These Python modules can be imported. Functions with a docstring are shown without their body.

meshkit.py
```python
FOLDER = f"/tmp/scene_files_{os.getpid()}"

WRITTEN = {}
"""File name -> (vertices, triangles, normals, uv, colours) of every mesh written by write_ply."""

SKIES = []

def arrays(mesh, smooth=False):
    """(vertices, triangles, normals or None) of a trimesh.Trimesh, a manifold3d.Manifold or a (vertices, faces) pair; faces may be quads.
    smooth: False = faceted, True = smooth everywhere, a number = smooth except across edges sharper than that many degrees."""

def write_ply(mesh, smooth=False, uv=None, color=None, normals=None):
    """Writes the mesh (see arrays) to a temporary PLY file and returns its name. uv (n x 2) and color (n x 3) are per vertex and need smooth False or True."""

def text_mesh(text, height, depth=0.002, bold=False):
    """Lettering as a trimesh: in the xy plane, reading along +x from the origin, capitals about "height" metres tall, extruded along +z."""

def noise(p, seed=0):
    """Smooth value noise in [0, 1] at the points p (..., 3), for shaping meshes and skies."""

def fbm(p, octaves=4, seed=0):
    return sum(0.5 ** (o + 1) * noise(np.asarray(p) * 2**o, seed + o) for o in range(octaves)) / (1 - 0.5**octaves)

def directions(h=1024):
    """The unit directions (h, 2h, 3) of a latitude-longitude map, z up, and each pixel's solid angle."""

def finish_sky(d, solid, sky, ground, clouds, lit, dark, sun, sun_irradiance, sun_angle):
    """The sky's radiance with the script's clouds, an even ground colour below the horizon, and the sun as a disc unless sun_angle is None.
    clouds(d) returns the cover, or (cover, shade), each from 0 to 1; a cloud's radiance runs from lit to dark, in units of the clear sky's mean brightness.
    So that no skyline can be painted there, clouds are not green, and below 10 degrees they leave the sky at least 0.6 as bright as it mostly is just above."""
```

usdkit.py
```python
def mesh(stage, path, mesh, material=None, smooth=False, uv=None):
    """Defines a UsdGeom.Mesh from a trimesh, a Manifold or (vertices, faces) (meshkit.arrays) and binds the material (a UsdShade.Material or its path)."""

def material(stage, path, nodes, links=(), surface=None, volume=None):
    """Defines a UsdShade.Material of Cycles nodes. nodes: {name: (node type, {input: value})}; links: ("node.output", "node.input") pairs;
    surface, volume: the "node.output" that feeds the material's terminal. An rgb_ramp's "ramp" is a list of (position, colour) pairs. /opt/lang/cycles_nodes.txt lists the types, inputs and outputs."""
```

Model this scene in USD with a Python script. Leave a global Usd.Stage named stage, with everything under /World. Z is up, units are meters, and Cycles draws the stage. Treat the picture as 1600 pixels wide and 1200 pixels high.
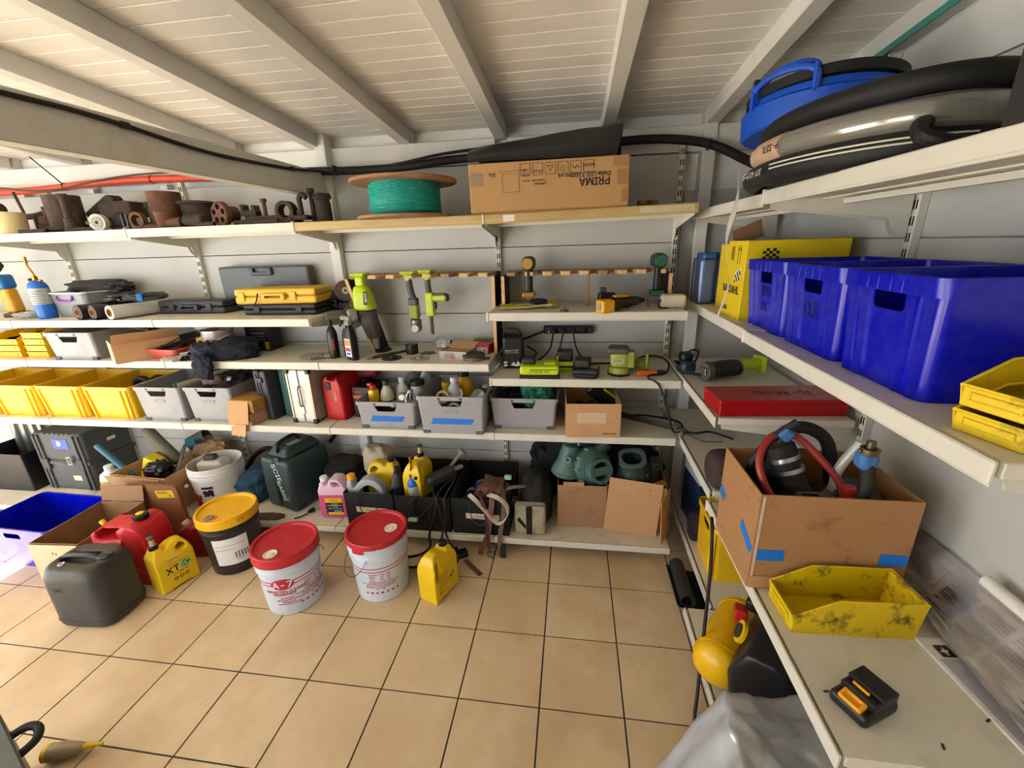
import math, random
import numpy as np, trimesh, manifold3d as m3
from shapely.geometry import Polygon, LineString, Point, box as sbox
from shapely.ops import unary_union
import usdkit, meshkit
from pxr import Usd, UsdGeom, UsdLux, UsdShade, Gf, Sdf
from scipy.spatial.transform import Rotation as SR

stage = Usd.Stage.CreateInMemory()
UsdGeom.SetStageUpAxis(stage, 'Z'); UsdGeom.SetStageMetersPerUnit(stage, 1.0)
UsdGeom.Xform.Define(stage, '/World'); UsdGeom.Scope.Define(stage, '/World/Looks')
random.seed(7); RNG = np.random.default_rng(7)

# ---------------------------------------------------------------- camera
cam = UsdGeom.Camera.Define(stage, '/World/camera')
_M = SR.from_euler('zxz', [-0.0306, 1.2534, 0.1466]).as_matrix()
_m = np.eye(4); _m[:3, :3] = _M.T; _m[3, :3] = (0.7764, -1.2483, 1.7695)
cam.AddTransformOp().Set(Gf.Matrix4d(*_m.ravel().tolist()))
cam.CreateHorizontalApertureAttr(36.0); cam.CreateVerticalApertureAttr(27.0)
cam.CreateFocalLengthAttr(36.0 * 668.67 / 1600.0)
cam.CreateClippingRangeAttr((0.02, 500.0))
cam.CreateExposureAttr(0.02)

# ---------------------------------------------------------------- daylight: sun and sky outside the open left side and the open front
def lin(h):
    h = h.lstrip('#'); c = np.array([int(h[i:i + 2], 16) for i in (0, 2, 4)]) / 255.0
    return tuple(float(x) for x in np.where(c <= 0.04045, c / 12.92, ((c + 0.055) / 1.055) ** 2.4))
sun = UsdLux.DistantLight.Define(stage, '/World/sun')
sun.CreateIntensityAttr(9.0); sun.CreateNormalizeAttr(True); sun.CreateAngleAttr(0.53); sun.CreateColorAttr(Gf.Vec3f(0.94, 0.98, 1.0))
def aim(prim, d):
    d = np.array(d, float); d /= np.linalg.norm(d); z = -d; x = np.cross([0, 1, 0.02], z); x /= np.linalg.norm(x); y = np.cross(z, x)
    m = np.eye(4); m[0, :3] = x; m[1, :3] = y; m[2, :3] = z
    prim.AddTransformOp().Set(Gf.Matrix4d(*m.ravel().tolist()))
aim(sun, (0.69, 0.02, -0.719))
sky = UsdLux.DomeLight.Define(stage, '/World/sky')
sky.CreateIntensityAttr(1.0)
SKY_GAIN = 5.0
# the dome: an even hazy daylight sky
usdkit.material(stage, '/World/Looks/sky_look', {'bg': ('background_shader', {'color': (0.84, 0.93, 1.05), 'strength': SKY_GAIN})}, [], surface='bg.background')
UsdShade.MaterialBindingAPI.Apply(sky.GetPrim()).Bind(UsdShade.Material.Get(stage, '/World/Looks/sky_look'))

# ---------------------------------------------------------------- materials
_mats = {}
def look(name, nodes, links, surface='p.BSDF'):
    if name not in _mats:
        _mats[name] = usdkit.material(stage, '/World/Looks/' + name, nodes, links, surface=surface)
    return _mats[name]
def plastic(name, col, rough=0.4, vary=0.12, scale=6.0, metal=0.0, dirt=0.0, dirtcol='#3a3026', dscale=9.0, bump=0.0, bscale=60.0, coat=0.0, sub=0.0, trans=0.0, dpos=(0.52, 0.68), sheen=0.0):
    """A solid material: base colour with a soft tonal variation, optional stains with a shape of their own, optional fine relief."""
    if name in _mats: return _mats[name]
    c = np.array(lin(col) if isinstance(col, str) else col)
    n = {'tc': ('texture_coordinate', {}), 'n1': ('noise_texture', {'scale': scale, 'detail': 4.0, 'roughness': 0.6}),
         'r1': ('rgb_ramp', {'ramp': [(0.3, tuple(c * (1 - vary))), (0.7, tuple(np.minimum(c * (1 + vary * 0.6), 1)))]}),
         'p': ('principled_bsdf', {'roughness': rough, 'metallic': metal, 'coat_weight': coat, 'transmission_weight': trans, 'sheen_weight': sheen})}
    l = [('tc.object', 'n1.vector'), ('n1.fac', 'r1.fac')]
    out = 'r1.color'
    if dirt > 0:
        n['n2'] = ('noise_texture', {'scale': dscale, 'detail': 6.0, 'roughness': 0.7})
        n['r2'] = ('rgb_ramp', {'ramp': [(dpos[0], (0, 0, 0)), (dpos[1], (dirt,) * 3)]})
        n['mx'] = ('mix', {'color2': lin(dirtcol)})
        l += [('tc.object', 'n2.vector'), ('n2.fac', 'r2.fac'), ('r2.color', 'mx.fac'), ('r1.color', 'mx.color1')]
        out = 'mx.color'
    l.append((out, 'p.base_color'))
    if bump > 0:
        n['n3'] = ('noise_texture', {'scale': bscale, 'detail': 5.0, 'roughness': 0.6})
        n['b'] = ('bump', {'strength': bump, 'distance': 0.004})
        l += [('tc.object', 'n3.vector'), ('n3.fac', 'b.height'), ('b.normal', 'p.normal')]
    if dirt > 0:
        n['mr'] = ('map_range', {'from_min': 0.4, 'from_max': 0.8, 'to_min': rough, 'to_max': min(1, rough + 0.25), 'clamp': True})
        l += [('n2.fac', 'mr.value'), ('mr.result', 'p.roughness')]
    return look(name, n, l)
def wood(name, c1, c2, rot=(0, 0, 0), scale=(2, 40, 40), rough=0.6):
    if name in _mats: return _mats[name]
    n = {'tc': ('texture_coordinate', {}), 'mp': ('mapping', {'scale': scale, 'rotation': rot}), 'n1': ('noise_texture', {'scale': 1.5, 'detail': 6.0, 'roughness': 0.65, 'distortion': 0.6}),
         'r1': ('rgb_ramp', {'ramp': [(0.3, lin(c1)), (0.7, lin(c2))]}), 'p': ('principled_bsdf', {'roughness': rough}), 'b': ('bump', {'strength': 0.2, 'distance': 0.002})}
    l = [('tc.object', 'mp.vector'), ('mp.vector', 'n1.vector'), ('n1.fac', 'r1.fac'), ('r1.color', 'p.base_color'), ('n1.fac', 'b.height'), ('b.normal', 'p.normal')]
    return look(name, n, l)
def clearfilm(name, tint=(1, 1, 1), gloss=0.06, rough=0.15, haze=0.12, hazecol=(0.8, 0.82, 0.85)):
    """Thin clear or milky plastic film."""
    n = {'t': ('transparent_bsdf', {'color': tint}), 'g': ('glossy_bsdf', {'roughness': rough, 'color': (1, 1, 1)}), 'd': ('principled_bsdf', {'base_color': hazecol, 'roughness': 0.35}),
         'f': ('fresnel', {'IOR': 1.45}), 'ma': ('math', {'math_type': 'multiply_add', 'value2': 1.0, 'value3': gloss}), 'm1': ('mix_closure', {}), 'm2': ('mix_closure', {'fac': haze})}
    l = [('f.fac', 'ma.value1'), ('ma.value', 'm1.fac'), ('t.BSDF', 'm1.closure1'), ('g.BSDF', 'm1.closure2'), ('m1.closure', 'm2.closure1'), ('d.BSDF', 'm2.closure2')]
    return look(name, n, l, surface='m2.closure')

# ---------------------------------------------------------------- shapes (all return trimesh)
TM = trimesh.Trimesh
def cat(*ms):
    out = []
    for m in ms: out += list(m) if isinstance(m, (list, tuple)) else [m]
    return trimesh.util.concatenate(out)
def tri(man):
    m = man.to_mesh(); return TM(m.vert_properties[:, :3], m.tri_verts, process=False)
def man(t):
    t = t.copy(); t.merge_vertices()
    return m3.Manifold(m3.Mesh(np.asarray(t.vertices, np.float32), np.asarray(t.faces, np.uint32)))
def T(m, loc=(0, 0, 0), rot=(0, 0, 0), s=None):
    m = m.copy()
    if s is not None: m.apply_scale(s)
    M = np.eye(4); M[:3, :3] = SR.from_euler('xyz', rot, degrees=True).as_matrix(); M[:3, 3] = loc
    m.apply_transform(M); return m
def hull(pts): return trimesh.convex.convex_hull(np.asarray(pts, float))
def cham(w, d, h, c=0.004, top=1.0, z0=0.0):
    """Chamfered box standing on z0, tapered to top x its footprint at the top."""
    p = []
    for k, (z, s) in enumerate(((0, 1.0), (h, top))):
        e = c if k == 0 else -c
        for x in (-1, 1):
            for y in (-1, 1):
                X, Y = x * w / 2 * s, y * d / 2 * s
                p += [(X - x * c, Y - y * c, z), (X, Y - y * c, z + e), (X - x * c, Y, z + e)]
    m = hull(p); m.apply_translation((0, 0, z0)); return m
def rb(w, d, h, r=0.01, seg=8, z0=0.0, top=1.0):
    """Rounded box standing on z0."""
    r = min(r, w / 2 - 1e-4, d / 2 - 1e-4, h / 2 - 1e-4)
    s = trimesh.creation.icosphere(subdivisions=2 if seg > 6 else 1, radius=r).vertices
    p = []
    for x in (-1, 1):
        for y in (-1, 1):
            p.append(s + (x * (w / 2 - r), y * (d / 2 - r), r)); p.append(s + (x * (w / 2 * top - r), y * (d / 2 * top - r), h - r))
    m = hull(np.vstack(p)); m.apply_translation((0, 0, z0)); return m
def lathe(prof, n=32):
    """Closed profile [(r, z), ...] from axis to axis (or a ring) turned about z."""
    prof = np.asarray(prof, float)
    a = np.arange(n) * 2 * np.pi / n; k = len(prof)
    v = np.stack([np.outer(np.cos(a), prof[:, 0]), np.outer(np.sin(a), prof[:, 0]), np.tile(prof[:, 1], (n, 1))], -1).reshape(-1, 3)
    f = []
    for i in range(n):
        j = (i + 1) % n
        for q in range(k - 1):
            A, B_, C_, D = i * k + q, j * k + q, j * k + q + 1, i * k + q + 1
            if prof[q, 0] > 1e-9: f.append((A, B_, C_))
            if prof[q + 1, 0] > 1e-9: f.append((A, C_, D))
    m = TM(v, f, process=False); m.merge_vertices(); m.remove_unreferenced_vertices(); return m
def cyl(r, h, n=24, r2=None, c=0.0, z0=0.0):
    r2 = r if r2 is None else r2
    if c: m = lathe([(0, 0), (r - c, 0), (r, c), (r2, h - c), (r2 - c, h), (0, h)], n)
    else: m = lathe([(0, 0), (r, 0), (r2, h), (0, h)], n)
    m.apply_translation((0, 0, z0)); return m
def ring(ro, ri, h, n=32, z0=0.0):
    m = lathe([(ri, 0), (ro, 0), (ro, h), (ri, h), (ri, 0)], n); m.apply_translation((0, 0, z0)); return m
def spline(pts, n=8, closed=False):
    p = np.asarray(pts, float)
    if len(p) < 3: return p
    q = np.vstack([p[-1], p, p[0], p[1]]) if closed else np.vstack([2 * p[0] - p[1], p, 2 * p[-1] - p[-2]])
    out, t = [], np.linspace(0, 1, n, endpoint=False)[:, None]
    for i in range(1, len(q) - 2):
        a, b, c, d = q[i - 1], q[i], q[i + 1], q[i + 2]
        out.append(0.5 * (2 * b + (c - a) * t + (2 * a - 5 * b + 4 * c - d) * t ** 2 + (3 * b - a - 3 * c + d) * t ** 3))
    if not closed: out.append(p[-1:])
    return np.vstack(out)
def sweep(path, sect, closed=False, up=(0, 0, 1), scale=None):
    """Sweeps the 2-D section (k x 2) along the path with parallel transport; capped when open."""
    p = np.asarray(path, float); k = len(sect); n = len(p)
    t = (np.roll(p, -1, 0) - np.roll(p, 1, 0)) if closed else np.gradient(p, axis=0)
    t /= np.linalg.norm(t, axis=1, keepdims=True) + 1e-12
    u = np.cross(t[0], up)
    if np.linalg.norm(u) < 1e-3: u = np.cross(t[0], (0, 1, 0.3))
    u /= np.linalg.norm(u); U = []
    for i in range(n):
        u = u - t[i] * (u @ t[i]); u /= np.linalg.norm(u) + 1e-12; U.append(u)
    U = np.array(U)
    if closed:
        w = np.cross(t[0], U[0]); e = U[-1] - t[0] * (U[-1] @ t[0]); ang = math.atan2(e @ w, e @ U[0])
        for i in range(n):
            q = -ang * i / n; U[i] = U[i] * math.cos(q) + np.cross(t[i], U[i]) * math.sin(q)
    W = np.cross(t, U); s = np.asarray(sect, float); sc = np.ones(n) if scale is None else np.asarray(scale)
    v = (p[:, None] + sc[:, None, None] * (s[None, :, :1] * U[:, None] + s[None, :, 1:] * W[:, None])).reshape(-1, 3)
    f = []
    for i in range(n if closed else n - 1):
        j = (i + 1) % n
        for a in range(k):
            b = (a + 1) % k; f += [(i * k + a, i * k + b, j * k + b), (i * k + a, j * k + b, j * k + a)]
    if not closed:
        v = np.vstack([v, p[:1], p[-1:]])
        for a in range(k):
            b = (a + 1) % k; f += [(n * k, b, a), (n * k + 1, (n - 1) * k + a, (n - 1) * k + b)]
    return TM(v, f, process=False)
def circ(r, n=8): a = np.arange(n) * 2 * np.pi / n; return np.stack([np.cos(a), np.sin(a)], 1) * r
def tub(pts, r, n=8, m=6, closed=False, smooth=True, scale=None):
    return sweep(spline(pts, m, closed) if smooth else np.asarray(pts, float), circ(r, n), closed, scale=scale)
def strap(pts, w, t, m=6, up=(0, 0, 1), closed=False, wd=None):
    if wd is not None:
        p = spline(pts, m); t_ = np.gradient(p, axis=0); t_ /= np.linalg.norm(t_, axis=1, keepdims=True); u = np.asarray(wd, float) - t_ * (t_ @ np.asarray(wd, float))[:, None]; u /= np.linalg.norm(u, axis=1, keepdims=True) + 1e-9; n_ = np.cross(t_, u)
        return sheet(np.stack([p + u * w * k for k in (-0.5, 0, 0.5)], 1), t)
    return sweep(spline(pts, m, closed), [(-w / 2, -t / 2), (w / 2, -t / 2), (w / 2, t / 2), (-w / 2, t / 2)], closed, up)
def ext(poly, h, loc=(0, 0, 0), rot=(0, 0, 0)):
    """Extrudes a polygon (shapely or point list) along +z, then rotates and moves it."""
    if not hasattr(poly, 'exterior') and not hasattr(poly, 'geoms'): poly = Polygon(poly)
    ms = [trimesh.creation.extrude_polygon(g, h, engine='earcut') for g in getattr(poly, 'geoms', [poly])]
    return T(cat(ms), loc, rot)
def rrect(w, h, r, cx=0, cy=0): return sbox(cx - w / 2 + r, cy - h / 2 + r, cx + w / 2 - r, cy + h / 2 - r).buffer(r, 4)
def lump(w, d, h, seed=0, amp=0.18, freq=3.0, sub=3, flat=0.12, sq=0.7):
    """A soft irregular heap standing on z = 0 (cloth, bag, foam)."""
    m = trimesh.creation.icosphere(subdivisions=sub); v = np.array(m.vertices)
    v = np.sign(v) * np.abs(v) ** sq
    v *= 1 + amp * 2 * (meshkit.fbm(v * freq + 31.7 * seed + 5, 4, seed) - 0.5)[:, None]
    v[:, 2] = np.maximum(v[:, 2], -1 + flat * 2)
    v -= v.min(0); v /= v.max(0); v = (v - (0.5, 0.5, 0)) * (w, d, h)
    return TM(v, m.faces, process=False)
def sheet(P, th=0.002):
    """A grid of points (n, m, 3) as a thin solid sheet."""
    P = np.asarray(P, float); n, m = P.shape[:2]
    du = np.gradient(P, axis=0); dv = np.gradient(P, axis=1); N = np.cross(du, dv); N /= np.linalg.norm(N, axis=-1, keepdims=True) + 1e-12
    v = np.vstack([(P + N * th / 2).reshape(-1, 3), (P - N * th / 2).reshape(-1, 3)]); o = n * m; f = []
    i, j = np.meshgrid(np.arange(n - 1), np.arange(m - 1), indexing='ij'); a = (i * m + j).ravel(); b = a + m; c = b + 1; d = a + 1
    f = [np.stack([a, b, c], 1), np.stack([a, c, d], 1), np.stack([a, c, b], 1) + o, np.stack([a, d, c], 1) + o]
    rim = [k for k in range(m)] + [k * m + m - 1 for k in range(1, n)] + [(n - 1) * m + k for k in range(m - 2, -1, -1)] + [k * m for k in range(n - 2, 0, -1)]
    for x, y in zip(rim, rim[1:] + rim[:1]): f.append(np.array([[x, y, y + o], [x, y + o, x + o]]))
    return TM(v, np.vstack(f), process=False)
def tray(w, d, h, t=0.004, top=1.08, r=0.02, floor=None):
    """Open tapered container with rounded vertical corners; w x d at the top."""
    def lv(s, z, e=0): p = np.array(rrect(w * s - 2 * e, d * s - 2 * e, max(r - e, 0.002)).exterior.coords[:-1]); return np.c_[p, np.full(len(p), z)]
    a = hull(np.vstack([lv(1 / top, 0), lv(1, h)])); b = hull(np.vstack([lv(1 / top, t if floor is None else floor, t), lv(1, h + 0.001, t)]))
    return tri(man(a) - man(b))
def cut(a, *bs):
    A = man(a)
    for b in bs: A = A - man(b)
    return tri(A)
def txt(s, h, loc=(0, 0, 0), rot=(90, 0, 0), depth=0.0008, bold=False, center=True, sx=1.0):
    """Lettering; rot (90, 0, 0) stands it upright facing -y."""
    m = meshkit.text_mesh(s, h, depth, bold)
    if center: m.apply_translation((-(m.bounds[0, 0] + m.bounds[1, 0]) / 2, 0, 0))
    m.apply_scale((sx, 1, 1)); return T(m, loc, rot)
def wrap(m, R, z=0.0, ang=-90.0, slope=0.0):
    """Bends flat lettering (xy plane, +z out) round a vertical cylinder or cone of radius R (at z) centred at angle ang (degrees)."""
    m = m.subdivide_to_size(0.02); v = np.array(m.vertices); r = R + v[:, 2] + slope * v[:, 1]; a = np.radians(ang) + v[:, 0] / R
    m.vertices = np.stack([r * np.cos(a), r * np.sin(a), z + v[:, 1]], 1); return m
def flat(s, h, depth=0.0008, bold=False): 
    m = meshkit.text_mesh(s, h, depth, bold); m.apply_translation((-(m.bounds[0, 0] + m.bounds[1, 0]) / 2, 0, 0)); return m
def patch(w, h, t=0.0008): return T(trimesh.creation.box((w, h, t)), (0, 0, t / 2))

# ---------------------------------------------------------------- naming, parenting, describing
_count = {}
def _path(parent, name):
    k = (parent, name); n = _count.get(k, 0); _count[k] = n + 1
    return f'{parent}/{name}' + (f'_{n:03d}' if n else '')
def tag(p, label=None, category=None, group=None, kind=None):
    for k, v in (('label', label), ('category', category), ('group', group), ('kind', kind)):
        if v: p.SetCustomDataByKey(k, v)
def place(x, loc, rot):
    x.AddTranslateOp().Set(Gf.Vec3d(*map(float, loc))); x.AddRotateXYZOp().Set(Gf.Vec3f(*map(float, rot)))
def thing(name, label, category, loc=(0, 0, 0), rz=0, rot=None, group=None, kind=None):
    p = _path('/World', name); x = UsdGeom.Xform.Define(stage, p); place(x, loc, rot if rot is not None else (0, 0, rz))
    tag(x.GetPrim(), label, category, group, kind); return p
def part(parent, name, mesh, mat, label=None, smooth=35, kind=None):
    p = _path(parent, name); m = usdkit.mesh(stage, p, mesh, mat, smooth); tag(m.GetPrim(), label, kind=kind); return p
def solo(name, mesh, mat, label, category, loc=(0, 0, 0), rz=0, rot=None, group=None, kind=None, smooth=35):
    p = _path('/World', name); m = usdkit.mesh(stage, p, mesh, mat, smooth); place(m, loc, rot if rot is not None else (0, 0, rz))
    tag(m.GetPrim(), label, category, group, kind); return p
def dup(src, label, loc, rz=0, rot=None, group=None):
    base = src.rsplit('/', 1)[1]
    while base[-4:-3] == '_' and base[-3:].isdigit(): base = base[:-4]
    p = _path('/World', base); x = UsdGeom.Xform.Define(stage, p); x.GetPrim().GetReferences().AddInternalReference(src)
    was = stage.GetPrimAtPath(src).GetCustomData()
    x.GetPrim().SetInstanceable(True)
    x.GetPrim().GetAttribute('xformOp:translate').Set(Gf.Vec3d(*map(float, loc)))
    x.GetPrim().GetAttribute('xformOp:rotateXYZ').Set(Gf.Vec3f(*map(float, rot if rot is not None else (0, 0, rz))))
    tag(x.GetPrim(), label, was.get('category'), group or was.get('group')); return p
# ---------------------------------------------------------------- the setting
TS = 0.333
def tile_look(i):
    c1, c2 = [('#dfc7a3', '#d2b68e'), ('#e2cba8', '#d4b992'), ('#dcc39e', '#cfb38a')][i]
    n = {'g': ('geometry', {}), 'n1': ('noise_texture', {'scale': 5.0, 'detail': 6.0, 'roughness': 0.62}), 'r1': ('rgb_ramp', {'ramp': [(0.32, lin(c2)), (0.66, lin(c1))]}),
         'n2': ('noise_texture', {'scale': 55.0, 'detail': 3.0, 'roughness': 0.7}), 'r2': ('rgb_ramp', {'ramp': [(0.66, (0, 0, 0)), (0.76, (0.55,) * 3)]}), 'mx': ('mix', {'color2': lin('#6b5238')}),
         'n4': ('noise_texture', {'scale': 2.2, 'detail': 3.0}), 'r4': ('rgb_ramp', {'ramp': [(0.45, (0, 0, 0)), (0.75, (0.4,) * 3)]}), 'm4': ('mix', {'color2': lin('#a98a66')}),
         'b': ('bump', {'strength': 0.08, 'distance': 0.002}), 'p': ('principled_bsdf', {'roughness': 0.42})}
    l = [('g.position', 'n1.vector'), ('g.position', 'n2.vector'), ('g.position', 'n4.vector'), ('n1.fac', 'r1.fac'), ('n2.fac', 'r2.fac'), ('n4.fac', 'r4.fac'), ('r1.color', 'm4.color1'), ('r4.color', 'm4.fac'),
         ('m4.color', 'mx.color1'), ('r2.color', 'mx.fac'), ('mx.color', 'p.base_color'), ('n2.fac', 'b.height'), ('b.normal', 'p.normal')]
    return look(f'floor_tile_look_{i}', n, l)
grout = plastic('grout_look', '#4b4741', 0.85, 0.2, 30)
PAINT = plastic('white_painted_wood', '#dcd9d2', 0.5, 0.05, 4, dirt=0.18, dirtcol='#9a9184', dscale=3.5, dpos=(0.55, 0.75), bump=0.08, bscale=25)
PLANK = [plastic(f'white_painted_plank_{i}', c, 0.5, 0.06, 5, dirt=0.15, dirtcol='#a39b8f', dscale=5, dpos=(0.56, 0.75), bump=0.1, bscale=18) for i, c in enumerate(('#e6e2db', '#e0dcd5', '#e9e6df'))]
STEEL = plastic('cream_white_steel', '#d6d2c4', 0.38, 0.04, 5, dirt=0.22, dirtcol='#8d8473', dscale=7, dpos=(0.58, 0.74))
SHELF = plastic('shelf_top_steel', '#dcd6c5', 0.42, 0.05, 6, dirt=0.22, dirtcol='#6e6352', dscale=9, dpos=(0.54, 0.74))
PANEL = plastic('back_panel_steel', '#bebdb7', 0.42, 0.03, 3, dirt=0.12, dirtcol='#8f8a80', dscale=4, dpos=(0.56, 0.76))
SLOT = plastic('slot_dark', '#1d1c1a', 0.8, 0.1)
YSTRIP = wood('yellowed_price_strip', '#c9b077', '#b2955a', scale=(2, 20, 30), rough=0.45)

floor = thing('floor', 'beige ceramic tiled floor with dark grey joints', 'floor', kind='structure')
part(floor, 'grout_bed', T(trimesh.creation.box((7.2, 6.6, 0.05)), (-1.7, -1.75, -0.029)), grout)
far = []
for i in range(-15, 6):
    for j in range(-15, 5):
        x, y = i * TS + TS / 2, j * TS + TS / 2 - 0.0286
        w = TS - 0.0065
        xe = min(x + w / 2, 1.915); 
        if xe - (x - w / 2) < 0.02: continue
        m = T(cham(xe - (x - w / 2), w, 0.012, 0.0005), ((xe + x - w / 2) / 2, y, -0.012 + random.uniform(-0.0004, 0.0004)))
        if -10 <= i and j >= -4 and (x > -3.2 + 0.6 * max(0, -j)): part(floor, 'tile', m, tile_look(random.randrange(3)), smooth=False)
        else: far.append(m)
part(floor, 'tile_field', cat(far), tile_look(0), kind='stuff', smooth=False)

# outside ground, seen by the light only
solo('ground', T(trimesh.creation.box((60, 60, 0.2)), (-1.5, 0, -0.17)), plastic('concrete_yard', '#c4c0b8', 0.9, 0.1, 1.0), 'pale concrete yard outside the open sides', 'ground', kind='structure')

# back wall: boards and timber frame behind the steel panels
U0, DB = 0.3333, 1.40
wb = thing('wall_back', 'white back wall of steel panels with painted timber above', 'wall', kind='structure')
for j, (z0, z1) in enumerate(((0, 1.2), (1.2, 2.02), (2.02, 2.205), (2.207, 2.62))):
    part(wb, 'board', T(trimesh.creation.box((6.5, 0.02, z1 - z0 - 0.003)), (-1.33, 1.475, (z0 + z1) / 2)), PLANK[j % 3], smooth=False)
for x0, x1 in ((-4.5, -0.72), (-0.66, 0.33), (0.40, 1.44), (1.50, 1.92)):
    part(wb, 'rail', T(cham(x1 - x0, 0.06, 0.125, 0.003), ((x0 + x1) / 2, 1.435, 2.205)), PAINT)
for x in (-2.93, -2.38, -1.83, -1.28, -0.18, 0.365, 0.93):
    part(wb, 'stud', T(cham(0.05, 0.05, 0.17, 0.003), (x, 1.44, 2.02)), PAINT)
    part(wb, 'stud', T(cham(0.05, 0.05, 0.10, 0.003), (x, 1.44, 2.3305)), PAINT)
for x in (-0.69, 1.47):
    part(wb, 'post', T(cham(0.065, 0.09, 2.42, 0.004), (x, 1.395 if x < 0 else 1.425, 0)), PAINT)
PJ = (0.0, 0.405, 0.79, 1.175, 1.36, 1.75, 2.16)
for k in range(-4, 1):
    for a, b in zip(PJ[:-1], PJ[1:]):
        b2 = 2.20 if (b == 2.16 and k >= -1) else b
        part(wb, 'panel', T(cham(0.985, 0.014, b2 - a - 0.0035, 0.0025), (U0 + k + 0.5, 1.398, a)), PANEL)
part(wb, 'corner_panel', T(trimesh.creation.box((0.52, 0.012, 2.0)), (1.64, 1.46, 1.02)), PANEL)

part(wb, 'backing', T(trimesh.creation.box((6.7, 0.05, 3.0)), (-1.33, 1.515, 1.45)), PLANK[1], smooth=False)

# right wall
wr = thing('wall_right', 'white right wall of steel panels with painted boards above', 'wall', kind='structure')
for j, (z0, z1) in enumerate(((0, 1.3), (1.3, 2.22), (2.223, 2.75))):
    part(wr, 'board', T(trimesh.creation.box((0.02, 4.8, z1 - z0 - 0.003)), (1.93, -0.92, (z0 + z1) / 2)), PLANK[j % 3], smooth=False)
for y0 in (0.41, -0.59, -1.59):
    for a, b in zip(PJ[:-1], PJ[1:]):
        part(wr, 'panel', T(cham(0.014, 0.985, b - a - 0.0035, 0.0025), (1.893, y0 + 0.5, a)), PANEL)
part(wr, 'backing', T(trimesh.creation.box((0.05, 5.0, 3.1)), (1.967, -0.95, 1.5)), PLANK[1], smooth=False)
for y in (1.36, 0.75, 0.15, -0.45, -1.05):
    part(wr, 'stud', T(cham(0.05, 0.05, 0.24, 0.003), (1.895, y, 2.165)), PAINT)

# left and front walls stand round the wide openings that let the daylight in
wl = thing('wall_left', 'white left wall round a wide open doorway', 'wall', kind='structure')
for (y0, y1, z0, z1) in ((0.40, 1.5, 0, 2.6), (-3.3, 0.40, 2.15, 3.0), (-3.3, -2.7, 0, 2.15)):
    part(wl, 'board', T(trimesh.creation.box((0.06, y1 - y0, z1 - z0)), (-4.53, (y0 + y1) / 2, (z0 + z1) / 2)), PLANK[0], smooth=False)
wf = thing('wall_front', 'white front wall round a wide open doorway', 'wall', kind='structure')
for (x0, x1, z0, z1) in ((-4.5, -3.9, 0, 3.0), (-0.9, 1.95, 0, 3.0), (-3.9, -0.9, 2.2, 3.0)):
    part(wf, 'board', T(trimesh.creation.box((x1 - x0, 0.06, z1 - z0)), ((x0 + x1) / 2, -3.3, (z0 + z1) / 2)), PLANK[1], smooth=False)

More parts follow.
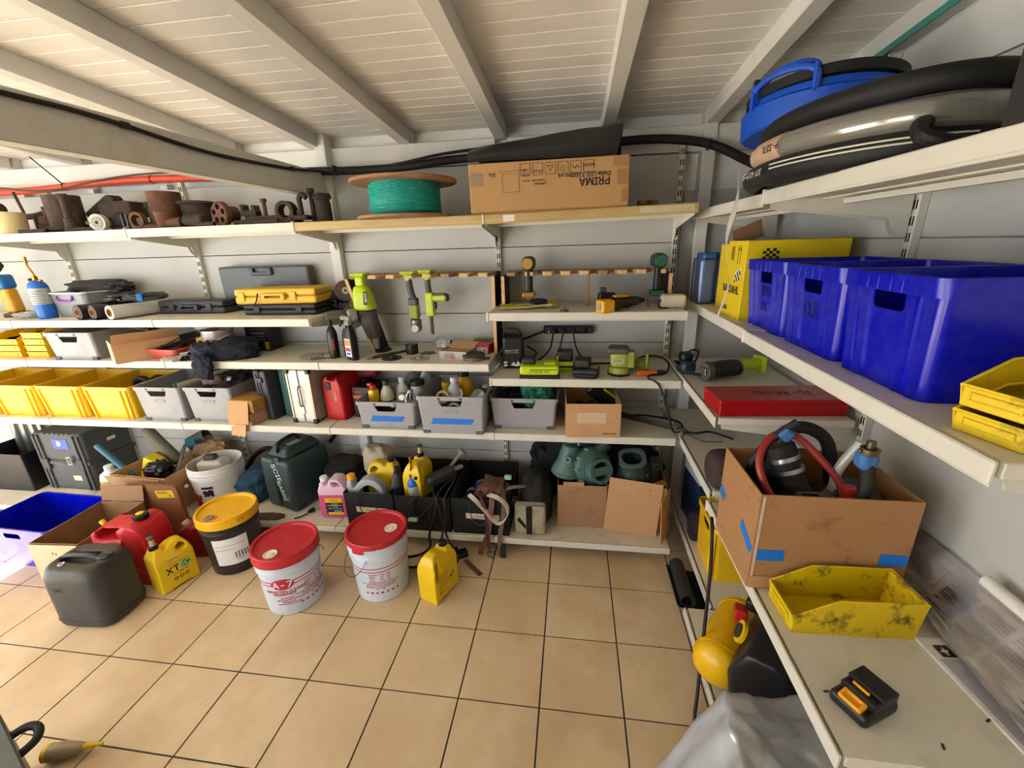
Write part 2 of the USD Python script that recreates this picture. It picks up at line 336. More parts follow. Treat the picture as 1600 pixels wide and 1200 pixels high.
# ceiling: sloping planks on rafters, one deep tie beam
ce = thing('ceiling', 'sloping white plank ceiling on painted rafters', 'ceiling', kind='structure')
SL = 0.076; CZ = lambda y: 2.397 + SL * (1.4 - y); ANG = -math.degrees(math.atan(SL))
for k in range(53):
    y = 1.46 - (k + 0.5) * 0.0915
    part(ce, 'plank', T(cham(6.5, 0.0885, 0.014, 0.0022), (-1.33, y, CZ(y) + random.uniform(-0.0005, 0.0005)), (ANG, 0, 0)), PLANK[random.randrange(3)])
part(ce, 'roof_deck', T(trimesh.creation.box((6.6, 4.95, 0.02)), (-1.33, -0.95, CZ(-0.95) + 0.03), (ANG, 0, 0)), PLANK[1], smooth=False)
for x in (-3.48, -2.93, -2.38, -1.83, -1.28, -0.735, -0.19, 0.36, 0.945, 1.475, 1.885):
    L = 4.75; y = 1.40 - L / 2
    part(ce, 'rafter', T(cham(0.068, L, 0.072, 0.004), (x, y, CZ(y) - 0.070), (ANG, 0, 0)), PAINT)
part(ce, 'tie_beam', T(cham(0.07, 4.6, 0.135, 0.004), (-0.72, -0.90, 2.060)), plastic('tie_beam_paint', '#cfcabd', 0.5, 0.05, 4, dirt=0.3, dirtcol='#8c826f', dscale=4, dpos=(0.56, 0.72), bump=0.08, bscale=25))
part(ce, 'edge_strip', T(trimesh.creation.box((0.006, 3.2, 0.022)), (1.849, -0.25, CZ(-0.25) - 0.076), (ANG, 0, 0)), plastic('teal_strip', '#3f8f84', 0.3, 0.1), 'teal edge strip under the last rafter')

# ---------------------------------------------------------------- shelving: uprights, shelves
def upright(label, x, y, z1, rz=0):
    t = thing('shelf_upright', label, 'upright', (x, y, 0), rz, group='slotted shelf uprights')
    part(t, 'post', cham(0.028, 0.03, z1, 0.003), STEEL)
    part(t, 'slots', cat([T(trimesh.creation.box((0.005, 0.003, 0.028)), (sx, -0.0148, z)) for z in np.arange(0.1, z1 - 0.03, 0.05) for sx in (-0.006, 0.006)]), SLOT, 'dark slots', smooth=False, kind='stuff')
    return t
for k, zt, lab in ((-3, 2.19, 'white slotted upright above the blue gas torch, leftmost of those in view'), (-2, 2.20, 'white slotted upright behind the rusty engine parts with two screws near its top'),
                   (-1, 2.23, 'white slotted upright just left of the wooden cable reel'), (0, 2.22, 'white slotted upright hidden behind the long LED lamp carton'), (1, 2.235, 'white slotted upright at the right end of the back wall shelves')):
    upright(lab, U0 + k, 1.378, zt)
upright('white slotted upright on the right wall behind the blue crates', 1.872, 0.395, 2.05, -90)
upright('white slotted upright on the right wall by the papers, nearest to the front', 1.872, -0.612, 2.05, -90)

def shelf(label, w, depth, loc, rz=0, strip=None, brackets=True, tilt=0.0, lip=0.04, clip=True, ymat=SHELF, sections=0):
    """A shelf whose lip's top front edge runs along local y = 0, z = 0; it reaches back to y = depth."""
    t = thing('shelf', label, 'shelf', loc, rot=(0, tilt, rz))
    part(t, 'board', cat(T(cham(w - 0.006, depth - 0.018, 0.028, 0.002), (0, depth / 2 + 0.009, -0.031)), [T(trimesh.creation.box((w - 0.01, 0.002, 0.004)), (0, depth * q, -0.033)) for q in (0.4, 0.7)]), ymat)
    part(t, 'front_strip', cat(T(cham(w - 0.004, 0.010, lip, 0.003), (0, 0.005, -lip)), T(cham(w - 0.004, 0.006, 0.006, 0.002), (0, 0.006, -lip - 0.004))), strip or STEEL)
    part(t, 'bottom_fold', T(trimesh.creation.box((w - 0.03, 0.012, 0.016)), (0, depth * 0.55, -0.042)), STEEL, smooth=False)
    if brackets:
        b = [(0.03, -0.031), (depth - 0.004, -0.031), (depth - 0.004, -0.150), (depth - 0.028, -0.150), (depth - 0.05, -0.130), (depth - 0.062, -0.100), (0.035, -0.052)]
        for s in (-1, 1): part(t, 'bracket', ext(b, 0.003, (s * (w / 2 - 0.012) - 0.0015, 0, 0), (90, 0, 90)), STEEL, smooth=False)
    if clip: part(t, 'joint_clip', T(cham(0.012, 0.016, lip + 0.008, 0.002), (-w / 2 + 0.004, 0.004, -lip - 0.004)), STEEL)
    return t
DF, SD = 0.928, 0.455
def bshelf(k, z, label, **kw): return shelf(label, 1.0, SD, (U0 + k + 0.5, DF, z), **kw)
bshelf(-4, 1.905, 'top white shelf at the far left edge carrying rusty parts and a cream pot')
bshelf(-3, 1.905, 'top white shelf carrying the two rusty cylinder sleeves')
bshelf(-2, 1.905, 'top white shelf carrying the rusty valve wheel and small castings, ending under the tie beam')
bshelf(-1, 1.905, 'top shelf with a yellowed front strip carrying the wooden cable reel', strip=YSTRIP)
s5 = bshelf(0, 1.913, 'top shelf with a yellowed front strip carrying the LED lamp carton', strip=YSTRIP, tilt=-0.9)
PAPER = plastic('paper_white', '#e6e2d8', 0.6, 0.04); INK = plastic('ink_black', '#181614', 0.6, 0.1)
part(s5, 'price_label', T(trimesh.creation.box((0.055, 0.0015, 0.03)), (-0.37, -0.0008, -0.022)), PAPER, smooth=False)
part(s5, 'paper_strip', T(trimesh.creation.box((0.24, 0.0015, 0.026)), (0.36, -0.0008, -0.020)), plastic('aged_paper', '#c9bb97', 0.6, 0.15, 20), smooth=False)
for k, n in ((-4, 'at the far left edge under the gas torch'), (-3, 'carrying the plastic tote and the film rolls'), (-2, 'carrying the grey and yellow tool cases')):
    bshelf(k, 1.406, 'second white shelf from the top, ' + n)
bshelf(0, 1.431, 'white shelf with the yellow drill, under the right-hand wooden tool rack')
for k, n in ((-4, 'at the far left edge under the yellow stacking bins'), (-3, 'under the flattened carton and red tray'), (-2, 'under the paint tin and dark jacket'), (-1, 'under the left-hand tool rack and spray bottles')):
    bshelf(k, 1.156, 'white middle shelf ' + n)
bshelf(0, 1.076, 'white shelf carrying the battery chargers and sander')
for k, n in ((-4, 'at the far left under the first yellow bin'), (-3, 'carrying yellow bins'), (-2, 'carrying grey crates and the torn carton'), (-1, 'carrying the aluminium case and the blue-taped crates'), (0, 'carrying the carton of lime tools and the angle iron')):
    bshelf(k, 0.7515, 'lower white shelf ' + n)
for k, n in ((-4, 'at the far left under the black hard case'), (-3, 'behind the red fuel can'), (-2, 'under the green saw case, stained brown'), (-1, 'under the black fabric bins'), (0, 'under the cartons of green pump housings')):
    shelf('white base shelf ' + n, 1.0, 0.57, (U0 + k + 0.5, 0.822, 0.128), brackets=False, clip=False, lip=0.036, ymat=plastic('base_shelf_steel', '#d8cfb9', 0.5, 0.07, 6, dirt=0.35, dirtcol='#6b5a40', dscale=8, dpos=(0.52, 0.72)))
def rshelf(label, y0, y1, z, xf, **kw): return shelf(label, y1 - y0, 1.853 - xf, (xf, (y0 + y1) / 2, z), -90, **kw)
rshelf('top right shelf in the corner, near end under the hose coil', 0.41, 1.38, 1.905, 1.40)
rshelf('top right shelf under the black stone slab', -0.59, 0.41, 1.912, 1.40)
rshelf('right shelf in the corner under the yellow oil carton', 0.41, 1.38, 1.445, 1.40)
rshelf('right shelf carrying the blue crates, its open end nearest to the front', -0.59, 0.41, 1.440, 1.40)
rshelf('right corner shelf carrying the red metal box', 0.42, 1.38, 1.087, 1.340)
rshelf('right corner shelf below the red metal box, with cables lying on it', 0.42, 1.38, 0.755, 1.355)
rshelf('right worktop shelf carrying the hose carton and black battery', -0.55, 0.405, 0.715, 1.347)
rshelf('base shelf in the right corner under the yellow crate', 0.43, 1.38, 0.13, 1.430, brackets=False, clip=False)
rshelf('base shelf under the yellow air compressor', -0.50, 0.42, 0.13, 1.310, brackets=False, clip=False)
# ================================================================ shared looks
def soft(t, L=0.012, it=5):
    """Refines a mesh and rounds its edges (blow-moulded plastic)."""
    m = tri(man(t).refine_to_length(L)); m.merge_vertices()
    trimesh.smoothing.filter_laplacian(m, lamb=0.5, iterations=it, volume_constraint=False); return m
def hsweep(pts, h): return [(x, y, h) for x, y in pts]
RED = plastic('red_plastic', '#c0202c', 0.35, 0.08, 5, dirt=0.15, dirtcol='#7c1a1d')
WHITEP = plastic('white_plastic', '#dfe2e4', 0.4, 0.04, 5, dirt=0.12, dirtcol='#a79f90')
YEL = plastic('yellow_plastic', '#eec30a', 0.36, 0.06, 5, dirt=0.1, dirtcol='#9d7f10')
BLACKP = plastic('black_plastic', '#121213', 0.42, 0.15, 8)
DKGREY = plastic('dark_grey_plastic', '#3a3b3c', 0.5, 0.12, 8, dirt=0.25, dirtcol='#5d5a54', dscale=6)
STEELW = plastic('bright_steel', '#b9b9b7', 0.28, 0.08, 20, metal=1.0)
WIRE = plastic('wire_steel', '#77777a', 0.35, 0.1, 20, metal=1.0)
BRASS = plastic('brass', '#b98a3e', 0.3, 0.12, 20, metal=1.0)
REDINK = plastic('red_ink', '#c02a3c', 0.5, 0.05)
WHITEINK = plastic('white_ink', '#e9e9e6', 0.5, 0.03)
GREENINK = plastic('green_ink', '#1f8a45', 0.5, 0.05)
ORANGEINK = plastic('orange_ink', '#ef8a24', 0.5, 0.05)
BLUEINK = plastic('blue_ink', '#2a62c4', 0.5, 0.05)
GREYINK = plastic('grey_ink', '#8d8d8c', 0.6, 0.05)
TAPE = plastic('blue_painters_tape', '#1874d2', 0.55, 0.05, 20, bump=0.1, bscale=120)
CARD = plastic('cardboard', '#b98c60', 0.75, 0.07, 7, dirt=0.35, dirtcol='#6e4d30', dscale=5, dpos=(0.56, 0.74), bump=0.06, bscale=40)
CARDL = plastic('cardboard_light', '#c79b6e', 0.75, 0.07, 7, dirt=0.2, dirtcol='#7d5a38', dscale=5, dpos=(0.58, 0.76), bump=0.06, bscale=40)
CARDIN = plastic('cardboard_inside', '#96704c', 0.8, 0.08, 7)
CARDW = plastic('cardboard_white_face', '#cdb894', 0.7, 0.06, 6, dirt=0.2, dirtcol='#94795a')
RUBBER = plastic('black_rubber', '#111112', 0.6, 0.15, 10, dirt=0.2, dirtcol='#4a4640', dscale=5)
LABELW = plastic('label_white', '#e4e3df', 0.5, 0.04)
BLUECR = plastic('blue_crate_plastic', '#040db2', 0.18, 0.08, 4, dirt=0.1, dirtcol='#1a2a70')

def carton(name, label, w, d, h, loc, rz=0, mat=None, t=0.004, group=None, lean=0, inner=None, rot=None):
    p = thing(name, label, 'cardboard box', loc, rz, rot=rot, group=group); m = mat or CARD
    for nm, mesh in (('panel', T(trimesh.creation.box((w, t, h)), (0, -d / 2 + t / 2, h / 2))), ('panel', T(trimesh.creation.box((w, t, h)), (0, d / 2 - t / 2, h / 2))),
                     ('panel', T(trimesh.creation.box((t, d - 2 * t, h)), (-w / 2 + t / 2, 0, h / 2))), ('panel', T(trimesh.creation.box((t, d - 2 * t, h)), (w / 2 - t / 2, 0, h / 2))),
                     ('bottom', T(trimesh.creation.box((w - 2 * t, d - 2 * t, t)), (0, 0, t / 2 + 0.0005)))):
        part(p, nm, mesh, m, smooth=False)
    return p
def flap(p, w, L, hinge, ang, axis='x', mat=None, t=0.004, rz=0):
    """A flap of length L hinged at the point hinge; ang 0 = standing straight up, 90 = lying outwards (-y before rz)."""
    m = T(trimesh.creation.box((w, t, L)), (0, 0, L / 2)); m = T(m, (0, 0, 0), (ang, 0, 0)); m = T(m, hinge, (0, 0, rz))
    return part(p, 'flap', m, mat or CARD, smooth=False)

# ================================================================ things on the floor
def jerrycan_outline(): return None
# --- grey 20 l jerrycan
gc = thing('jerrycan', 'dark grey plastic jerrycan with moulded handle standing foremost on the tiles', 'jerrycan', (-1.63, 0.205, 0), 3)
b = hull(np.vstack([np.c_[np.array(rrect(0.31 * s, 0.235 * s, 0.06).exterior.coords)[:, :2], np.full(len(rrect(0.31 * s, 0.235 * s, 0.06).exterior.coords), z)] for s, z in ((0.93, 0.0), (1.0, 0.02), (1.0, 0.285), (0.90, 0.335), (0.84, 0.342))]))
b = cut(b, T(rb(0.20, 0.085, 0.1, 0.03), (-0.01, 0, 0.30)))
GCM = plastic('grey_jerrycan_plastic', '#383735', 0.45, 0.06, 4, dirt=0.2, dirtcol='#2c2b2a', dscale=3)
part(gc, 'body', soft(b, 0.014, 4), GCM)
part(gc, 'seam', sweep(np.c_[np.array(rrect(0.311, 0.237, 0.06).exterior.coords)[:-1], np.full(len(rrect(0.31, 0.235, 0.06).exterior.coords) - 1, 0.045)], circ(0.0022, 5), True), GCM)
part(gc, 'handle', tub([(-0.125, 0, 0.325), (-0.09, 0, 0.345), (0.0, 0, 0.350), (0.05, 0, 0.342), (0.085, 0, 0.328)], 0.013, 10), GCM)
part(gc, 'cap', T(cat(cyl(0.032, 0.018, 28, c=0.004), T(trimesh.creation.box((0.05, 0.008, 0.008)), (0, 0, 0.018))), (0.105, 0.01, 0.333)), plastic('black_cap', '#202122', 0.4, 0.1))
part(gc, 'vent_plug', T(ring(0.014, 0.008, 0.014, 20), (-0.055, -0.062, 0.334)), plastic('milky_plug', '#c7c9c6', 0.4, 0.05), 'milky plug ring')
part(gc, 'embossing', txt('20 L', 0.02, (-0.05, -0.1165, 0.225), depth=0.0025), GCM)
# --- red fuel can
rc = thing('fuel_can', 'large red plastic fuel can with black and yellow cap behind the grey jerrycan', 'fuel can', (-1.665, 0.465, 0), 4)
o = Polygon([(-0.155, 0), (0.155, 0), (0.155, 0.30), (0.14, 0.36), (0.10, 0.385), (0.055, 0.385), (0.03, 0.365), (-0.10, 0.365), (-0.15, 0.325)])
b = T(ext(o, 0.19), (0, 0.095, 0), (90, 0, 0))
b = cut(b, T(rb(0.12, 0.22, 0.05, 0.015), (-0.045, 0, 0.300)), T(rb(0.12, 0.06, 0.10, 0.02), (-0.045, -0.09, 0.31)), T(rb(0.12, 0.06, 0.10, 0.02), (-0.045, 0.09, 0.31)))
FRED = plastic('fuel_can_red', '#c9202a', 0.38, 0.07, 4, dirt=0.15, dirtcol='#8a1a1c')
part(rc, 'body', soft(b, 0.014, 4), FRED)
zz = [(0.02, 0.30), (-0.015, 0.24), (0.02, 0.15), (0.08, 0.10), (0.12, 0.09)]
part(rc, 'moulded_rib', tub([(x + 0.02, -0.094, z) for x, z in zz], 0.007, 8, 3), FRED)
part(rc, 'embossing', txt('GASOLINE', 0.026, (-0.055, -0.0925, 0.245), depth=0.003), FRED)
part(rc, 'cap', T(cat(cyl(0.034, 0.032, 24, c=0.004), [T(trimesh.creation.box((0.005, 0.006, 0.026)), (0.034 * math.cos(a), 0.034 * math.sin(a), 0.016), (0, 0, math.degrees(a))) for a in np.arange(0, 6.28, 0.35)]), (0.085, 0, 0.378)), BLACKP)
part(rc, 'cap_button', T(cyl(0.019, 0.006, 20, c=0.002), (0.085, 0, 0.410)), YEL, 'yellow cap button')
part(rc, 'vent_cap', T(cyl(0.014, 0.028, 16, c=0.003), (-0.148, 0.0, 0.338), (0, -35, 0)), YEL, 'yellow vent cap')
part(rc, 'side_label', T(patch(0.10, 0.11), (0.1485, 0.0, 0.24), (90, 0, 90)), LABELW)
part(rc, 'label_band', T(patch(0.10, 0.03, 0.0012), (0.1490, 0.0, 0.275), (90, 0, 90)), INK)
# --- yellow oil jugs
def jug(name, label, loc, rz, hole, capcol, mat, th=0.118, front=None, spout=False):
    p = thing(name, label, 'jug', loc, rz)
    o = Polygon([(-0.095, 0), (-0.05, 0), (-0.045, 0.008), (0.045, 0.008), (0.05, 0), (0.095, 0), (0.097, 0.17), (0.088, 0.225), (0.068, 0.262), (0.035, 0.272), (0.0, 0.262), (-0.022, 0.244), (-0.032, 0.246), (-0.032, 0.262), (-0.074, 0.262), (-0.074, 0.246), (-0.092, 0.215)])
    o = o.difference(hole)
    m = T(ext(o, th), (th / 2, 0, 0), (90, 0, 90)); m = T(m, (-th, 0, 0)) if False else m
    m.apply_translation((-m.bounds.mean(0)[0], 0, 0))
    v = m.vertices; 
    m = tri(man(m).refine_to_length(0.02)); v = np.array(m.vertices); s = np.interp(v[:, 2], [0, 0.2, 0.235, 0.275], [1, 1, 0.78, 0.40]); v[:, 0] *= s; m = TM(v, m.faces, process=False)
    part(p, 'body', soft(m, 0.010, 3), mat)
    cp = [T(cyl(0.0225, 0.026, 20, c=0.003), (0, -0.053, 0.258))]
    part(p, 'cap', cat(cp), capcol)
    if spout:
        part(p, 'spout', T(cyl(0.014, 0.04, 16, r2=0.011), (0, -0.053, 0.284)), plastic('beige_spout', '#c9ab7c', 0.5, 0.05), 'beige pouring neck')
        part(p, 'spout_cap', T(cyl(0.017, 0.016, 16, c=0.003), (0, -0.053, 0.322)), plastic('grey_spout_cap', '#4d4f50', 0.4, 0.1))
    return p
OILY = plastic('oil_jug_yellow', '#ecc60c', 0.34, 0.05, 5)
hole_s = Polygon([(0.02, 0.235), (0.045, 0.248), (0.066, 0.236), (0.07, 0.215), (0.055, 0.208), (0.03, 0.215)])
hole_l = Polygon([(0.055, 0.240), (0.074, 0.225), (0.082, 0.17), (0.078, 0.13), (0.062, 0.135), (0.052, 0.18), (0.048, 0.22)])
def xt_print(p, th, small='4T', y0=0.01, face=1):
    """The printed oil label on the broad side."""
    X = face * (th / 2 - 0.0008); r = (90, 0, 90 if face > 0 else -90); k = face
    part(p, 'print', txt('XT', 0.036, (X, (y0 - 0.033) * k, 0.105), r, 0.0016, True), INK, 'black lettering')
    part(p, 'emblem', T(ext(rrect(0.058, 0.042, 0.016), 0.0012), (X, (y0 + 0.027) * k, 0.125), r), GREENINK, 'green leaf patch')
    part(p, 'emblem_print', txt('EC', 0.032, (X + face * 0.0006, (y0 + 0.027) * k, 0.109), r, 0.0012, True), plastic('light_green_ink', '#bfe3a0', 0.5), 'pale letters on the green patch')
    part(p, 'orange_line', T(patch(0.10, 0.006, 0.0014), (X, (y0 + 0.0) * k, 0.157), r), ORANGEINK)
    part(p, 'small_print', cat(txt('4T 10W-40', 0.010, (X, y0 * k, 0.086), r, 0.0014, True), [T(ring(0.010, 0.006, 0.0016, 16), (X, (y0 - 0.03 + 0.028 * q) * k, 0.062), r) for q in range(3)]), INK)
    part(p, 'brand_print', cat(txt('BARDAHL', 0.010, (X, (y0 - 0.015) * k, 0.178), r, 0.0014, True)), GREYINK)
j = jug('oil_jug', 'yellow oil jug with beige spout and printed side beside the red fuel can', (-1.425, 0.428, 0), -19, hole_s, BLACKP, OILY, spout=True)
xt_print(j, 0.118)
j2 = jug('oil_jug', 'plain-fronted yellow oil jug with black cap standing alone on the tiles, rightmost on the floor', (0.088, 0.525, 0), 158, hole_l, BLACKP, OILY)
part(j2, 'side_print', cat([T(patch(0.075, 0.004, 0.0014), (-0.0585, 0.03, 0.16 - 0.011 * q), (90, 0, -90)) for q in range(8)]), plastic('faded_print', '#b99a12', 0.5))
part(j2, 'lettering', cat(txt('XT', 0.022, (-0.0585, -0.045, 0.095), (90, -25, -90), 0.0014, True), txt('4T', 0.014, (-0.0585, 0.055, 0.05), (90, 0, -90), 0.0014, True)), INK)
# --- dark red can behind
dr = thing('fuel_can', 'dark red smaller fuel can half hidden behind the yellow oil jug', 'fuel can', (-1.44, 0.69, 0), 12)
b = cut(T(ext(Polygon([(-0.12, 0), (0.12, 0), (0.12, 0.185), (0.09, 0.22), (-0.06, 0.22), (-0.12, 0.19)]), 0.13), (0, 0.065, 0), (90, 0, 0)), T(rb(0.12, 0.16, 0.025, 0.01), (0.01, 0, 0.215)))
DRED = plastic('dark_red_plastic', '#93191f', 0.42, 0.08, 5, dirt=0.15, dirtcol='#5c1416')
part(dr, 'body', soft(b, 0.012, 3), DRED)
part(dr, 'cap', T(cyl(0.022, 0.03, 18, c=0.003), (-0.095, 0, 0.195), (0, -30, 0)), plastic('pale_cap', '#c9b9a8', 0.5), 'pale cap')

# --- pails
def pail_body(Rt, H, taper=0.85, ribs=True, open_=False):
    Rb = Rt * taper; rr = lambda z: Rb + (Rt * 0.955 - Rb) * z / H
    pr = [(0, 0), (Rb - 0.006, 0), (Rb, 0.006)]
    if ribs:
        pr += [(rr(H * .70), H * .70), (rr(H * .70) + 0.005, H * .715), (rr(H * .78) + 0.005, H * .775), (rr(H * .79) + 0.001, H * .79), (rr(H * .80) + 0.006, H * .80), (rr(H * .81) + 0.006, H * .815), (rr(H * .83) + .001, H * .825), (rr(H * .86) + 0.001, H * .855), (rr(H * .87) + 0.005, H * .865), (rr(H * .88) + .005, H * .88), (rr(H * .9), H * .89)]
    pr += [(rr(H), H - 0.002)]
    if open_: pr += [(rr(H) - 0.003, H), (rr(H) - 0.006, H - 0.002), (rr(H * .9) - 0.006, H * .9), (Rb - 0.006, 0.006), (0, 0.006)]
    else: pr[-1] = (rr(H), H - 0.018); pr += [(0, H - 0.018)]
    return lathe(pr, 56), rr
def pail_lid(Rt, H, skirt=0.045, z=None):
    return lathe([(0, H - 0.010), (Rt * .30, H - 0.010), (Rt * .34, H - 0.008), (Rt * .40, H - 0.010), (Rt * .86, H - 0.010), (Rt * .885, H - 0.004), (Rt * .905, H + 0.006), (Rt * .975, H + 0.008), (Rt, H + 0.002), (Rt * 1.005, H - skirt), (Rt * .985, H - skirt), (Rt * .965, H - 0.006), (0, H - 0.013)], 64)
PAILW = plastic('pail_white', '#cfd8e4', 0.38, 0.03, 4, dirt=0.12, dirtcol='#9b9a94', dscale=4)
def wires(p, R, z, a0, drop, sgn=1):
    """Wire bail hanging down one side."""
    A = np.radians(np.linspace(a0 - 88, a0 + 88, 15)); q = np.cos(np.linspace(-1, 1, 15) * np.pi / 2)
    part(p, 'bail', tub([((R + 0.006 + 0.02 * c) * math.cos(a), (R + 0.006 + 0.02 * c) * math.sin(a), z - drop * c) for a, c in zip(A, q)], 0.0022, 6, 3), WIRE)
    part(p, 'bail_ear', cat([T(cyl(0.013, 0.012, 16, c=0.003), ((R - 0.002) * math.cos(math.radians(a)), (R - 0.002) * math.sin(math.radians(a)), z), (0, 90, a)) for a in (a0 - 88, a0 + 88)]), PAILW)
def red_pail(label, loc, front, logo, boss, skirt_cut, R=0.160, H=0.352):
    p = thing('pail', label, 'pail', loc)
    body, rr = pail_body(R, H); part(p, 'body', body, PAILW)
    lid = pail_lid(R, H)
    if skirt_cut is not None: lid = cut(lid, *skirt_cut)
    part(p, 'lid', lid, RED)
    bx, by = boss; part(p, 'spout_disc', T(lathe([(0, 0), (0.030, 0), (0.033, 0.003), (0.033, 0.008), (0.028, 0.009), (0.026, 0.006), (0.014, 0.006), (0.012, 0.010), (0, 0.010)], 32), (bx, by, H - 0.010)), plastic('spout_white', '#e6e0d2', 0.4, 0.04), 'white flip spout disc')
    sl = (rr(H) - rr(0)) / H
    for z in (H * .60, H * .545): part(p, 'stripe', ring(rr(z) + 0.0009, rr(z) - 0.002, 0.0045, 56, z), REDINK)
    wr_ = lambda s, h, z, a, bold=True: wrap(flat(s, h, 0.0009, bold), rr(z) + 0.0003, z, front + a, sl)
    if logo:
        oval = T(ext(Point(0, 0).buffer(0.034, 24), 0.0012), s=(1.6, 0.95, 1)); part(p, 'logo_oval', wrap(oval, rr(H * .57) + 0.0008, H * .575, front - 8, sl), REDINK)
        part(p, 'logo_print', wrap(flat('A-7', 0.036, 0.0009, True), rr(H * .55) + 0.0022, H * .525, front - 8, sl), WHITEINK)
        part(p, 'title_print', cat(wr_('INDUSTRIAL CLEANER', 0.0125, H * .43, -5), wr_('DEGREASER', 0.0135, H * .38, -8)), REDINK)
        part(p, 'small_print', cat([wr_('Cleans oil, grease and dirt' if q % 2 else 'Biodegradable', 0.0065, H * (.32 - .036 * q), -5 + q) for q in range(4)]), REDINK)
        o = 48
    else: o = 0
    ln = ('Directions    Dilution   Parts', 'Engines          1:10      1:20', 'Floors            1:30      1:40', 'Walls             1:40      1:60', 'Concrete floors   1:20     1:30', 'NOT FOR DRINKING PROTECT FROM FREEZING', 'KEEP OUT OF REACH OF CHILDREN', 'SEE SAFETY DATA SHEET BEFORE USE', '20 L   5 GAL')
    part(p, 'directions_print', cat([wr_(s, 0.0062, H * (.50 - .032 * q), o + 4, False) for q, s in enumerate(ln)]), REDINK)
    part(p, 'icon_row', cat([wrap(ext(rrect(0.011 + 0.004 * (q % 2), 0.010, 0.003), 0.0009), rr(H * .19) + 0.0003, H * .185, o + front + (q - 2.5) * 11, sl) for q in range(7)]), REDINK)
    return p, rr
p1, rr = red_pail('white pail with red lid and red oval logo, foremost of the three lidded pails', (-0.674, 0.407, 0), -62, True, (-0.01, -0.098), None)
part(p1, 'bail', tub([(0.135, 0.06, 0.287), (0.155, 0.06, 0.289), (0.185, 0.035, 0.285)], 0.0022, 6), WIRE)
cutb = [T(trimesh.creation.box((0.2, 0.2, 0.03)), (math.cos(a) * 0.2, math.sin(a) * 0.2, 0.365 - 0.036), (0, 0, math.degrees(a))) for a in np.radians([-105 - 48, -105 + 52, -105 + 95])]
p2, rr = red_pail('white pail with red lid cut away at the rim and a drooping wire handle', (-0.235, 0.538, 0), -72, False, (0.075, 0.015), cutb, 0.159, 0.365)
part(p2, 'bail', tub([(-0.147, 0.02, 0.27), (-0.165, -0.05, 0.22), (-0.135, -0.13, 0.19), (-0.075, -0.168, 0.19), (-0.02, -0.172, 0.235), (0.012, -0.150, 0.292)], 0.0022, 6), WIRE)
part(p2, 'bail_ear', T(cyl(0.014, 0.012, 16, c=0.003), (0.012, -0.142, 0.292), (90, 0, 0)), PAILW)
bp = thing('pail', 'black pail with a yellow lid and a white printed label', 'pail', (-1.195, 0.629, 0))
body, rr = pail_body(0.158, 0.364); PBLK = plastic('pail_black', '#1b1b1c', 0.36, 0.1, 5); PYEL = plastic('pail_yellow', '#efb408', 0.36, 0.05, 5)
part(bp, 'body', body, PBLK); part(bp, 'lid', pail_lid(0.158, 0.364), PYEL)
part(bp, 'spout_disc', T(lathe([(0, 0), (0.036, 0), (0.034, 0.005), (0.027, 0.005), (0.0, 0.003)], 28), (-0.025, -0.095, 0.354)), ORANGEINK, 'orange spout ring')
part(bp, 'spout_cap', T(cyl(0.024, 0.008, 24, c=0.002), (-0.025, -0.095, 0.357)), plastic('pewter', '#8f9091', 0.35, 0.05, metal=0.6), 'grey spout cap')
sl = (rr(0.364) - rr(0)) / 0.364
part(bp, 'label', wrap(patch(0.175, 0.175, 0.0008), rr(0.155) + 0.0006, 0.160, -55, sl), LABELW)
part(bp, 'label_print', cat([wrap(flat(s, h, 0.0008), rr(0.155) + 0.0016, z, -55 + a, sl) for s, h, z, a in (('20 L HYDRAULIC FLUID', 0.008, 0.225, -10), ('ISO VG 46', 0.010, 0.212, -18), ('Batch 20842 made for industrial use', 0.005, 0.19, -10), ('store dry between 5 and 40 C', 0.005, 0.175, -12), ('UN 3082', 0.006, 0.10, 14))] + [wrap(T(patch(0.008, 0.008), (0, 0, 0)), rr(0.15) + 0.0016, 0.12 + 0.013 * (q // 5), -48 + (q % 5) * 6, sl) for q in range(15)]), INK)
part(bp, 'label_line', wrap(patch(0.16, 0.0015, 0.0008), rr(0.2) + 0.0016, 0.203, -55, sl), REDINK)
part(bp, 'lid_marking', cat([wrap(flat(s, 0.012, 0.0008, True), 0.160, 0.342, a) for s, a in (('I', -30), ('F', -22))]), INK)

# --- blue crate, open carton, board
def crate(name, label, w, d, h, loc, rz=0, mat=None, ribs=(-0.24, 0.24), cat_='crate', handle=0.11, top=1.06, hz=None, group=None):
    p = thing(name, label, cat_, loc, rz, group=group); m = mat or BLUECR
    b = tray(w, d, h, 0.004, top, 0.03)
    hs = T(rb(handle, 0.2, 0.035, 0.012), (0, -d / 2, (hz or h * 0.74)))
    part(p, 'body', cut(b, hs), m)
    q = np.array(rrect(w + 0.006, d + 0.006, 0.033).exterior.coords)[:-1]
    part(p, 'rim', sweep(np.c_[q, np.full(len(q), h - 0.012)], [(-0.004, -0.014), (0.004, -0.014), (0.004, 0.013), (-0.004, 0.013)], True), m)
    for sx in ribs:
        for e in (-0.022, 0.022):
            part(p, 'rib', hull([(sx * w / top + e - 0.007, -d / 2 / top, 0.004), (sx * w / top + e + 0.007, -d / 2 / top, 0.004), (sx * w / top + e, -d / 2 / top - 0.007, 0.004), (sx * w + e - 0.007, -d / 2, h - 0.02), (sx * w + e + 0.007, -d / 2, h - 0.02), (sx * w + e, -d / 2 - 0.007, h - 0.02)]), m, smooth=False)
    return p
bc = crate('storage_crate', 'bright blue open crate on the floor at the left edge', 0.55, 0.36, 0.27, (-2.47, 0.615, 0), -2, ribs=(), handle=0.12)
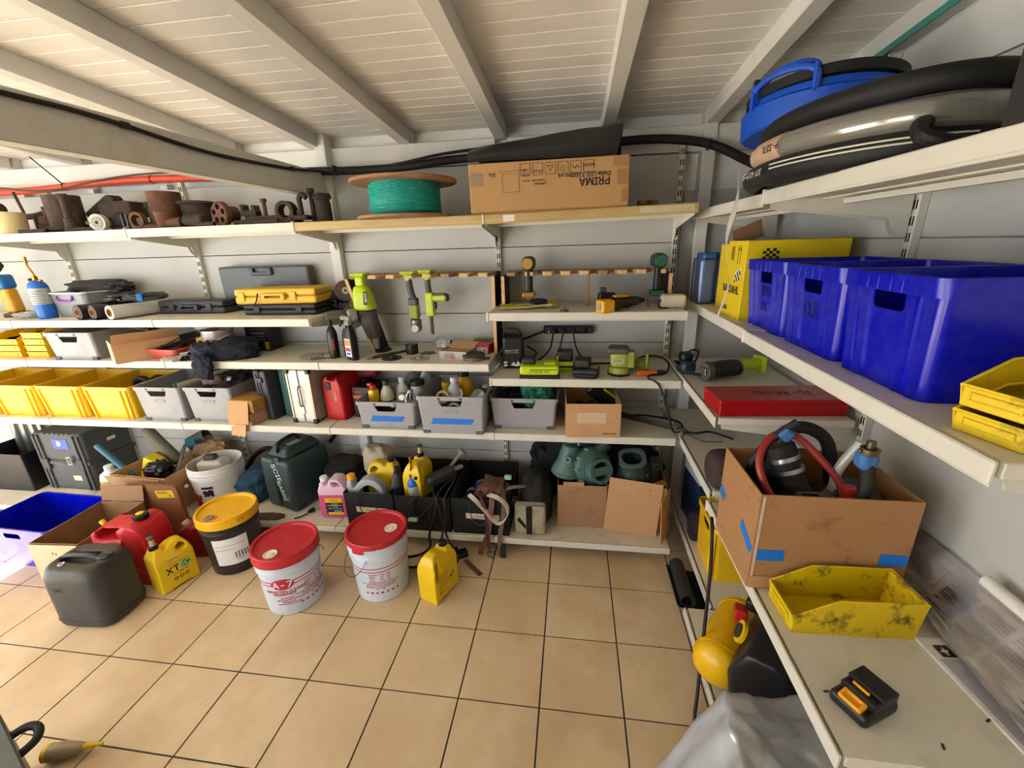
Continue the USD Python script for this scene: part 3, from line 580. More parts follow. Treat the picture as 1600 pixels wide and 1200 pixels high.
solo('rag', lump(0.14, 0.10, 0.07, 4, 0.3), plastic('pink_rag', '#d9c6cb', 0.9, 0.15), 'crumpled pale rag lying in the blue floor crate', 'rag', (-2.36, 0.55, 0.0055))
oc = carton('carton', 'open brown carton on the floor between the blue crate and the red fuel can', 0.29, 0.40, 0.30, (-2.0, 0.515, 0), 4, CARDIN)
part(oc, 'face_print', T(patch(0.288, 0.298), (0, -0.2105, 0.15), (90, 0, 0)), CARDW, 'pale front face')
part(oc, 'marks', txt('f s', 0.018, (0.0, -0.2115, 0.235), (90, 0, 0)), INK)
flap(oc, 0.285, 0.10, (0, 0.208, 0.300), -12, mat=CARDIN)
bd = thing('panel', 'brown board with rounded top and yellow sticker leaning behind the red fuel can', 'board', (-1.83, 0.80, 0.003), rot=(3, 0, 0))
part(bd, 'sheet', ext(rrect(0.36, 0.40, 0.03, 0, 0.20), 0.018, (0, 0, 0), (90, 0, 0)), wood('brown_board', '#7a4a2c', '#8d5a38', scale=(20, 3, 3)))
part(bd, 'sticker', T(patch(0.13, 0.055), (0.085, -0.019, 0.335), (90, -6, 0)), plastic('sticker_yellow', '#d9b51e', 0.5, 0.05), 'yellow sticker')
part(bd, 'sticker_print', cat(txt('6', 0.022, (0.12, -0.0200, 0.318), (90, -6, 0)), [T(patch(0.075, 0.003), (0.07, -0.02, 0.350 - 0.008 * q), (90, -6, 0)) for q in range(2)]), INK)
# --- roll of rubber mat, foreground tool and glue bottle
a = np.linspace(0, 2.4 * np.pi, 40)
rm = [( (0.052 - 0.003 * t) * math.cos(t + 2.2), (0.052 - 0.003 * t) * math.sin(t + 2.2)) for t in a]
mat_poly = LineString([(0.20, -0.046), (0.08, -0.049)] + [(x, y) for x, y in rm[6:]]).buffer(0.0022, 2)
solo('rubber_mat', T(ext(mat_poly, 0.27), (0, 0, 0.0525), (90, 0, 0)), plastic('mat_rubber', '#202123', 0.7, 0.1, 20), 'rolled black rubber mat lying on the tiles at the end of the shelves', 'mat', (1.36, 0.80, 0), 0)
fg = thing('toolbox', 'dark grey steel box with black loop handle in the lower left corner', 'box', (-1.06, -0.665, 0), -23.5)
part(fg, 'body', cham(0.36, 0.30, 0.30, 0.006), plastic('grey_steel_box', '#4d5250', 0.42, 0.08, 5))
part(fg, 'loop_handle', tub([(-0.04, 0.14, 0.275), (-0.03, 0.185, 0.28), (0.0, 0.205, 0.275), (0.035, 0.19, 0.265), (0.045, 0.14, 0.255)], 0.013, 10), RUBBER)
gb = thing('glue_bottle', 'clear glue bottle with yellow pointed nozzle lying on the tiles, lower left corner', 'bottle', (-1.13, -0.425, 0.030), rot=(90, 0, 107))
part(gb, 'body', lathe([(0, 0), (0.026, 0), (0.029, 0.01), (0.029, 0.06), (0.022, 0.10), (0.013, 0.13), (0, 0.13)], 24), plastic('glue_bottle_plastic', '#a89a78', 0.3, 0.2, 20))
part(gb, 'nozzle', lathe([(0, 0.128), (0.013, 0.128), (0.008, 0.15), (0.0055, 0.19), (0, 0.192)], 16), YEL, 'yellow nozzle')
part(gb, 'collar', T(ring(0.030, 0.028, 0.014, 24), (0, 0, 0.004)), YEL)
# ================================================================ on the base shelf, left to right
ZB = 0.1255
FABB = plastic('black_fabric', '#151516', 0.9, 0.2, 12, bump=0.25, bscale=150)
NAVY = plastic('navy_cloth', '#1a1d2b', 0.95, 0.25, 8, bump=0.3, bscale=60)
def rbin(name, label, w, d, h, loc, t=0.004, mat=None, cat_='storage bin', group=None):
    p = thing(name, label, cat_, loc, group=group)
    part(p, 'body', tray(w, d, h, t, 1.02, 0.012), mat or FABB); return p
rbin('plastic_bin', 'black open plastic bin at the far left end of the base shelf', 0.42, 0.40, 0.30, (-3.36, 1.20, ZB), mat=BLACKP)
tb = thing('pipe', 'bundle of bright steel pipes standing in the far left black bin', 'pipe', (-3.42, 1.25, ZB + 0.006))
for q in range(6): part(tb, 'tube', T(ring(0.024, 0.021, 0.56, 16), (-0.12 + q * 0.05, 0.02 * (q % 2), 0), (0, 4 - q, 0)), plastic('galvanised', '#a5a7a3', 0.35, 0.15, 10, metal=0.9))
# --- hard case
hc = thing('hard_case', 'large dark grey ribbed hard equipment case with a blue sticker', 'case', (-2.855, 1.215, ZB), -1)
HCM = plastic('hard_case_plastic', '#45484a', 0.5, 0.1, 6, dirt=0.3, dirtcol='#6e6c66', dscale=6, dpos=(0.5, 0.75))
part(hc, 'body', rb(0.43, 0.33, 0.225, 0.025), HCM); part(hc, 'lid', rb(0.43, 0.33, 0.225, 0.025, z0=0.232), HCM)
part(hc, 'seal_band', cham(0.44, 0.34, 0.03, 0.006, z0=0.212), HCM)
for sx in (-0.19, -0.155, 0.15, 0.19): part(hc, 'rib', T(cham(0.02, 0.02, 0.43, 0.004), (sx, -0.168, 0.012)), HCM)
for q in range(6): part(hc, 'tooth', hull([(-0.12 + q * 0.042 + a, b, 0.455) for a in (0, 0.026) for b in (-0.16, -0.10)] + [(-0.12 + q * 0.042 + 0.013 + a, -0.165, 0.436) for a in (-0.004, 0.004)]), HCM, smooth=False)
for sx in (-0.15, 0.15): part(hc, 'latch', T(rb(0.05, 0.022, 0.085, 0.006), (sx, -0.172, 0.175)), DKGREY)
part(hc, 'handle', tub([(-0.215, -0.08, 0.19), (-0.255, -0.08, 0.20), (-0.255, 0.06, 0.20), (-0.215, 0.06, 0.19)], 0.012, 8, 4), DKGREY)
part(hc, 'sticker', T(patch(0.13, 0.075), (0.02, -0.1665, 0.375), (90, 0, 0)), plastic('sticker_blue', '#1d4fc0', 0.4, 0.1, 30), 'blue sticker')
part(hc, 'sticker_figure', T(ext(Polygon([(-0.02, -0.015), (0.005, -0.02), (0.022, 0.0), (0.01, 0.02), (-0.012, 0.022)]), 0.0012), (0.01, -0.1675, 0.378), (90, 0, 0)), plastic('sticker_cream', '#d9d2b4', 0.5, 0.2, 40))
part(hc, 'label', T(patch(0.035, 0.06), (0.075, -0.1860, 0.225 + 0.03), (90, -8, 0)), LABELW); part(hc, 'label_bars', cat([T(patch(0.006, 0.05, 0.001), (0.066 + 0.010 * q, -0.1870, 0.255), (90, -8, 0)) for q in range(3)]), INK)
part(hc, 'label', T(patch(0.07, 0.04), (0.065, -0.1665, 0.105), (90, 0, 0)), plastic('label_cream', '#d7d2a8', 0.5, 0.15, 40))
part(hc, 'lettering', txt('SAMSONITE', 0.014, (-0.05, -0.1825, 0.222), (90, 0, 0), 0.0015), GREYINK)
part(hc, 'label', T(patch(0.06, 0.025), (0.2155, 0.02, 0.35), (90, 0, 90)), LABELW)
# --- bottle, carton and what sticks out of it
bt = thing('bottle', 'white bottle with a red and yellow label beside the carton on the base shelf', 'bottle', (-2.405, 0.985, ZB), 8)
part(bt, 'body', lathe([(0, 0), (0.060, 0), (0.066, 0.008), (0.066, 0.17), (0.058, 0.205), (0.030, 0.225), (0.026, 0.24), (0, 0.24)], 32), WHITEP)
part(bt, 'label', ring(0.0672, 0.065, 0.13, 32, 0.025), plastic('label_ivory', '#d9d6c6', 0.5, 0.05))
part(bt, 'label_band', ring(0.0678, 0.065, 0.022, 32, 0.072), plastic('label_red', '#cf3a2e', 0.5, 0.05), 'red label band')
part(bt, 'label_band', ring(0.0678, 0.065, 0.035, 32, 0.032), plastic('label_yellow', '#d3b41f', 0.5, 0.05), 'yellow label band'); part(bt, 'label_band', ring(0.0678, 0.065, 0.016, 32, 0.150), plastic('label_yellow', '#d3b41f'), 'yellow label band')
part(bt, 'label_print', cat([wrap(flat('Nettoyant', 0.010, 0.0006), 0.0674, 0.108 + 0.018 * q, -70) for q in range(2)]), GREYINK)
part(bt, 'cap', T(cyl(0.028, 0.025, 24, c=0.003), (0, 0, 0.238)), WHITEP)
cb = carton('carton', 'open carton with a strip of clear tape, between the white bottle and white bucket', 0.44, 0.36, 0.265, (-2.03, 1.04, ZB), -3, CARDL)
part(cb, 'front_flap', T(trimesh.creation.box((0.43, 0.004, 0.12)), (0.0, -0.196, 0.215), (18, 0, 0)), CARDL); part(cb, 'tape', T(trimesh.creation.box((0.05, 0.0012, 0.263)), (-0.06, -0.1808, 0.132)), plastic('packing_tape', '#d3b792', 0.3, 0.05))
solo('yellow_box', T(cham(0.09, 0.08, 0.16, 0.003), (0, 0, 0)), plastic('lemon_card', '#dccb1c', 0.5, 0.08), 'small bright yellow box standing tilted in the carton of scrap', 'box', (-2.12, 1.02, 0.30), rot=(0, 24, 0))
solo('brush_handle', T(cat(cyl(0.019, 0.36, 18, c=0.004), T(cyl(0.021, 0.09, 18, c=0.003), (0, 0, -0.07))), (0, 0, 0)), plastic('teal_handle', '#2f6f86', 0.45, 0.25, 14), 'worn teal blue tube leaning out of the carton over the white bottle', 'tube', (-2.205, 0.99, 0.275), rot=(0, -43, 0))
ot = thing('tube', 'olive grey plastic tube leaning out of the carton towards the shelf above', 'tube', (-2.0, 1.13, 0.36), rot=(0, -38, 0))
part(ot, 'pipe', ring(0.040, 0.035, 0.31, 24), plastic('olive_tube', '#6d6a55', 0.6, 0.12, 8)); part(ot, 'rim', ring(0.042, 0.036, 0.012, 24, 0.298), plastic('olive_tube', '#6d6a55'))
gr = thing('fan_grille', 'black round fan grille lying tilted on top of the carton of scrap', 'grille', (-1.90, 1.05, 0.41), rot=(62, 0, -48))
for r in (0.115, 0.085, 0.055, 0.03): part(gr, 'ring', T(tub([(r * math.cos(a), r * math.sin(a), 0) for a in np.arange(0, 6.28, 0.5)], 0.006 if r > 0.1 else 0.0035, 6, 3, True)), plastic('grille_grey', '#4b4d4f', 0.4, 0.1))
for a in range(8): part(gr, 'spoke', tub([(0, 0, 0), (0.115 * math.cos(a * .785), 0.115 * math.sin(a * .785), 0)], 0.003, 5, smooth=False), plastic('grille_grey', '#4b4d4f'))
solo('plastic_bag', lump(0.17, 0.14, 0.11, 9, 0.35, 4), plastic('black_bag_gloss', '#131415', 0.25, 0.2), 'glossy black plastic bag crumpled between the yellow box and fan grille', 'bag', (-2.0, 0.98, 0.33))
solo('pipe_stub', T(ring(0.055, 0.048, 0.13, 28), rot=(0, 0, 0)), plastic('pipe_grey', '#4c5053', 0.5, 0.08), 'short dark grey pipe piece lying behind the fan grille', 'pipe', (-1.98, 1.24, 0.44), rot=(0, 65, 20))
solo('paper_wad', lump(0.33, 0.16, 0.17, 12, 0.42, 3, sq=0.8), plastic('kraft_paper', '#a47f5c', 0.85, 0.15, 12), 'crumpled brown kraft paper heap behind the white bucket', 'paper', (-1.86, 1.26, 0.32))
solo('block', rb(0.06, 0.03, 0.05, 0.006), plastic('teal_block', '#1f7d92', 0.5), 'small teal block lying on the brown crumpled paper', 'block', (-1.905, 1.17, 0.468), 35)
# --- white bucket
wbk = thing('bucket', 'white open bucket with red stripes and a black printed emblem on the base shelf', 'bucket', (-1.609, 1.036, ZB))
body, rr = pail_body(0.168, 0.312, open_=True); part(wbk, 'body', body, plastic('bucket_white', '#e2e0da', 0.4, 0.04, 4, dirt=0.2, dirtcol='#b1a68f'))
sl = (rr(0.3) - rr(0)) / 0.312
for k_ in range(2):
    for s in (-1, 1):
        sh = ext(Polygon([(0, 0), (0.022, 0), (0.055, 0.10), (0.033, 0.10)]), 0.0009); sh = T(sh, (s * 0 + k_ * 0.034, 0, 0))
        part(wbk, 'stripe', wrap(sh, rr(0.07) + 0.0004, 0.03, -20 if s > 0 else -128, sl), plastic('bucket_red', '#b21f34', 0.45))
part(wbk, 'emblem', wrap(T(cat(T(patch(0.07, 0.016), (0, 0.07, 0)), [ext(Point(x, y).buffer(r, 6), 0.0008) for x, y, r in ((-0.018, 0.035, 0.016), (0.014, 0.038, 0.018), (-0.005, 0.018, 0.012), (0.022, 0.015, 0.010), (-0.024, 0.012, 0.008))]), (0, 0, 0)), rr(0.13) + 0.0004, 0.115, -75, sl), INK)
part(wbk, 'bail', tub([(-0.10, -0.125, 0.24), (-0.14, -0.14, 0.19), (-0.175, -0.10, 0.155), (-0.185, -0.04, 0.17), (-0.165, 0.03, 0.24)], 0.0022, 6), WIRE)
part(wbk, 'grip', T(cyl(0.012, 0.05, 14), (-0.178, -0.095, 0.155), (30, 60, 0)), WHITEP)
cn = thing('canister', 'white plastic canister with a grey cap standing inside the white bucket', 'canister', (-1.66, 1.07, ZB + 0.01), 12)
part(cn, 'body', cat(rb(0.17, 0.12, 0.29, 0.025)), plastic('canister_plastic', '#cfc6bf', 0.5, 0.1, 8)); part(cn, 'cap', T(rb(0.075, 0.05, 0.035, 0.008), (-0.01, 0, 0.288)), DKGREY, 'dark grey cap')
# --- hose loop, blue cloth, saw case, black bag, pink jug
solo('hose', tub([(-1.70, 1.33, 0.155), (-1.65, 1.33, 0.215), (-1.555, 1.33, 0.325), (-1.44, 1.33, 0.385), (-1.36, 1.33, 0.33), (-1.31, 1.32, 0.22), (-1.30, 1.31, 0.145), (-1.40, 1.30, 0.142), (-1.55, 1.29, 0.142)], 0.017, 10), RUBBER, 'black rubber hose looped against the wall behind the white bucket', 'hose')
BLUECL = plastic('blue_towel', '#1c4a66', 0.95, 0.2, 10, bump=0.4, bscale=90, sheen=0.2)
solo('towel', lump(0.24, 0.26, 0.22, 21, 0.32, 3.2), BLUECL, 'crumpled petrol blue towel between the white bucket and green saw case', 'towel', (-1.40, 1.10, ZB))
gs = thing('tool_case', 'dark green plastic saw case with handwritten white lettering on its front', 'case', (-1.075, 1.125, ZB), -17)
GCASE = plastic('green_case_plastic', '#2b3f40', 0.45, 0.1, 6, dirt=0.12, dirtcol='#17201f')
part(gs, 'shell', soft(rb(0.135, 0.33, 0.37, 0.03), 0.02, 2).apply_translation((-0.068, 0, 0)), GCASE); part(gs, 'shell', soft(rb(0.135, 0.33, 0.37, 0.03), 0.02, 2).apply_translation((0.068, 0, 0)), GCASE)
part(gs, 'top', T(cham(0.19, 0.28, 0.075, 0.02, 0.82), (0, 0.01, 0.36)), GCASE)
part(gs, 'ribs', cat([T(cham(0.075, 0.006, 0.006, 0.002), (sx, -0.163, 0.10 + 0.017 * q)) for q in range(11) for sx in (-0.083, 0.083)]), GCASE)
part(gs, 'handle', tub([(0, -0.12, 0.40), (0, -0.10, 0.455), (0, 0.02, 0.468), (0, 0.06, 0.42)], 0.013, 10), BLACKP)
part(gs, 'lettering', cat(T(txt('SCIE', 0.04, (0, 0, 0), (90, 0, 0)), (0.0, -0.1665, 0.275), (0, 72, 0)), T(txt('SABRE', 0.034, (0, 0, 0), (90, 0, 0)), (0.025, -0.1665, 0.145), (0, 72, 0))), WHITEINK, 'white handwritten lettering')
part(gs, 'plate', T(patch(0.05, 0.09), (0.04, -0.02, 0.4365), (0, 0, 0)), plastic('plate_silver', '#a8a79b', 0.4), 'silver rating plate'); part(gs, 'badge', T(patch(0.012, 0.045), (0.09, -0.1655, 0.10), (90, 0, 0)), plastic('badge_gold', '#8c7a3c', 0.5))
part(gs, 'latch', T(rb(0.05, 0.016, 0.04, 0.006), (0.03, -0.150, 0.345)), GCASE)
sb = thing('bag', 'black soft tool bag slumped between the green saw case and the fabric bins', 'bag', (-0.76, 1.20, ZB), 0)
part(sb, 'body', lump(0.30, 0.26, 0.30, 31, 0.22, 2.5), FABB); part(sb, 'strap', strap([(-0.15, -0.10, 0.17), (-0.03, -0.135, 0.20), (0.08, -0.11, 0.25), (0.14, 0.0, 0.28)], 0.016, 0.003), plastic('strap_black', '#232325', 0.8))
solo('rod', T(cyl(0.012, 0.42, 14), (0, 0, 0)), RUBBER, 'thin black rod leaning against the wall above the green saw case', 'rod', (-0.945, 1.345, 0.45), rot=(-2, 40, 0))
pj = thing('jug', 'translucent jug of pink liquid with a yellow and black label', 'jug', (-0.715, 0.965, ZB), 6)
o = Polygon([(-0.09, 0), (0.085, 0), (0.092, 0.02), (0.094, 0.19), (0.07, 0.24), (0.045, 0.272), (-0.01, 0.274), (-0.025, 0.235), (-0.045, 0.232), (-0.05, 0.25), (-0.078, 0.25), (-0.08, 0.23), (-0.094, 0.20), (-0.096, 0.02)]).difference(Polygon([(0.0, 0.258), (0.04, 0.256), (0.062, 0.225), (0.012, 0.222)]))
m = ext(o, 0.10, (0, 0.05, 0), (90, 0, 0))
part(pj, 'body', soft(m, 0.010, 3), look('pink_jug_plastic', {'tc': ('texture_coordinate', {}), 's': ('separate_xyz', {}), 'r': ('rgb_ramp', {'ramp': [(0.165, lin('#e0508a')), (0.172, lin('#e8c3d4'))]}), 'p': ('principled_bsdf', {'roughness': 0.35, 'subsurface_weight': 0.3, 'subsurface_radius': (0.03, 0.01, 0.01), 'subsurface_scale': 0.5})}, [('tc.object', 's.vector'), ('s.z', 'r.fac'), ('r.color', 'p.base_color')]))
part(pj, 'cap', T(cyl(0.024, 0.03, 20, c=0.003), (-0.064, 0, 0.245)), WHITEP, 'white cap')
part(pj, 'label', T(patch(0.11, 0.125), (0.0, -0.0500, 0.085), (90, 0, 0)), INK, 'black label'); part(pj, 'label_band', T(patch(0.11, 0.034, 0.0012), (0, -0.0502, 0.130), (90, 0, 0)), YEL, 'yellow label band')
part(pj, 'label_band', T(patch(0.10, 0.018, 0.0012), (0.005, -0.0502, 0.034), (90, 0, 0)), YEL, 'yellow label band'); part(pj, 'label_patch', T(patch(0.05, 0.014, 0.0012), (0.02, -0.0504, 0.052), (90, 0, 0)), plastic('sky_ink', '#5fa3c8', 0.5))
part(pj, 'label_print', cat([txt(s, 0.0075, (0.003, -0.0506, 0.100 - 0.011 * q), (90, 0, 0)) for q, s in enumerate(('LIQUIDE', 'REFROIDISSEMENT', '- 25 C', 'PRET A L EMPLOI'))]), WHITEINK)
part(pj, 'brand_print', txt('BARDAHL', 0.009, (0, -0.0508, 0.126), (90, 0, 0)), INK)
solo('cable_plug', cat(tub([(0, 0, 0.006), (0.03, 0.02, 0.006), (0.06, 0.06, 0.006)], 0.004, 6), T(lathe([(0, 0), (0.006, 0), (0.014, 0.02), (0.014, 0.045), (0, 0.05)], 14), (0.06, 0.06, 0.014), (90, 0, 150))), RUBBER, 'black cable plug lying on the base shelf in front of the saw case', 'plug', (-0.98, 0.875, ZB))
solo('dirt_patch', T(lump(0.22, 0.09, 0.006, 40, 0.4, 4, 3), (0, 0, 0)), plastic('brown_dirt', '#5b4128', 0.95, 0.3, 30), 'dry brown dirt spilled on the base shelf in front of the saw case', 'dirt', (-1.16, 0.885, ZB), kind='stuff')
# --- three black fabric bins with strips of tape
LBIN = []
for x0, x1, lab, word in ((-0.592, -0.275, 'black fabric bin holding oil jugs, leftmost of three in a row', 'Parkside'), (-0.268, 0.074, 'black fabric bin holding cables and a yellow jug, middle of three in a row', None), (0.082, 0.425, 'black fabric bin with webbing straps hanging out, rightmost of three in a row', 'Gresillons')):
    w = x1 - x0; p = thing('storage_bin', lab, 'storage bin', ((x0 + x1) / 2, 1.08, ZB)); LBIN.append(p)
    part(p, 'body', tray(w, 0.47, 0.238, 0.005, 1.015, 0.006), FABB)
    if word:
        part(p, 'tape_label', T(patch(0.20, 0.036), (0.015, -0.2345, 0.125), (90, 1, 0)), plastic('masking_tape', '#cfc3a4', 0.7, 0.08, 20), 'cream masking tape label'); part(p, 'label_writing', txt(word, 0.014, (0.02, -0.2355, 0.118), (90, 1, 0)), plastic('red_marker', '#b0493c', 0.6), 'red handwriting')
    cc = plastic('bin_cord', '#2f4f86', 0.6) if word == 'Gresillons' else plastic('bin_cord_black', '#2a2a2c', 0.6)
    part(p, 'pull_cord', tub([(-0.06, -0.237, 0.20), (-0.055, -0.242, 0.14), (-0.03, -0.243, 0.085), (0.02, -0.243, 0.075), (0.045, -0.242, 0.13), (0.055, -0.237, 0.20)], 0.0025, 6), cc)
fm = solo('foam_bag', lump(0.20, 0.16, 0.20, 44, 0.25, 2.6), plastic('dirty_foam', '#b5a993', 0.8, 0.2, 8, dirt=0.4, dirtcol='#5d5345', dscale=7), 'dirty cream dust bag heaped on the yellow jugs at the back of the left bin', 'bag', (-0.50, 1.17, 0.335))
y1 = jug('oil_jug', 'yellow oil jug with bold black print leaning in the left black fabric bin', (-0.425, 1.075, ZB + 0.075), 100, hole_s, BLACKP, OILY)
xt_print(y1, 0.118)
jug('oil_jug', 'yellow oil jug lying under the dirty dust bag in the left black fabric bin', (-0.50, 1.225, ZB + 0.006), 85, hole_s, OILY, OILY)
gj = thing('jug', 'pale grey detergent jug with orange cap and round handle in the left fabric bin', 'jug', (-0.475, 0.935, ZB + 0.007), 5)
o = Polygon([(-0.115, 0), (0.11, 0), (0.115, 0.15)] + [(0.02 + 0.10 * math.cos(t), 0.17 + 0.125 * math.sin(t)) for t in np.linspace(0.1, 2.6, 14)] + [(-0.078, 0.235), (-0.078, 0.285), (-0.112, 0.285), (-0.118, 0.2)]).difference(T_ := Polygon([(0.02 + 0.065 * math.cos(t), 0.175 + 0.075 * math.sin(t)) for t in np.linspace(-0.2, 3.3, 16)]))
part(gj, 'body', soft(ext(o, 0.075, (0, 0.0375, 0), (90, 0, 0)), 0.010, 3), plastic('detergent_grey', '#aab0b8', 0.4, 0.04)); part(gj, 'cap', T(cat(cyl(0.026, 0.034, 20, c=0.004)), (-0.095, 0, 0.278)), plastic('orange_cap', '#f0a81c', 0.4), 'orange yellow cap')
bb = thing('bottle', 'black oil bottle leaning at the right side of the left fabric bin', 'bottle', (-0.322, 0.985, ZB + 0.03), rot=(0, 6, 10))
part(bb, 'body', soft(hull(np.vstack([np.c_[np.array(rrect(a, b, 0.02).exterior.coords), np.full(len(rrect(a, b, 0.02).exterior.coords), z)] for a, b, z in ((0.075, 0.12, 0), (0.08, 0.125, 0.2), (0.045, 0.05, 0.29))])), 0.012, 2), BLACKP); part(bb, 'cap', T(cyl(0.02, 0.03, 16), (0, 0, 0.285)), BLACKP)
y3 = jug('oil_jug', 'yellow jug with beige pouring neck standing tilted in the middle fabric bin', (-0.175, 1.03, ZB + 0.12), 175, hole_l, BLACKP, OILY, spout=True)
def torch(label, loc, rot, h=0.27, r=0.035, band=True):
    p = thing('gas_torch', label, 'gas torch', loc, rot=rot)
    part(p, 'canister', lathe([(0, 0), (r - 0.004, 0), (r, 0.006), (r, h * .82), (r * .85, h * .92), (r * .4, h), (0, h)], 32), plastic('torch_blue', '#1466c8', 0.32, 0.06))
    part(p, 'label', ring(r + 0.0008, r - 0.002, h * .42, 32, h * .38), plastic('torch_label', '#a9b0ae', 0.45, 0.15, 40), 'silver label')
    part(p, 'label_print', cat([wrap(patch(r * 1.5, 0.003, 0.0006), r + 0.001, h * .42 + 0.014 * q, -60) for q in range(6)]), plastic('torch_print', '#3d4a56', 0.5))
    part(p, 'valve', T(cat(cyl(0.014, 0.03, 16, c=0.003), T(cyl(0.008, 0.045, 10), (0, 0, 0), (0, 90, 0))), (0, 0, h - 0.004)), BRASS, 'brass valve'); part(p, 'knob', T(cyl(0.011, 0.016, 12, c=0.002), (-0.045, 0, h + 0.002), (0, 90, 0)), DKGREY)
    part(p, 'burner_tube', tub([(0, 0, h + 0.015), (0.002, 0, h + 0.035), (-0.012, 0, h + 0.065), (-0.022, 0, h + 0.09), (-0.022, 0, h + 0.115)], 0.0055, 10), BRASS, 'brass burner tube'); part(p, 'nozzle', T(cyl(0.0085, 0.04, 14), (-0.022, 0, h + 0.10)), BRASS, 'brass nozzle')
    return p
torch('blue gas torch standing in the middle fabric bin in front of the yellow jug', (-0.155, 0.93, ZB + 0.055), (0, 8, 150), 0.25)
# cables and black tools in the middle bin
for n_, (pts, r, lab) in enumerate((([(0.05, 1.0, 0.40), (0.02, 0.92, 0.39), (0.0, 0.84, 0.365), (-0.01, 0.815, 0.27), (-0.05, 0.80, 0.14), (-0.05, 0.79, 0.06), (-0.11, 0.77, 0.012), (-0.22, 0.72, 0.012), (-0.14, 0.66, 0.012), (-0.02, 0.70, 0.012)], 0.007, 'black cable hanging from the middle fabric bin down to a loop on the tiles'),
        ([(-0.06, 0.96, 0.36), (-0.02, 0.86, 0.375), (0.02, 0.815, 0.30), (0.06, 0.795, 0.13), (0.10, 0.785, 0.05), (0.13, 0.74, 0.012), (0.10, 0.70, 0.012)], 0.006, 'black cable hanging behind the single yellow jug on the tiles'),
        ([(-0.10, 0.88, 0.30), (-0.12, 0.838, 0.362), (-0.17, 0.825, 0.32), (-0.19, 0.825, 0.24), (-0.165, 0.825, 0.21), (-0.11, 0.825, 0.235), (-0.03, 0.825, 0.33), (0.02, 0.85, 0.37)], 0.004, 'thin black lead looped over the front of the middle fabric bin'),
        ([(0.06, 1.1, 0.41), (0.075, 0.95, 0.41), (0.05, 0.84, 0.366), (0.055, 0.812, 0.25), (0.02, 0.795, 0.10), (0.03, 0.79, 0.03), (0.06, 0.72, 0.012), (0.13, 0.66, 0.012)], 0.006, 'black cable hanging over the right edge of the middle fabric bin'))):
    solo('cable', tub(pts, r, 8), RUBBER, lab, 'cable')
solo('mains_plug', T(rb(0.06, 0.03, 0.02, 0.008), (0, 0, 0)), plastic('pale_green_plug', '#a9cdb0', 0.5), 'pale green plug hanging on the front of the middle fabric bin', 'plug', (-0.155, 0.828, 0.205))
dg = thing('drill', 'dirty black corded drill lying in the middle fabric bin', 'drill', (-0.02, 1.03, 0.36), rot=(0, -12, 35))
part(dg, 'body', soft(rb(0.19, 0.07, 0.08, 0.025), 0.015, 2), plastic('drill_dark', '#2b2d29', 0.5, 0.2)); part(dg, 'chuck', T(cyl(0.022, 0.06, 18, r2=0.015), (0.09, 0, 0.04), (0, 90, 0)), STEELW); part(dg, 'grip', T(rb(0.045, 0.04, 0.12, 0.015), (-0.05, 0, -0.10), (0, 12, 0)), BLACKP)
solo('hand_lamp', cat(T(lathe([(0, 0), (0.012, 0), (0.012, 0.10), (0.03, 0.13), (0.03, 0.14), (0, 0.135)], 18))), plastic('lamp_grey', '#8b8c8c', 0.35), 'grey hand lamp pointing up at the back of the middle fabric bin', 'lamp', (0.0, 1.14, 0.40), rot=(0, 40, 20))
# straps in the right bin
TAN = plastic('leather_tan', '#6d4630', 0.6, 0.2, 14); WEB = plastic('webbing_cream', '#cfc3ad', 0.85, 0.08, 30); MAR = plastic('webbing_maroon', '#4d2428', 0.85, 0.1, 30)
for pts, w, m_, lab in (
    ([(0.18, 0.90, 0.36), (0.23, 0.838, 0.368), (0.29, 0.815, 0.32), (0.365, 0.80, 0.245), (0.42, 0.80, 0.29), (0.425, 0.80, 0.36), (0.37, 0.82, 0.40), (0.30, 0.88, 0.38)], 0.026, WEB, 'cream webbing strap looped over the front of the right fabric bin'),
    ([(0.30, 0.95, 0.39), (0.33, 0.84, 0.375), (0.325, 0.815, 0.30), (0.30, 0.805, 0.15), (0.26, 0.80, 0.06), (0.255, 0.80, 0.02)], 0.03, TAN, 'tan leather strap hanging from the right fabric bin over the shelf edge'),
    ([(0.36, 0.96, 0.40), (0.40, 0.84, 0.38), (0.40, 0.815, 0.31), (0.375, 0.80, 0.15), (0.375, 0.795, 0.06), (0.39, 0.795, -0.0 + 0.025)], 0.026, plastic('leather_grey_brown', '#6b5247', 0.6, 0.15), 'brown grey strap with a black end hanging beside the cream webbing'),
    ([(0.24, 0.93, 0.37), (0.27, 0.838, 0.37), (0.30, 0.812, 0.26), (0.305, 0.80, 0.12), (0.315, 0.795, 0.04)], 0.02, MAR, 'maroon strap with a ring hanging from the right fabric bin')):
    solo('strap', strap(pts, w, 0.004, wd=((1, 0, 0) if m_ is not WEB else (0.35, 1, 0.3))), m_, lab, 'strap')
solo('strap_end', rb(0.035, 0.012, 0.09, 0.004), BLACKP, 'black buckle end of the strap hanging below the base shelf', 'buckle', (0.388, 0.797, 0.012), rot=(0, 5, 0))
solo('ring_hook', T(tub([(0.02 * math.cos(a), 0, 0.03 * math.sin(a)) for a in np.arange(0, 6.2, 0.6)], 0.004, 8, 3, True)), WIRE, 'steel ring on the maroon strap below the shelf edge', 'ring', (0.318, 0.795, 0.035))
solo('leather_pouch', lump(0.22, 0.24, 0.15, 51, 0.4, 3), TAN, 'heap of tan leather harness straps in the right fabric bin', 'harness', (0.31, 1.0, 0.25))
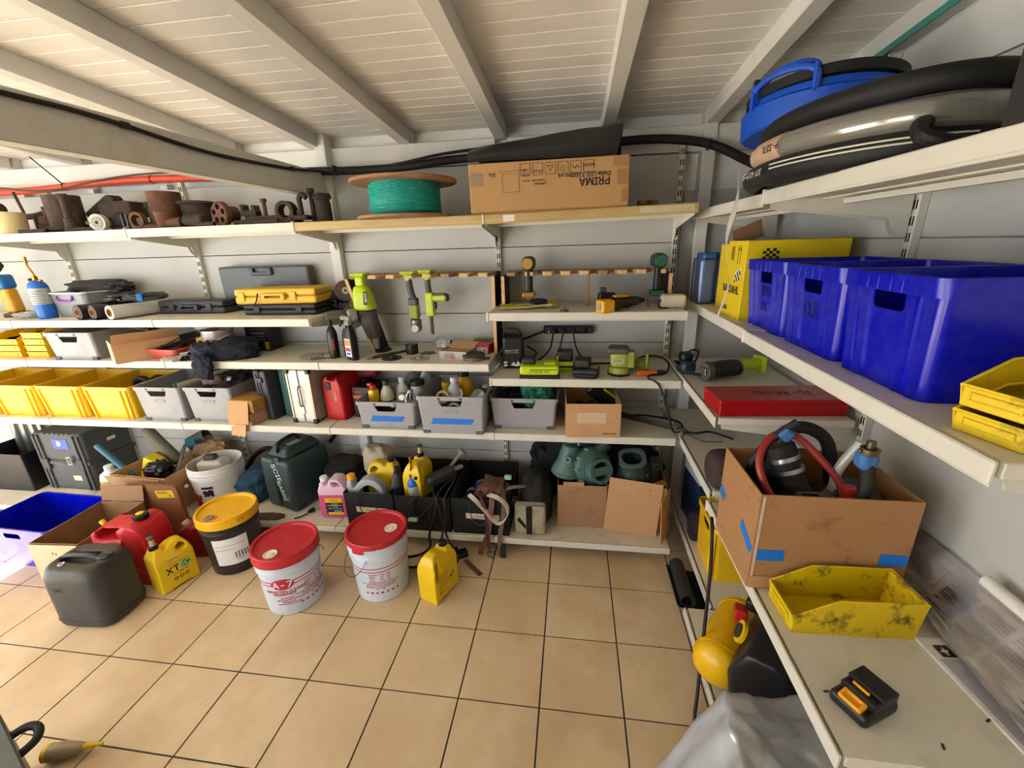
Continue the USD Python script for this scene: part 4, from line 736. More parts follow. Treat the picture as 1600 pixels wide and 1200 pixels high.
solo('rope_coil', cat([tub([((0.085 - 0.01 * q) * math.cos(a), 0.012 * q - 0.02 + 0.01 * math.sin(3 * a), (0.075 - 0.008 * q) * math.sin(a)) for a in np.arange(0, 6.2, 0.5)], 0.009, 7, 3, True) for q in range(4)]), plastic('rope_grey', '#6d6556', 0.9, 0.2, 60), 'grey green rope coil standing at the right of the leather straps', 'rope', (0.455, 0.99, 0.325), rot=(8, 0, 18))
solo('rope_end', lump(0.05, 0.03, 0.03, 5, 0.3), plastic('mint_rope', '#8fc29a', 0.7), 'pale green knotted rope end above the rope coil', 'rope', (0.40, 1.02, 0.405))
for n_, (x, z) in enumerate(((0.14, 0.28), (0.19, 0.31))): solo('clamp', cat(tub([(0, 0, 0), (0.02, 0, 0.06), (0.06, 0, 0.07), (0.08, 0, 0.02)], 0.009, 8), T(rb(0.05, 0.03, 0.02, 0.006), (0, 0, -0.01))), plastic('dusty_blue', '#2d3f63', 0.6, 0.2), ('dusty blue clamp in the right fabric bin, nearer its left side', 'dusty blue clamp in the right fabric bin beside the leather straps')[n_], 'clamp', (x, 0.98 + 0.05 * n_, z))
# cable and brown strap on the tiles, black tool
fs = thing('strap', 'brown leather strap with black buckle lying on the tiles behind the single yellow jug', 'strap', (0.17, 0.76, 0.004), 0)
part(fs, 'band', strap([(0, 0, 0.003), (0.05, -0.05, 0.004), (0.115, -0.11, 0.003)], 0.028, 0.005), TAN); part(fs, 'buckle', T(cat(rb(0.09, 0.06, 0.03, 0.008), T(rb(0.05, 0.035, 0.05, 0.008), (-0.03, 0.02, 0))), (-0.04, 0.035, -0.004), (0, 0, 30)), BLACKP)
# black bag and the cream pouch, jacket behind the pumps
bg = thing('bag', 'large black cloth bag slumped against the wall behind the cartons of pumps', 'bag', (0.93, 1.335, ZB), 0)
part(bg, 'body', lump(0.92, 0.095, 0.47, 61, 0.20, 2.2, 4), plastic('black_cloth_bag', '#161517', 0.85, 0.2, 8, bump=0.3, bscale=30)); part(bg, 'handle', tub([(-0.38, -0.02, 0.27), (-0.40, -0.04, 0.34), (-0.36, -0.05, 0.37), (-0.32, -0.02, 0.33)], 0.007, 7), FABB)
bs = thing('duffel_bag', 'dark duffel bag with a cream and black striped end panel on the base shelf', 'bag', (0.545, 1.06, ZB), 0)
part(bs, 'body', T(lump(0.20, 0.34, 0.30, 66, 0.15, 2.2), (0.02, 0.02, 0)), plastic('duffel_black', '#1d1b1b', 0.85, 0.2, 8, bump=0.3, bscale=40))
part(bs, 'end_panel', T(soft(rb(0.185, 0.05, 0.205, 0.02), 0.02, 2), (0, -0.165, 0.0)), plastic('duffel_cream', '#a89d84', 0.8, 0.1, 12, dirt=0.5, dirtcol='#4f4534', dscale=10))
part(bs, 'stripe', T(rb(0.034, 0.008, 0.19, 0.003), (-0.005, -0.191, 0.006)), FABB); part(bs, 'stripe', T(ext(Polygon([(0, 0), (0.05, -0.06), (0.05, -0.035), (0.012, 0.02)]), 0.006), (-0.075, -0.187, 0.10), (90, 0, 0)), FABB); part(bs, 'zip', tub([(-0.085, -0.19, 0.19), (0, -0.193, 0.203), (0.088, -0.188, 0.20)], 0.004, 6), WIRE)
# --- cartons with pump housings
c1 = carton('carton', 'plain brown carton under the two green pump housings', 0.285, 0.30, 0.285, (0.84, 1.125, ZB), 2, plastic('cardboard_dim', '#a57c5b', 0.75, 0.07, 7, dirt=0.4, dirtcol='#5d3f27', dscale=8, dpos=(0.58, 0.74)))
flap(c1, 0.12, 0.03, (-0.05, -0.157, 0.285), 10)
c2 = carton('carton', 'carton with a loose front flap hanging over the shelf edge under the dark pump housing', 0.34, 0.30, 0.285, (1.165, 1.145, ZB), -4, CARDL)
part(c2, 'front_flap', T(trimesh.creation.box((0.30, 0.004, 0.33)), (-0.015, -0.185, 0.163), (-9, 5, 0)), CARDL); part(c2, 'side_flap', T(trimesh.creation.box((0.004, 0.17, 0.27)), (0.165, -0.20, 0.137), (0, -3, -22)), CARDL)
PUMP = plastic('pump_green', '#4c6f66', 0.45, 0.15, 10, dirt=0.3, dirtcol='#2a3531', dscale=10); PUMPD = plastic('pump_dark_green', '#2c3b3a', 0.4, 0.2, 10, dirt=0.3, dirtcol='#15191a', dscale=10)
pa = thing('pump_housing', 'green pump housing with a small blue flange standing left on the plain carton', 'pump housing', (0.755, 1.10, 0.412), rot=(-6, 6, 0))
part(pa, 'bowl', lathe([(0, 0), (0.085, 0), (0.095, 0.03), (0.09, 0.05), (0.07, 0.09), (0.058, 0.15), (0.05, 0.19), (0.035, 0.20), (0.03, 0.20)], 28), PUMP)
part(pa, 'bottom_flange', T(cyl(0.10, 0.02, 24, c=0.003), (0, 0, 0.01)), PUMP); part(pa, 'top_flange', T(cyl(0.038, 0.03, 20, c=0.006), (0, 0, 0.205)), PUMP); part(pa, 'pipe', T(cyl(0.022, 0.09, 16), (0.02, 0, 0.20), (0, 70, 0)), PUMPD); part(pa, 'port', T(ring(0.02, 0.011, 0.02, 18), (-0.012, -0.075, 0.125), (78, 0, 0)), plastic('port_blue', '#6c9aa8', 0.4), 'pale blue port')
part(pa, 'bolt', T(cyl(0.008, 0.02, 8), (0.045, -0.03, 0.205)), WIRE)
pb = thing('pump_housing', 'big green volute pump housing with an open round inlet on the plain carton', 'pump housing', (0.90, 1.10, 0.475), rot=(72, 0, 28))
ang = np.linspace(0, 1.75 * np.pi, 28)
part(pb, 'volute', cat(lathe([(0, -0.06), (0.10, -0.06), (0.118, -0.03), (0.118, 0.03), (0.10, 0.05), (0.06, 0.06), (0, 0.06)], 32), sweep([((0.085) * math.cos(a), 0.085 * math.sin(a), 0) for a in ang], circ(0.04, 10), scale=np.linspace(0.6, 1.25, 28))), PUMP)
part(pb, 'inlet', T(cat(ring(0.074, 0.056, 0.075, 32), T(rb(0.15, 0.05, 0.018, 0.008), (0, 0, 0.055))), (0.0, -0.015, 0.045)), PUMP); part(pb, 'inlet_bore', T(cyl(0.056, 0.004, 28), (0, -0.015, 0.072)), BLACKP, 'dark inlet bore')
part(pb, 'outlet', T(ring(0.045, 0.033, 0.09, 24), (0.045, 0.075, 0.0), (-40, 60, 0)), PUMPD); part(pb, 'outlet_bore', T(cyl(0.033, 0.003, 20), (0.11, 0.115, 0.035), (-40, 60, 0)), BLACKP)
for a in (1.9, 2.5, 3.1, 3.7, 4.4): part(pb, 'bolt', T(cyl(0.008, 0.04, 8), (0.118 * math.cos(a), 0.118 * math.sin(a), 0.02)), plastic('bolt_green', '#7f9a90', 0.4))
pc = thing('pump_housing', 'dark green pump housing with a wide square-flanged mouth on the right carton', 'pump housing', (1.15, 1.125, 0.40), rot=(16, -6, 0))
part(pc, 'bowl', lathe([(0, 0), (0.10, 0), (0.115, 0.04), (0.105, 0.08), (0.085, 0.10), (0.076, 0.15), (0.062, 0.15), (0.06, 0.06), (0, 0.05)], 32), PUMPD)
part(pc, 'mouth_flange', T(tri(man(ext(rrect(0.155, 0.155, 0.05), 0.016)) - man(T(cyl(0.061, 0.05, 28), (0, 0, -0.01)))), (0, 0, 0.145)), plastic('pump_rim', '#5d6a66', 0.4, 0.15))
for a in np.arange(0, 6.2, 0.79): part(pc, 'rib', T(cham(0.03, 0.014, 0.075, 0.003), (0.098 * math.cos(a), 0.098 * math.sin(a), 0.015), (0, 0, math.degrees(a))), PUMPD)
part(pc, 'side_pipe', T(cyl(0.04, 0.06, 20, c=0.004), (0.14, 0.02, 0.05)), PUMPD)
solo('cardboard_scrap', T(trimesh.creation.box((0.11, 0.05, 0.006)), (0, 0, 0.003)), plastic('cardboard_orange', '#a9803c', 0.8), 'torn cardboard scrap lying on the right carton of pumps', 'cardboard', (1.27, 1.01, 0.411), rot=(0, -12, 20))
# ================================================================ lower white shelf: yellow bins, grey crates, cases
ZL2 = 0.7487
YBIN = plastic('bin_yellow', '#eebb10', 0.33, 0.05, 4, dirt=0.1, dirtcol='#a57c10', dscale=5)
def ybin(label, x, y=1.165, w=0.345, d=0.40, h=0.222):
    p = thing('yellow_bin', label, 'storage bin', (x, y, ZL2))
    part(p, 'body', tray(w, d, h, 0.004, 1.10, 0.02), YBIN)
    q = np.array(rrect(w + 0.004, d + 0.004, 0.022).exterior.coords)[:-1]
    part(p, 'rim', sweep(np.c_[q, np.full(len(q), h - 0.010)], [(-0.004, -0.010), (0.004, -0.010), (0.004, 0.011), (-0.004, 0.011)], True), YBIN)
    for sx in (-0.44, 0.30, 0.42):
        part(p, 'rib', hull([(sx * w / 1.1 + e, -d / 2.2 + f, 0.004) for e, f in ((-0.011, 0), (0.011, 0), (0.006, -0.012), (-0.006, -0.012))] + [(sx * w + e, -d / 2 + f, h - 0.02) for e, f in ((-0.011, 0), (0.011, 0), (0.006, -0.006), (-0.006, -0.006))]), YBIN, smooth=False)
    return p
for x, lab in ((-3.29, 'big yellow bin cut off by the left edge of the photo'), (-2.925, 'big yellow bin, second from the left on the lower shelf'), (-2.56, 'big yellow bin, third from the left on the lower shelf'), (-2.195, 'big yellow bin holding dark wheels, next to the pale grey crates')): ybin(lab, x)
for i, (x, y, r) in enumerate(((-2.20, 1.22, 0.06), (-2.13, 1.28, 0.055), (-2.26, 1.10, 0.05))):
    solo('wheel', cat(T(tub([(r * math.cos(a), 0, r * math.sin(a)) for a in np.arange(0, 6.2, 0.5)], 0.022, 8, 3, True)), T(cyl(r * .7, 0.02, 20), (0, 0.01, 0), (90, 0, 0))), RUBBER, ('dark rubber wheel at the back of the yellow bin by the grey crates', 'dark rubber wheel at the back right of the last yellow bin', 'dark rubber wheel near the front of the last yellow bin')[i], 'wheel', (x, y, ZL2 + 0.005 + r + 0.024 + (0.05 if i < 2 else 0)), rot=(0, 0, 20 * i))
GREYC = plastic('crate_grey', '#9b9b9f', 0.42, 0.04, 4, dirt=0.15, dirtcol='#5f5d5a', dscale=5); GREYI = plastic('crate_detail', '#55565a', 0.45, 0.08)
def gcrate(label, w, d, h, loc, rz=0, tape=False, emboss=True):
    p = thing('grey_crate', label, 'crate', loc, rz)
    b = tray(w, d, h, 0.004, 1.09, 0.016, 0.014)
    b = cut(b, ext(Polygon([(-0.052, h - 0.062), (0.052, h - 0.062), (0.070, h - 0.026), (-0.070, h - 0.026)]), 0.1, (0, -d / 2 + 0.06, 0), (90, 0, 0)))
    part(p, 'body', b, GREYC)
    q = np.array(rrect(w + 0.004, d + 0.004, 0.018).exterior.coords)[:-1]
    part(p, 'rim', sweep(np.c_[q, np.full(len(q), h - 0.011)], [(-0.003, -0.011), (0.004, -0.011), (0.004, 0.011), (-0.003, 0.011)], True), GREYC)
    part(p, 'clip_slot', cat([T(cham(0.016, 0.006, 0.014, 0.002), (sx, -d / 2 - 0.004, h - 0.02)) for sx in (-0.062, 0.062)]), GREYI)
    fo = (w / 1.09) / 2 - 0.022
    for sx in (-1, 1):
        for sy in (-1, 1): part(p, 'foot', T(cham(0.042, 0.03, 0.020, 0.003), (sx * fo, sy * (d / 1.09 / 2 - 0.008), 0)), GREYI)
    if emboss: part(p, 'embossed_plate', T(cut(cham(0.075, 0.003, 0.018, 0.001), T(trimesh.creation.box((0.068, 0.004, 0.012)), (0, -0.002, 0.009))), (0.0, -d / 2.18 - (d / 2 - d / 2.18) * .6 - 0.0008, h * .56), (4, 0, 0)), GREYC)
    if tape: part(p, 'tape', T(ext(Polygon([(-tape, 0), (tape - 0.012, 0), (tape + 0.006, 0.036), (tape - 0.02, 0.034), (-tape + 0.018, 0.037)]), 0.0012), (0.0, -d / 2.18 - (d / 2 - d / 2.18) * .26 - 0.0003, h * .26), (90 + math.degrees(math.atan((d / 2 - d / 2.18) / h)), 0, 0)), TAPE, 'strip of blue tape')
    return p
gcrate('pale grey open crate beside the last yellow bin, on the lower shelf', 0.325, 0.40, 0.230, (-1.81, 1.155, ZL2))
gcrate('pale grey open crate with dark scrap on top, beside the torn cartons', 0.325, 0.40, 0.230, (-1.465, 1.165, ZL2))
for i, (x, a) in enumerate(((-1.70, 20), (-1.66, 26))): solo('batten', T(cham(0.012, 0.30, 0.03, 0.002), (0, 0, 0)), (plastic('green_batten', '#4d7d5f', 0.5), plastic('cream_batten', '#cfc39f', 0.6))[i], ('green edged strip sticking out of the pale grey crate', 'cream strip sticking out of the pale grey crate')[i], 'strip', (x, 1.17, ZL2 + 0.215), rot=(6, 0, -a))
solo('scrap', lump(0.27, 0.28, 0.12, 71, 0.35, 3.4, 4), plastic('scrap_brown_black', '#33262a', 0.8, 0.3, 14), 'dark brown and black rags heaped in the pale grey crate under the jacket', 'rags', (-1.45, 1.18, ZL2 + 0.15))
solo('glove', lump(0.13, 0.09, 0.05, 73, 0.45, 3.5), plastic('mauve_glove', '#7c6a6c', 0.85, 0.15, 20), 'dusty mauve work glove on the rags in the pale grey crate', 'glove', (-1.50, 1.07, ZL2 + 0.225), 20)
solo('paper_scrap', T(trimesh.creation.box((0.02, 0.05, 0.012))), PAPER, 'small white paper scrap on the dark rags in the grey crate', 'paper', (-1.37, 1.06, ZL2 + 0.262), 35)
for i, (z, w) in enumerate(((0, 0.15), (0.083, 0.165))):
    p = thing('small_carton', ('torn pinkish carton lying under another beside the black case', 'torn yellow brown carton lying on top of another beside the black case')[i], 'cardboard box', (-1.215, 1.02, ZL2 + z), -12 + 9 * i)
    part(p, 'body', cham(w, 0.17, 0.08, 0.003), (plastic('carton_pink', '#b58a6e', 0.8, 0.2, 12, dirt=0.4, dirtcol='#4f4a48', dscale=8), plastic('carton_ochre', '#b8883f', 0.8, 0.2, 12, dirt=0.5, dirtcol='#6b3d22', dscale=8))[i])
    part(p, 'torn_flap', T(sheet([[(-w / 2 + 0.02 * u, -0.085 - 0.012 * v, 0.075 - 0.045 * v + 0.008 * math.sin(3 * u + v)) for v in range(4)] for u in range(int(w / 0.02))], 0.003)), CARDL)
CASEB = plastic('case_black', '#2a2d33', 0.5, 0.1, 5)
def case_v(name, label, w, d, h, loc, mat, rot, trim=None):
    p = thing(name, label, 'case', loc, rot=rot)
    part(p, 'shell', T(rb(w * .49, d, h, 0.012), (-w * .25, 0, 0)), mat); part(p, 'shell', T(rb(w * .49, d, h, 0.012), (w * .25, 0, 0)), mat); return p
p = case_v('tool_case', 'black plastic case standing on edge between the torn cartons and the teal case', 0.105, 0.33, 0.325, (-1.10, 1.19, ZL2), CASEB, (0, 0, -12))
part(p, 'groove', T(cham(0.012, 0.006, 0.29, 0.002), (-0.025, -0.166, 0.015)), CASEB); part(p, 'latch', T(rb(0.05, 0.014, 0.03, 0.004), (0, -0.167, 0.25)), CASEB)
p = case_v('tool_case', 'teal green plastic case standing between the black case and aluminium case', 0.11, 0.28, 0.315, (-0.985, 1.225, ZL2), plastic('case_teal', '#2f5f5c', 0.45, 0.1, 5), (0, 0, -6))
part(p, 'label', T(patch(0.03, 0.12), (0.03, -0.141, 0.16), (90, 4, 0)), plastic('label_worn', '#9fb0ac', 0.5, 0.3, 30))
al = thing('flight_case', 'aluminium case with steel edges and black corner caps standing on edge', 'case', (-0.845, 1.17, ZL2), -3)
ALU = plastic('alu_panel', '#c4c4c0', 0.35, 0.05, 6, metal=0.35); ALE = plastic('alu_edge', '#97938a', 0.3, 0.08, 10, metal=0.8)
part(al, 'panel', T(cham(0.07, 0.34, 0.335, 0.004), (-0.037, 0, 0.004)), ALU); part(al, 'panel', T(cham(0.07, 0.34, 0.335, 0.004), (0.037, 0, 0.004)), ALU)
for sx in (-0.074, 0.074): part(al, 'edge', sweep([(sx, -0.17, 0.004), (sx, -0.17, 0.339), (sx, 0.17, 0.339), (sx, 0.17, 0.004)], [(-0.006, -0.006), (0.006, -0.006), (0.006, 0.006), (-0.006, 0.006)], True), ALE)
for sx in (-0.07, 0.07):
    for sz in (0.012, 0.33): part(al, 'corner_cap', T(soft(rb(0.03, 0.03, 0.03, 0.008), 0.01, 1), (sx, -0.165, sz - 0.013)), BLACKP)
part(al, 'lock', T(rb(0.022, 0.008, 0.05, 0.003), (0, -0.172, 0.06)), STEELW); part(al, 'handle', tub([(0, -0.175, 0.11), (0, -0.192, 0.13), (0, -0.192, 0.22), (0, -0.175, 0.24)], 0.005, 7), ALE)
rd = thing('tool_case', 'bright red rounded plastic case standing between the aluminium case and taped crate', 'case', (-0.665, 1.20, ZL2), -6)
o = Polygon([(-0.066, 0), (0.066, 0), (0.066, 0.22), (0.045, 0.275), (0.0, 0.295), (-0.04, 0.285), (-0.066, 0.25)]).difference(Polygon([(-0.02, 0.30), (-0.025, 0.262), (0.028, 0.262), (0.03, 0.30)]))
part(rd, 'body', soft(ext(o, 0.30, (0, 0.15, 0), (90, 0, 0)), 0.014, 3), plastic('case_red', '#b8131b', 0.35, 0.06)); part(rd, 'lettering', T(txt('PARK', 0.018, (0, 0, 0), (90, 0, 0)), (0.012, -0.1515, 0.16), (0, 90, 0)), plastic('pale_yellow_ink', '#d8c98a', 0.5)); part(rd, 'latch', T(rb(0.035, 0.012, 0.05, 0.004), (-0.02, -0.15, 0.20)), BLACKP)
bo = thing('box', 'black and orange printed box behind the red case', 'box', (-0.52, 1.19, ZL2), -4)
part(bo, 'body', cham(0.12, 0.16, 0.20, 0.002), plastic('box_black_print', '#1c1a1b', 0.45, 0.15)); part(bo, 'print_band', T(patch(0.11, 0.022), (0, -0.0805, 0.135), (90, 0, 0)), plastic('box_orange', '#d6591f', 0.5)); part(bo, 'print_figure', cat([T(ring(0.022, 0.014, 0.001, 18), (0.01, -0.0805, 0.085 - 0.045 * q), (90, 0, 0)) for q in range(2)]), GREYINK); part(bo, 'print_band', T(patch(0.05, 0.012), (-0.02, -0.0805, 0.17), (90, 0, 0)), plastic('box_red', '#b02620', 0.5))
rt = thing('red_tool', 'dark red power tool lying behind the red and orange cases under the shelf', 'tool', (-0.60, 1.335 - 0.05, ZL2 + 0.20), rot=(0, -14, -5))
part(rt, 'body', T(soft(rb(0.30, 0.09, 0.10, 0.03), 0.018, 2)), plastic('tool_red_dark', '#7a1a18', 0.45, 0.15)); part(rt, 'grip', T(rb(0.10, 0.06, 0.05, 0.02), (0.14, 0, 0.05)), BLACKP); part(rt, 'stand', T(rb(0.1, 0.1, 0.21, 0.01), (0, 0.0, -0.20)), BLACKP)
# grey crates with blue tape
gcrate('low grey crate with blue tape, full of spray cans and small bottles', 0.36, 0.36, 0.170, (-0.297, 1.125, ZL2), tape=0.105, emboss=False)
gcrate('taller grey crate with blue tape, holding masking rolls and bottles', 0.385, 0.40, 0.230, (0.11, 1.095, ZL2), tape=0.125)
gcrate('grey crate without tape holding a green plastic bag', 0.38, 0.36, 0.190, (0.505, 1.175, ZL2), emboss=False)
def spray(label, loc, rot=(0, 0, 0), r=0.031, h=0.15, body='#d9b21c', lab='#1d1c1a', cap='#c22026', name='spray_can'):
    p = thing(name, label, 'spray can', loc, rot=rot); k = body[1:]
    part(p, 'can', lathe([(0, 0), (r - 0.003, 0), (r, 0.004), (r, h - 0.012), (r * .8, h - 0.002), (0.012, h), (0, h)], 28), plastic('can_' + k, body, 0.3, 0.05, metal=0.3))
    part(p, 'label_band', ring(r + 0.0008, r - 0.001, h * .30, 28, h * .10), plastic('can_band_' + lab[1:], lab, 0.4))
    part(p, 'cap', T(cat(cyl(r * .62, 0.03, 20, c=0.003), T(rb(0.03, 0.022, 0.02, 0.005), (-0.018, 0, 0.022))), (0, 0, h - 0.004)), plastic('cap_' + cap[1:], cap, 0.4)); return p
zc = ZL2 + 0.0145
w1 = spray('yellow and black lubricant spray can with a red cap in the low taped crate', (-0.415, 1.06, zc + 0.03), (0, 0, 0), 0.032, 0.165)
part(w1, 'print', cat(wrap(flat('40', 0.024, 0.0006, True), 0.0326, 0.025, -85)), WHITEINK)
def bottle(label, loc, r, h, col, cap, neck=0.35, rot=(0, 0, 0), name='bottle', band=None):
    p = thing(name, label, 'bottle', loc, rot=rot)
    part(p, 'body', lathe([(0, 0), (r * .92, 0), (r, 0.006), (r, h * .62), (r * .8, h * .74), (r * neck, h * .86), (r * neck, h * .90), (0, h * .90)], 24), plastic('bottle_' + col[1:], col, 0.35, 0.06))
    part(p, 'cap', T(cyl(r * neck * 1.2, h * .14, 16, c=0.002), (0, 0, h * .88)), plastic('cap_' + cap[1:], cap, 0.4))
    if band: part(p, 'label', ring(r + 0.0008, r - 0.001, h * .3, 24, h * .2), plastic('blabel_' + band[1:], band, 0.5, 0.15, 40))
    return p
bottle('cream bottle with a dark green cap in the low taped crate', (-0.35, 1.10, zc), 0.042, 0.235, '#d3cfb0', '#1c4b33', 0.4, band='#2a2a22')
bottle('white bottle with a white cap in the low taped crate', (-0.275, 1.17, zc), 0.045, 0.235, '#cdc7bd', '#e5e2da', 0.36)
bottle('clear pale bottle with a dark green cap at the back right of the low crate', (-0.155, 1.265, zc), 0.045, 0.29, '#b9bdbb', '#15392d', 0.4)
bottle('grey pump oil can with a pointed spout behind the white bottle', (-0.235, 1.26, zc), 0.05, 0.30, '#6f7072', '#5c5d60', 0.18, name='oil_can')
bottle('white jar with a round black lid in the low taped crate', (-0.175, 1.16, zc), 0.045, 0.22, '#c4c3bf', '#151516', 0.85, name='jar')
bottle('dark bottle with an olive cap at the back of the low taped crate', (-0.20, 1.285, zc), 0.035, 0.26, '#20201e', '#5b5a22', 0.6)
for i, (x, y, z, t, c) in enumerate(((-0.29, 1.03, 0.115, 80, '#a9a99f'), (-0.235, 1.045, 0.155, 70, '#b5b5b0'))):
    p = thing('spray_can', ('small spray can lying with its end to the front in the low crate', 'larger silver spray can lying with its end to the front, low crate')[i], 'spray can', (x, y + 0.02, ZL2 + z), rot=(t - 180, 0, 0)); r = (0.022, 0.032)[i]
    part(p, 'can', T(lathe([(0, 0), (r * .55, 0.0), (r * .8, 0.010), (r * .92, 0), (r, 0.004), (r, 0.13), (0, 0.13)], 26), (0, 0, -0.02)), plastic('can_silver', '#b0afa9', 0.25, 0.08, metal=0.8))
gb2 = thing('burner', 'silver camping gas burner with an ivory cup in the low taped crate', 'burner', (-0.165, 1.02, ZL2 + 0.06))
part(gb2, 'cup', lathe([(0, 0), (0.03, 0), (0.038, 0.02), (0.036, 0.085), (0, 0.085)], 24), plastic('cup_ivory', '#c9b98c', 0.4)); part(gb2, 'frame', cat([tub([(0.03 * math.cos(a), 0.03 * math.sin(a), 0.08), (0.024 * math.cos(a), 0.024 * math.sin(a), 0.12), (0.008 * math.cos(a), 0.008 * math.sin(a), 0.155)], 0.005, 6) for a in (0.3, 1.9, 3.4, 5)]), STEELW); part(gb2, 'head', T(cyl(0.018, 0.02, 18, c=0.004), (0, 0, 0.145)), STEELW)
# contents of the taller crate
zc = ZL2 + 0.0145
for i, (x, y, z, rx) in enumerate(((0.03, 0.985, 0.175, 62), (0.10, 0.955, 0.115, 65), (0.105, 1.02, 0.180, 55))):
    p = thing('tape_roll', ('ivory masking tape roll at the left in the taller taped crate', 'ivory masking tape roll low behind the crate handle opening', 'ivory masking tape roll below the clear bottle')[i], 'tape roll', (x, y + 0.04, ZL2 + z), rot=(rx, 0, 10))
    part(p, 'tape', ring(0.038, 0.026, 0.03, 30), plastic('tape_ivory', '#c4c0a8', 0.6)); part(p, 'core', ring(0.0262, 0.0235, 0.0305, 30), CARDL)
bottle('yellow bottle with a black cap at the back of the taller taped crate', (0.125, 1.165, zc + 0.02), 0.055, 0.265, '#d9a412', '#171717', 0.5)
bottle('clear bottle with a white cap and blue green label in the taller crate', (0.09, 1.07, zc + 0.05), 0.045, 0.22, '#b4b9b8', '#d5d8d8', 0.4, band='#3f6f8a')
bottle('small mustard yellow tube standing at the left of the taller crate', (0.01, 1.11, zc + 0.03), 0.026, 0.20, '#b9a21c', '#b09418', 0.9, rot=(0, 6, 0), name='tube')
p = thing('tin', 'shiny steel tin lying tilted at the right in the taller taped crate', 'tin', (0.215, 1.02, ZL2 + 0.155), rot=(30, 35, 0)); part(p, 'can', cat(cyl(0.036, 0.085, 28, c=0.002), ring(0.0375, 0.035, 0.004, 28, 0.083)), plastic('tin_steel', '#b9bfc6', 0.18, 0.05, metal=0.9))
p = thing('valve', 'small chrome valve fitting at the right rim of the taller crate', 'fitting', (0.265, 1.09, ZL2 + 0.20), rot=(30, 20, 0)); part(p, 'body', cat(cyl(0.018, 0.05, 16, c=0.003), T(cyl(0.011, 0.05, 12), (0, 0, 0.02), (0, 70, 0))), STEELW)
# untaped crate: green bag, black tools
GBAG = plastic('green_bag_film', '#1f7a5c', 0.35, 0.15, 10)
gb_ = solo('plastic_bag', lump(0.21, 0.16, 0.22, 81, 0.4, 3.2, 4, sq=0.8), GBAG, 'crumpled green plastic bag in the untaped grey crate', 'bag', (0.575, 1.13, ZL2 + 0.075))
solo('cable_bundle', lump(0.15, 0.20, 0.15, 83, 0.45, 3.5, 4), plastic('tangle_black', '#191a1a', 0.6, 0.3, 20), 'tangle of black cables in the untaped grey crate', 'cables', (0.43, 1.15, ZL2 + 0.05))
c3 = carton('carton', 'brown carton with a taped label patch and lime green tools inside', 0.29, 0.33, 0.195, (0.885, 1.085, ZL2), 3, CARDL)
part(c3, 'label_patch', T(patch(0.155, 0.062), (-0.01, -0.1655, 0.115), (90, 0, 0)), plastic('packing_tape', '#d3b792')); part(c3, 'print', txt('10814 unit', 0.011, (0.085, -0.1655, 0.018), (90, 0, 0)), INK)
lt = thing('power_tool', 'black and lime power tool sticking up out of the brown carton', 'power tool', (0.93, 1.14, ZL2 + 0.13), rot=(0, 38, 8))
LIME = plastic('lime_plastic', '#b7cc1e', 0.38, 0.06, 6, dirt=0.15, dirtcol='#60681a'); TGREY = plastic('tool_grey', '#4c4d4c', 0.5, 0.12, 8, dirt=0.2, dirtcol='#77756e')
part(lt, 'body', soft(rb(0.22, 0.07, 0.08, 0.025), 0.016, 2), BLACKP); part(lt, 'trim', T(rb(0.12, 0.03, 0.012, 0.004), (0.03, -0.015, 0.074)), LIME); part(lt, 'head', T(cyl(0.034, 0.05, 20, c=0.006), (-0.11, 0, 0.04), (0, -90, 0)), TGREY)
solo('tool_heap', lump(0.24, 0.24, 0.12, 85, 0.4, 3.2, 4), plastic('tool_heap_dark', '#1f211b', 0.55, 0.3, 14), 'dark tools and hoses filling the brown carton', 'tools', (0.87, 1.10, ZL2 + 0.006))
solo('cap', lathe([(0, 0), (0.03, 0), (0.026, 0.016), (0, 0.018)], 22), plastic('cream_cap', '#d8d2b4', 0.5), 'cream plastic cap at the front left in the brown carton', 'cap', (0.815, 1.0, ZL2 + 0.125), rot=(25, 0, 0))
ai = thing('angle_iron', 'dark steel angle iron lying across the shelf corner right of the brown carton', 'angle iron', (1.19, 1.12, ZL2 + 0.002), -34)
part(ai, 'bar', ext(Polygon([(0, 0), (0.05, 0), (0.05, 0.006), (0.006, 0.006), (0.006, 0.03), (0, 0.03)]), 0.43, (-0.215, 0.02, 0), (90, 0, 90)), plastic('steel_dark', '#4a4540', 0.5, 0.2, 20, metal=0.5)); part(ai, 'end_block', T(cham(0.05, 0.06, 0.028, 0.004), (0.215, 0, 0)), plastic('block_grey', '#6e6a64', 0.5))
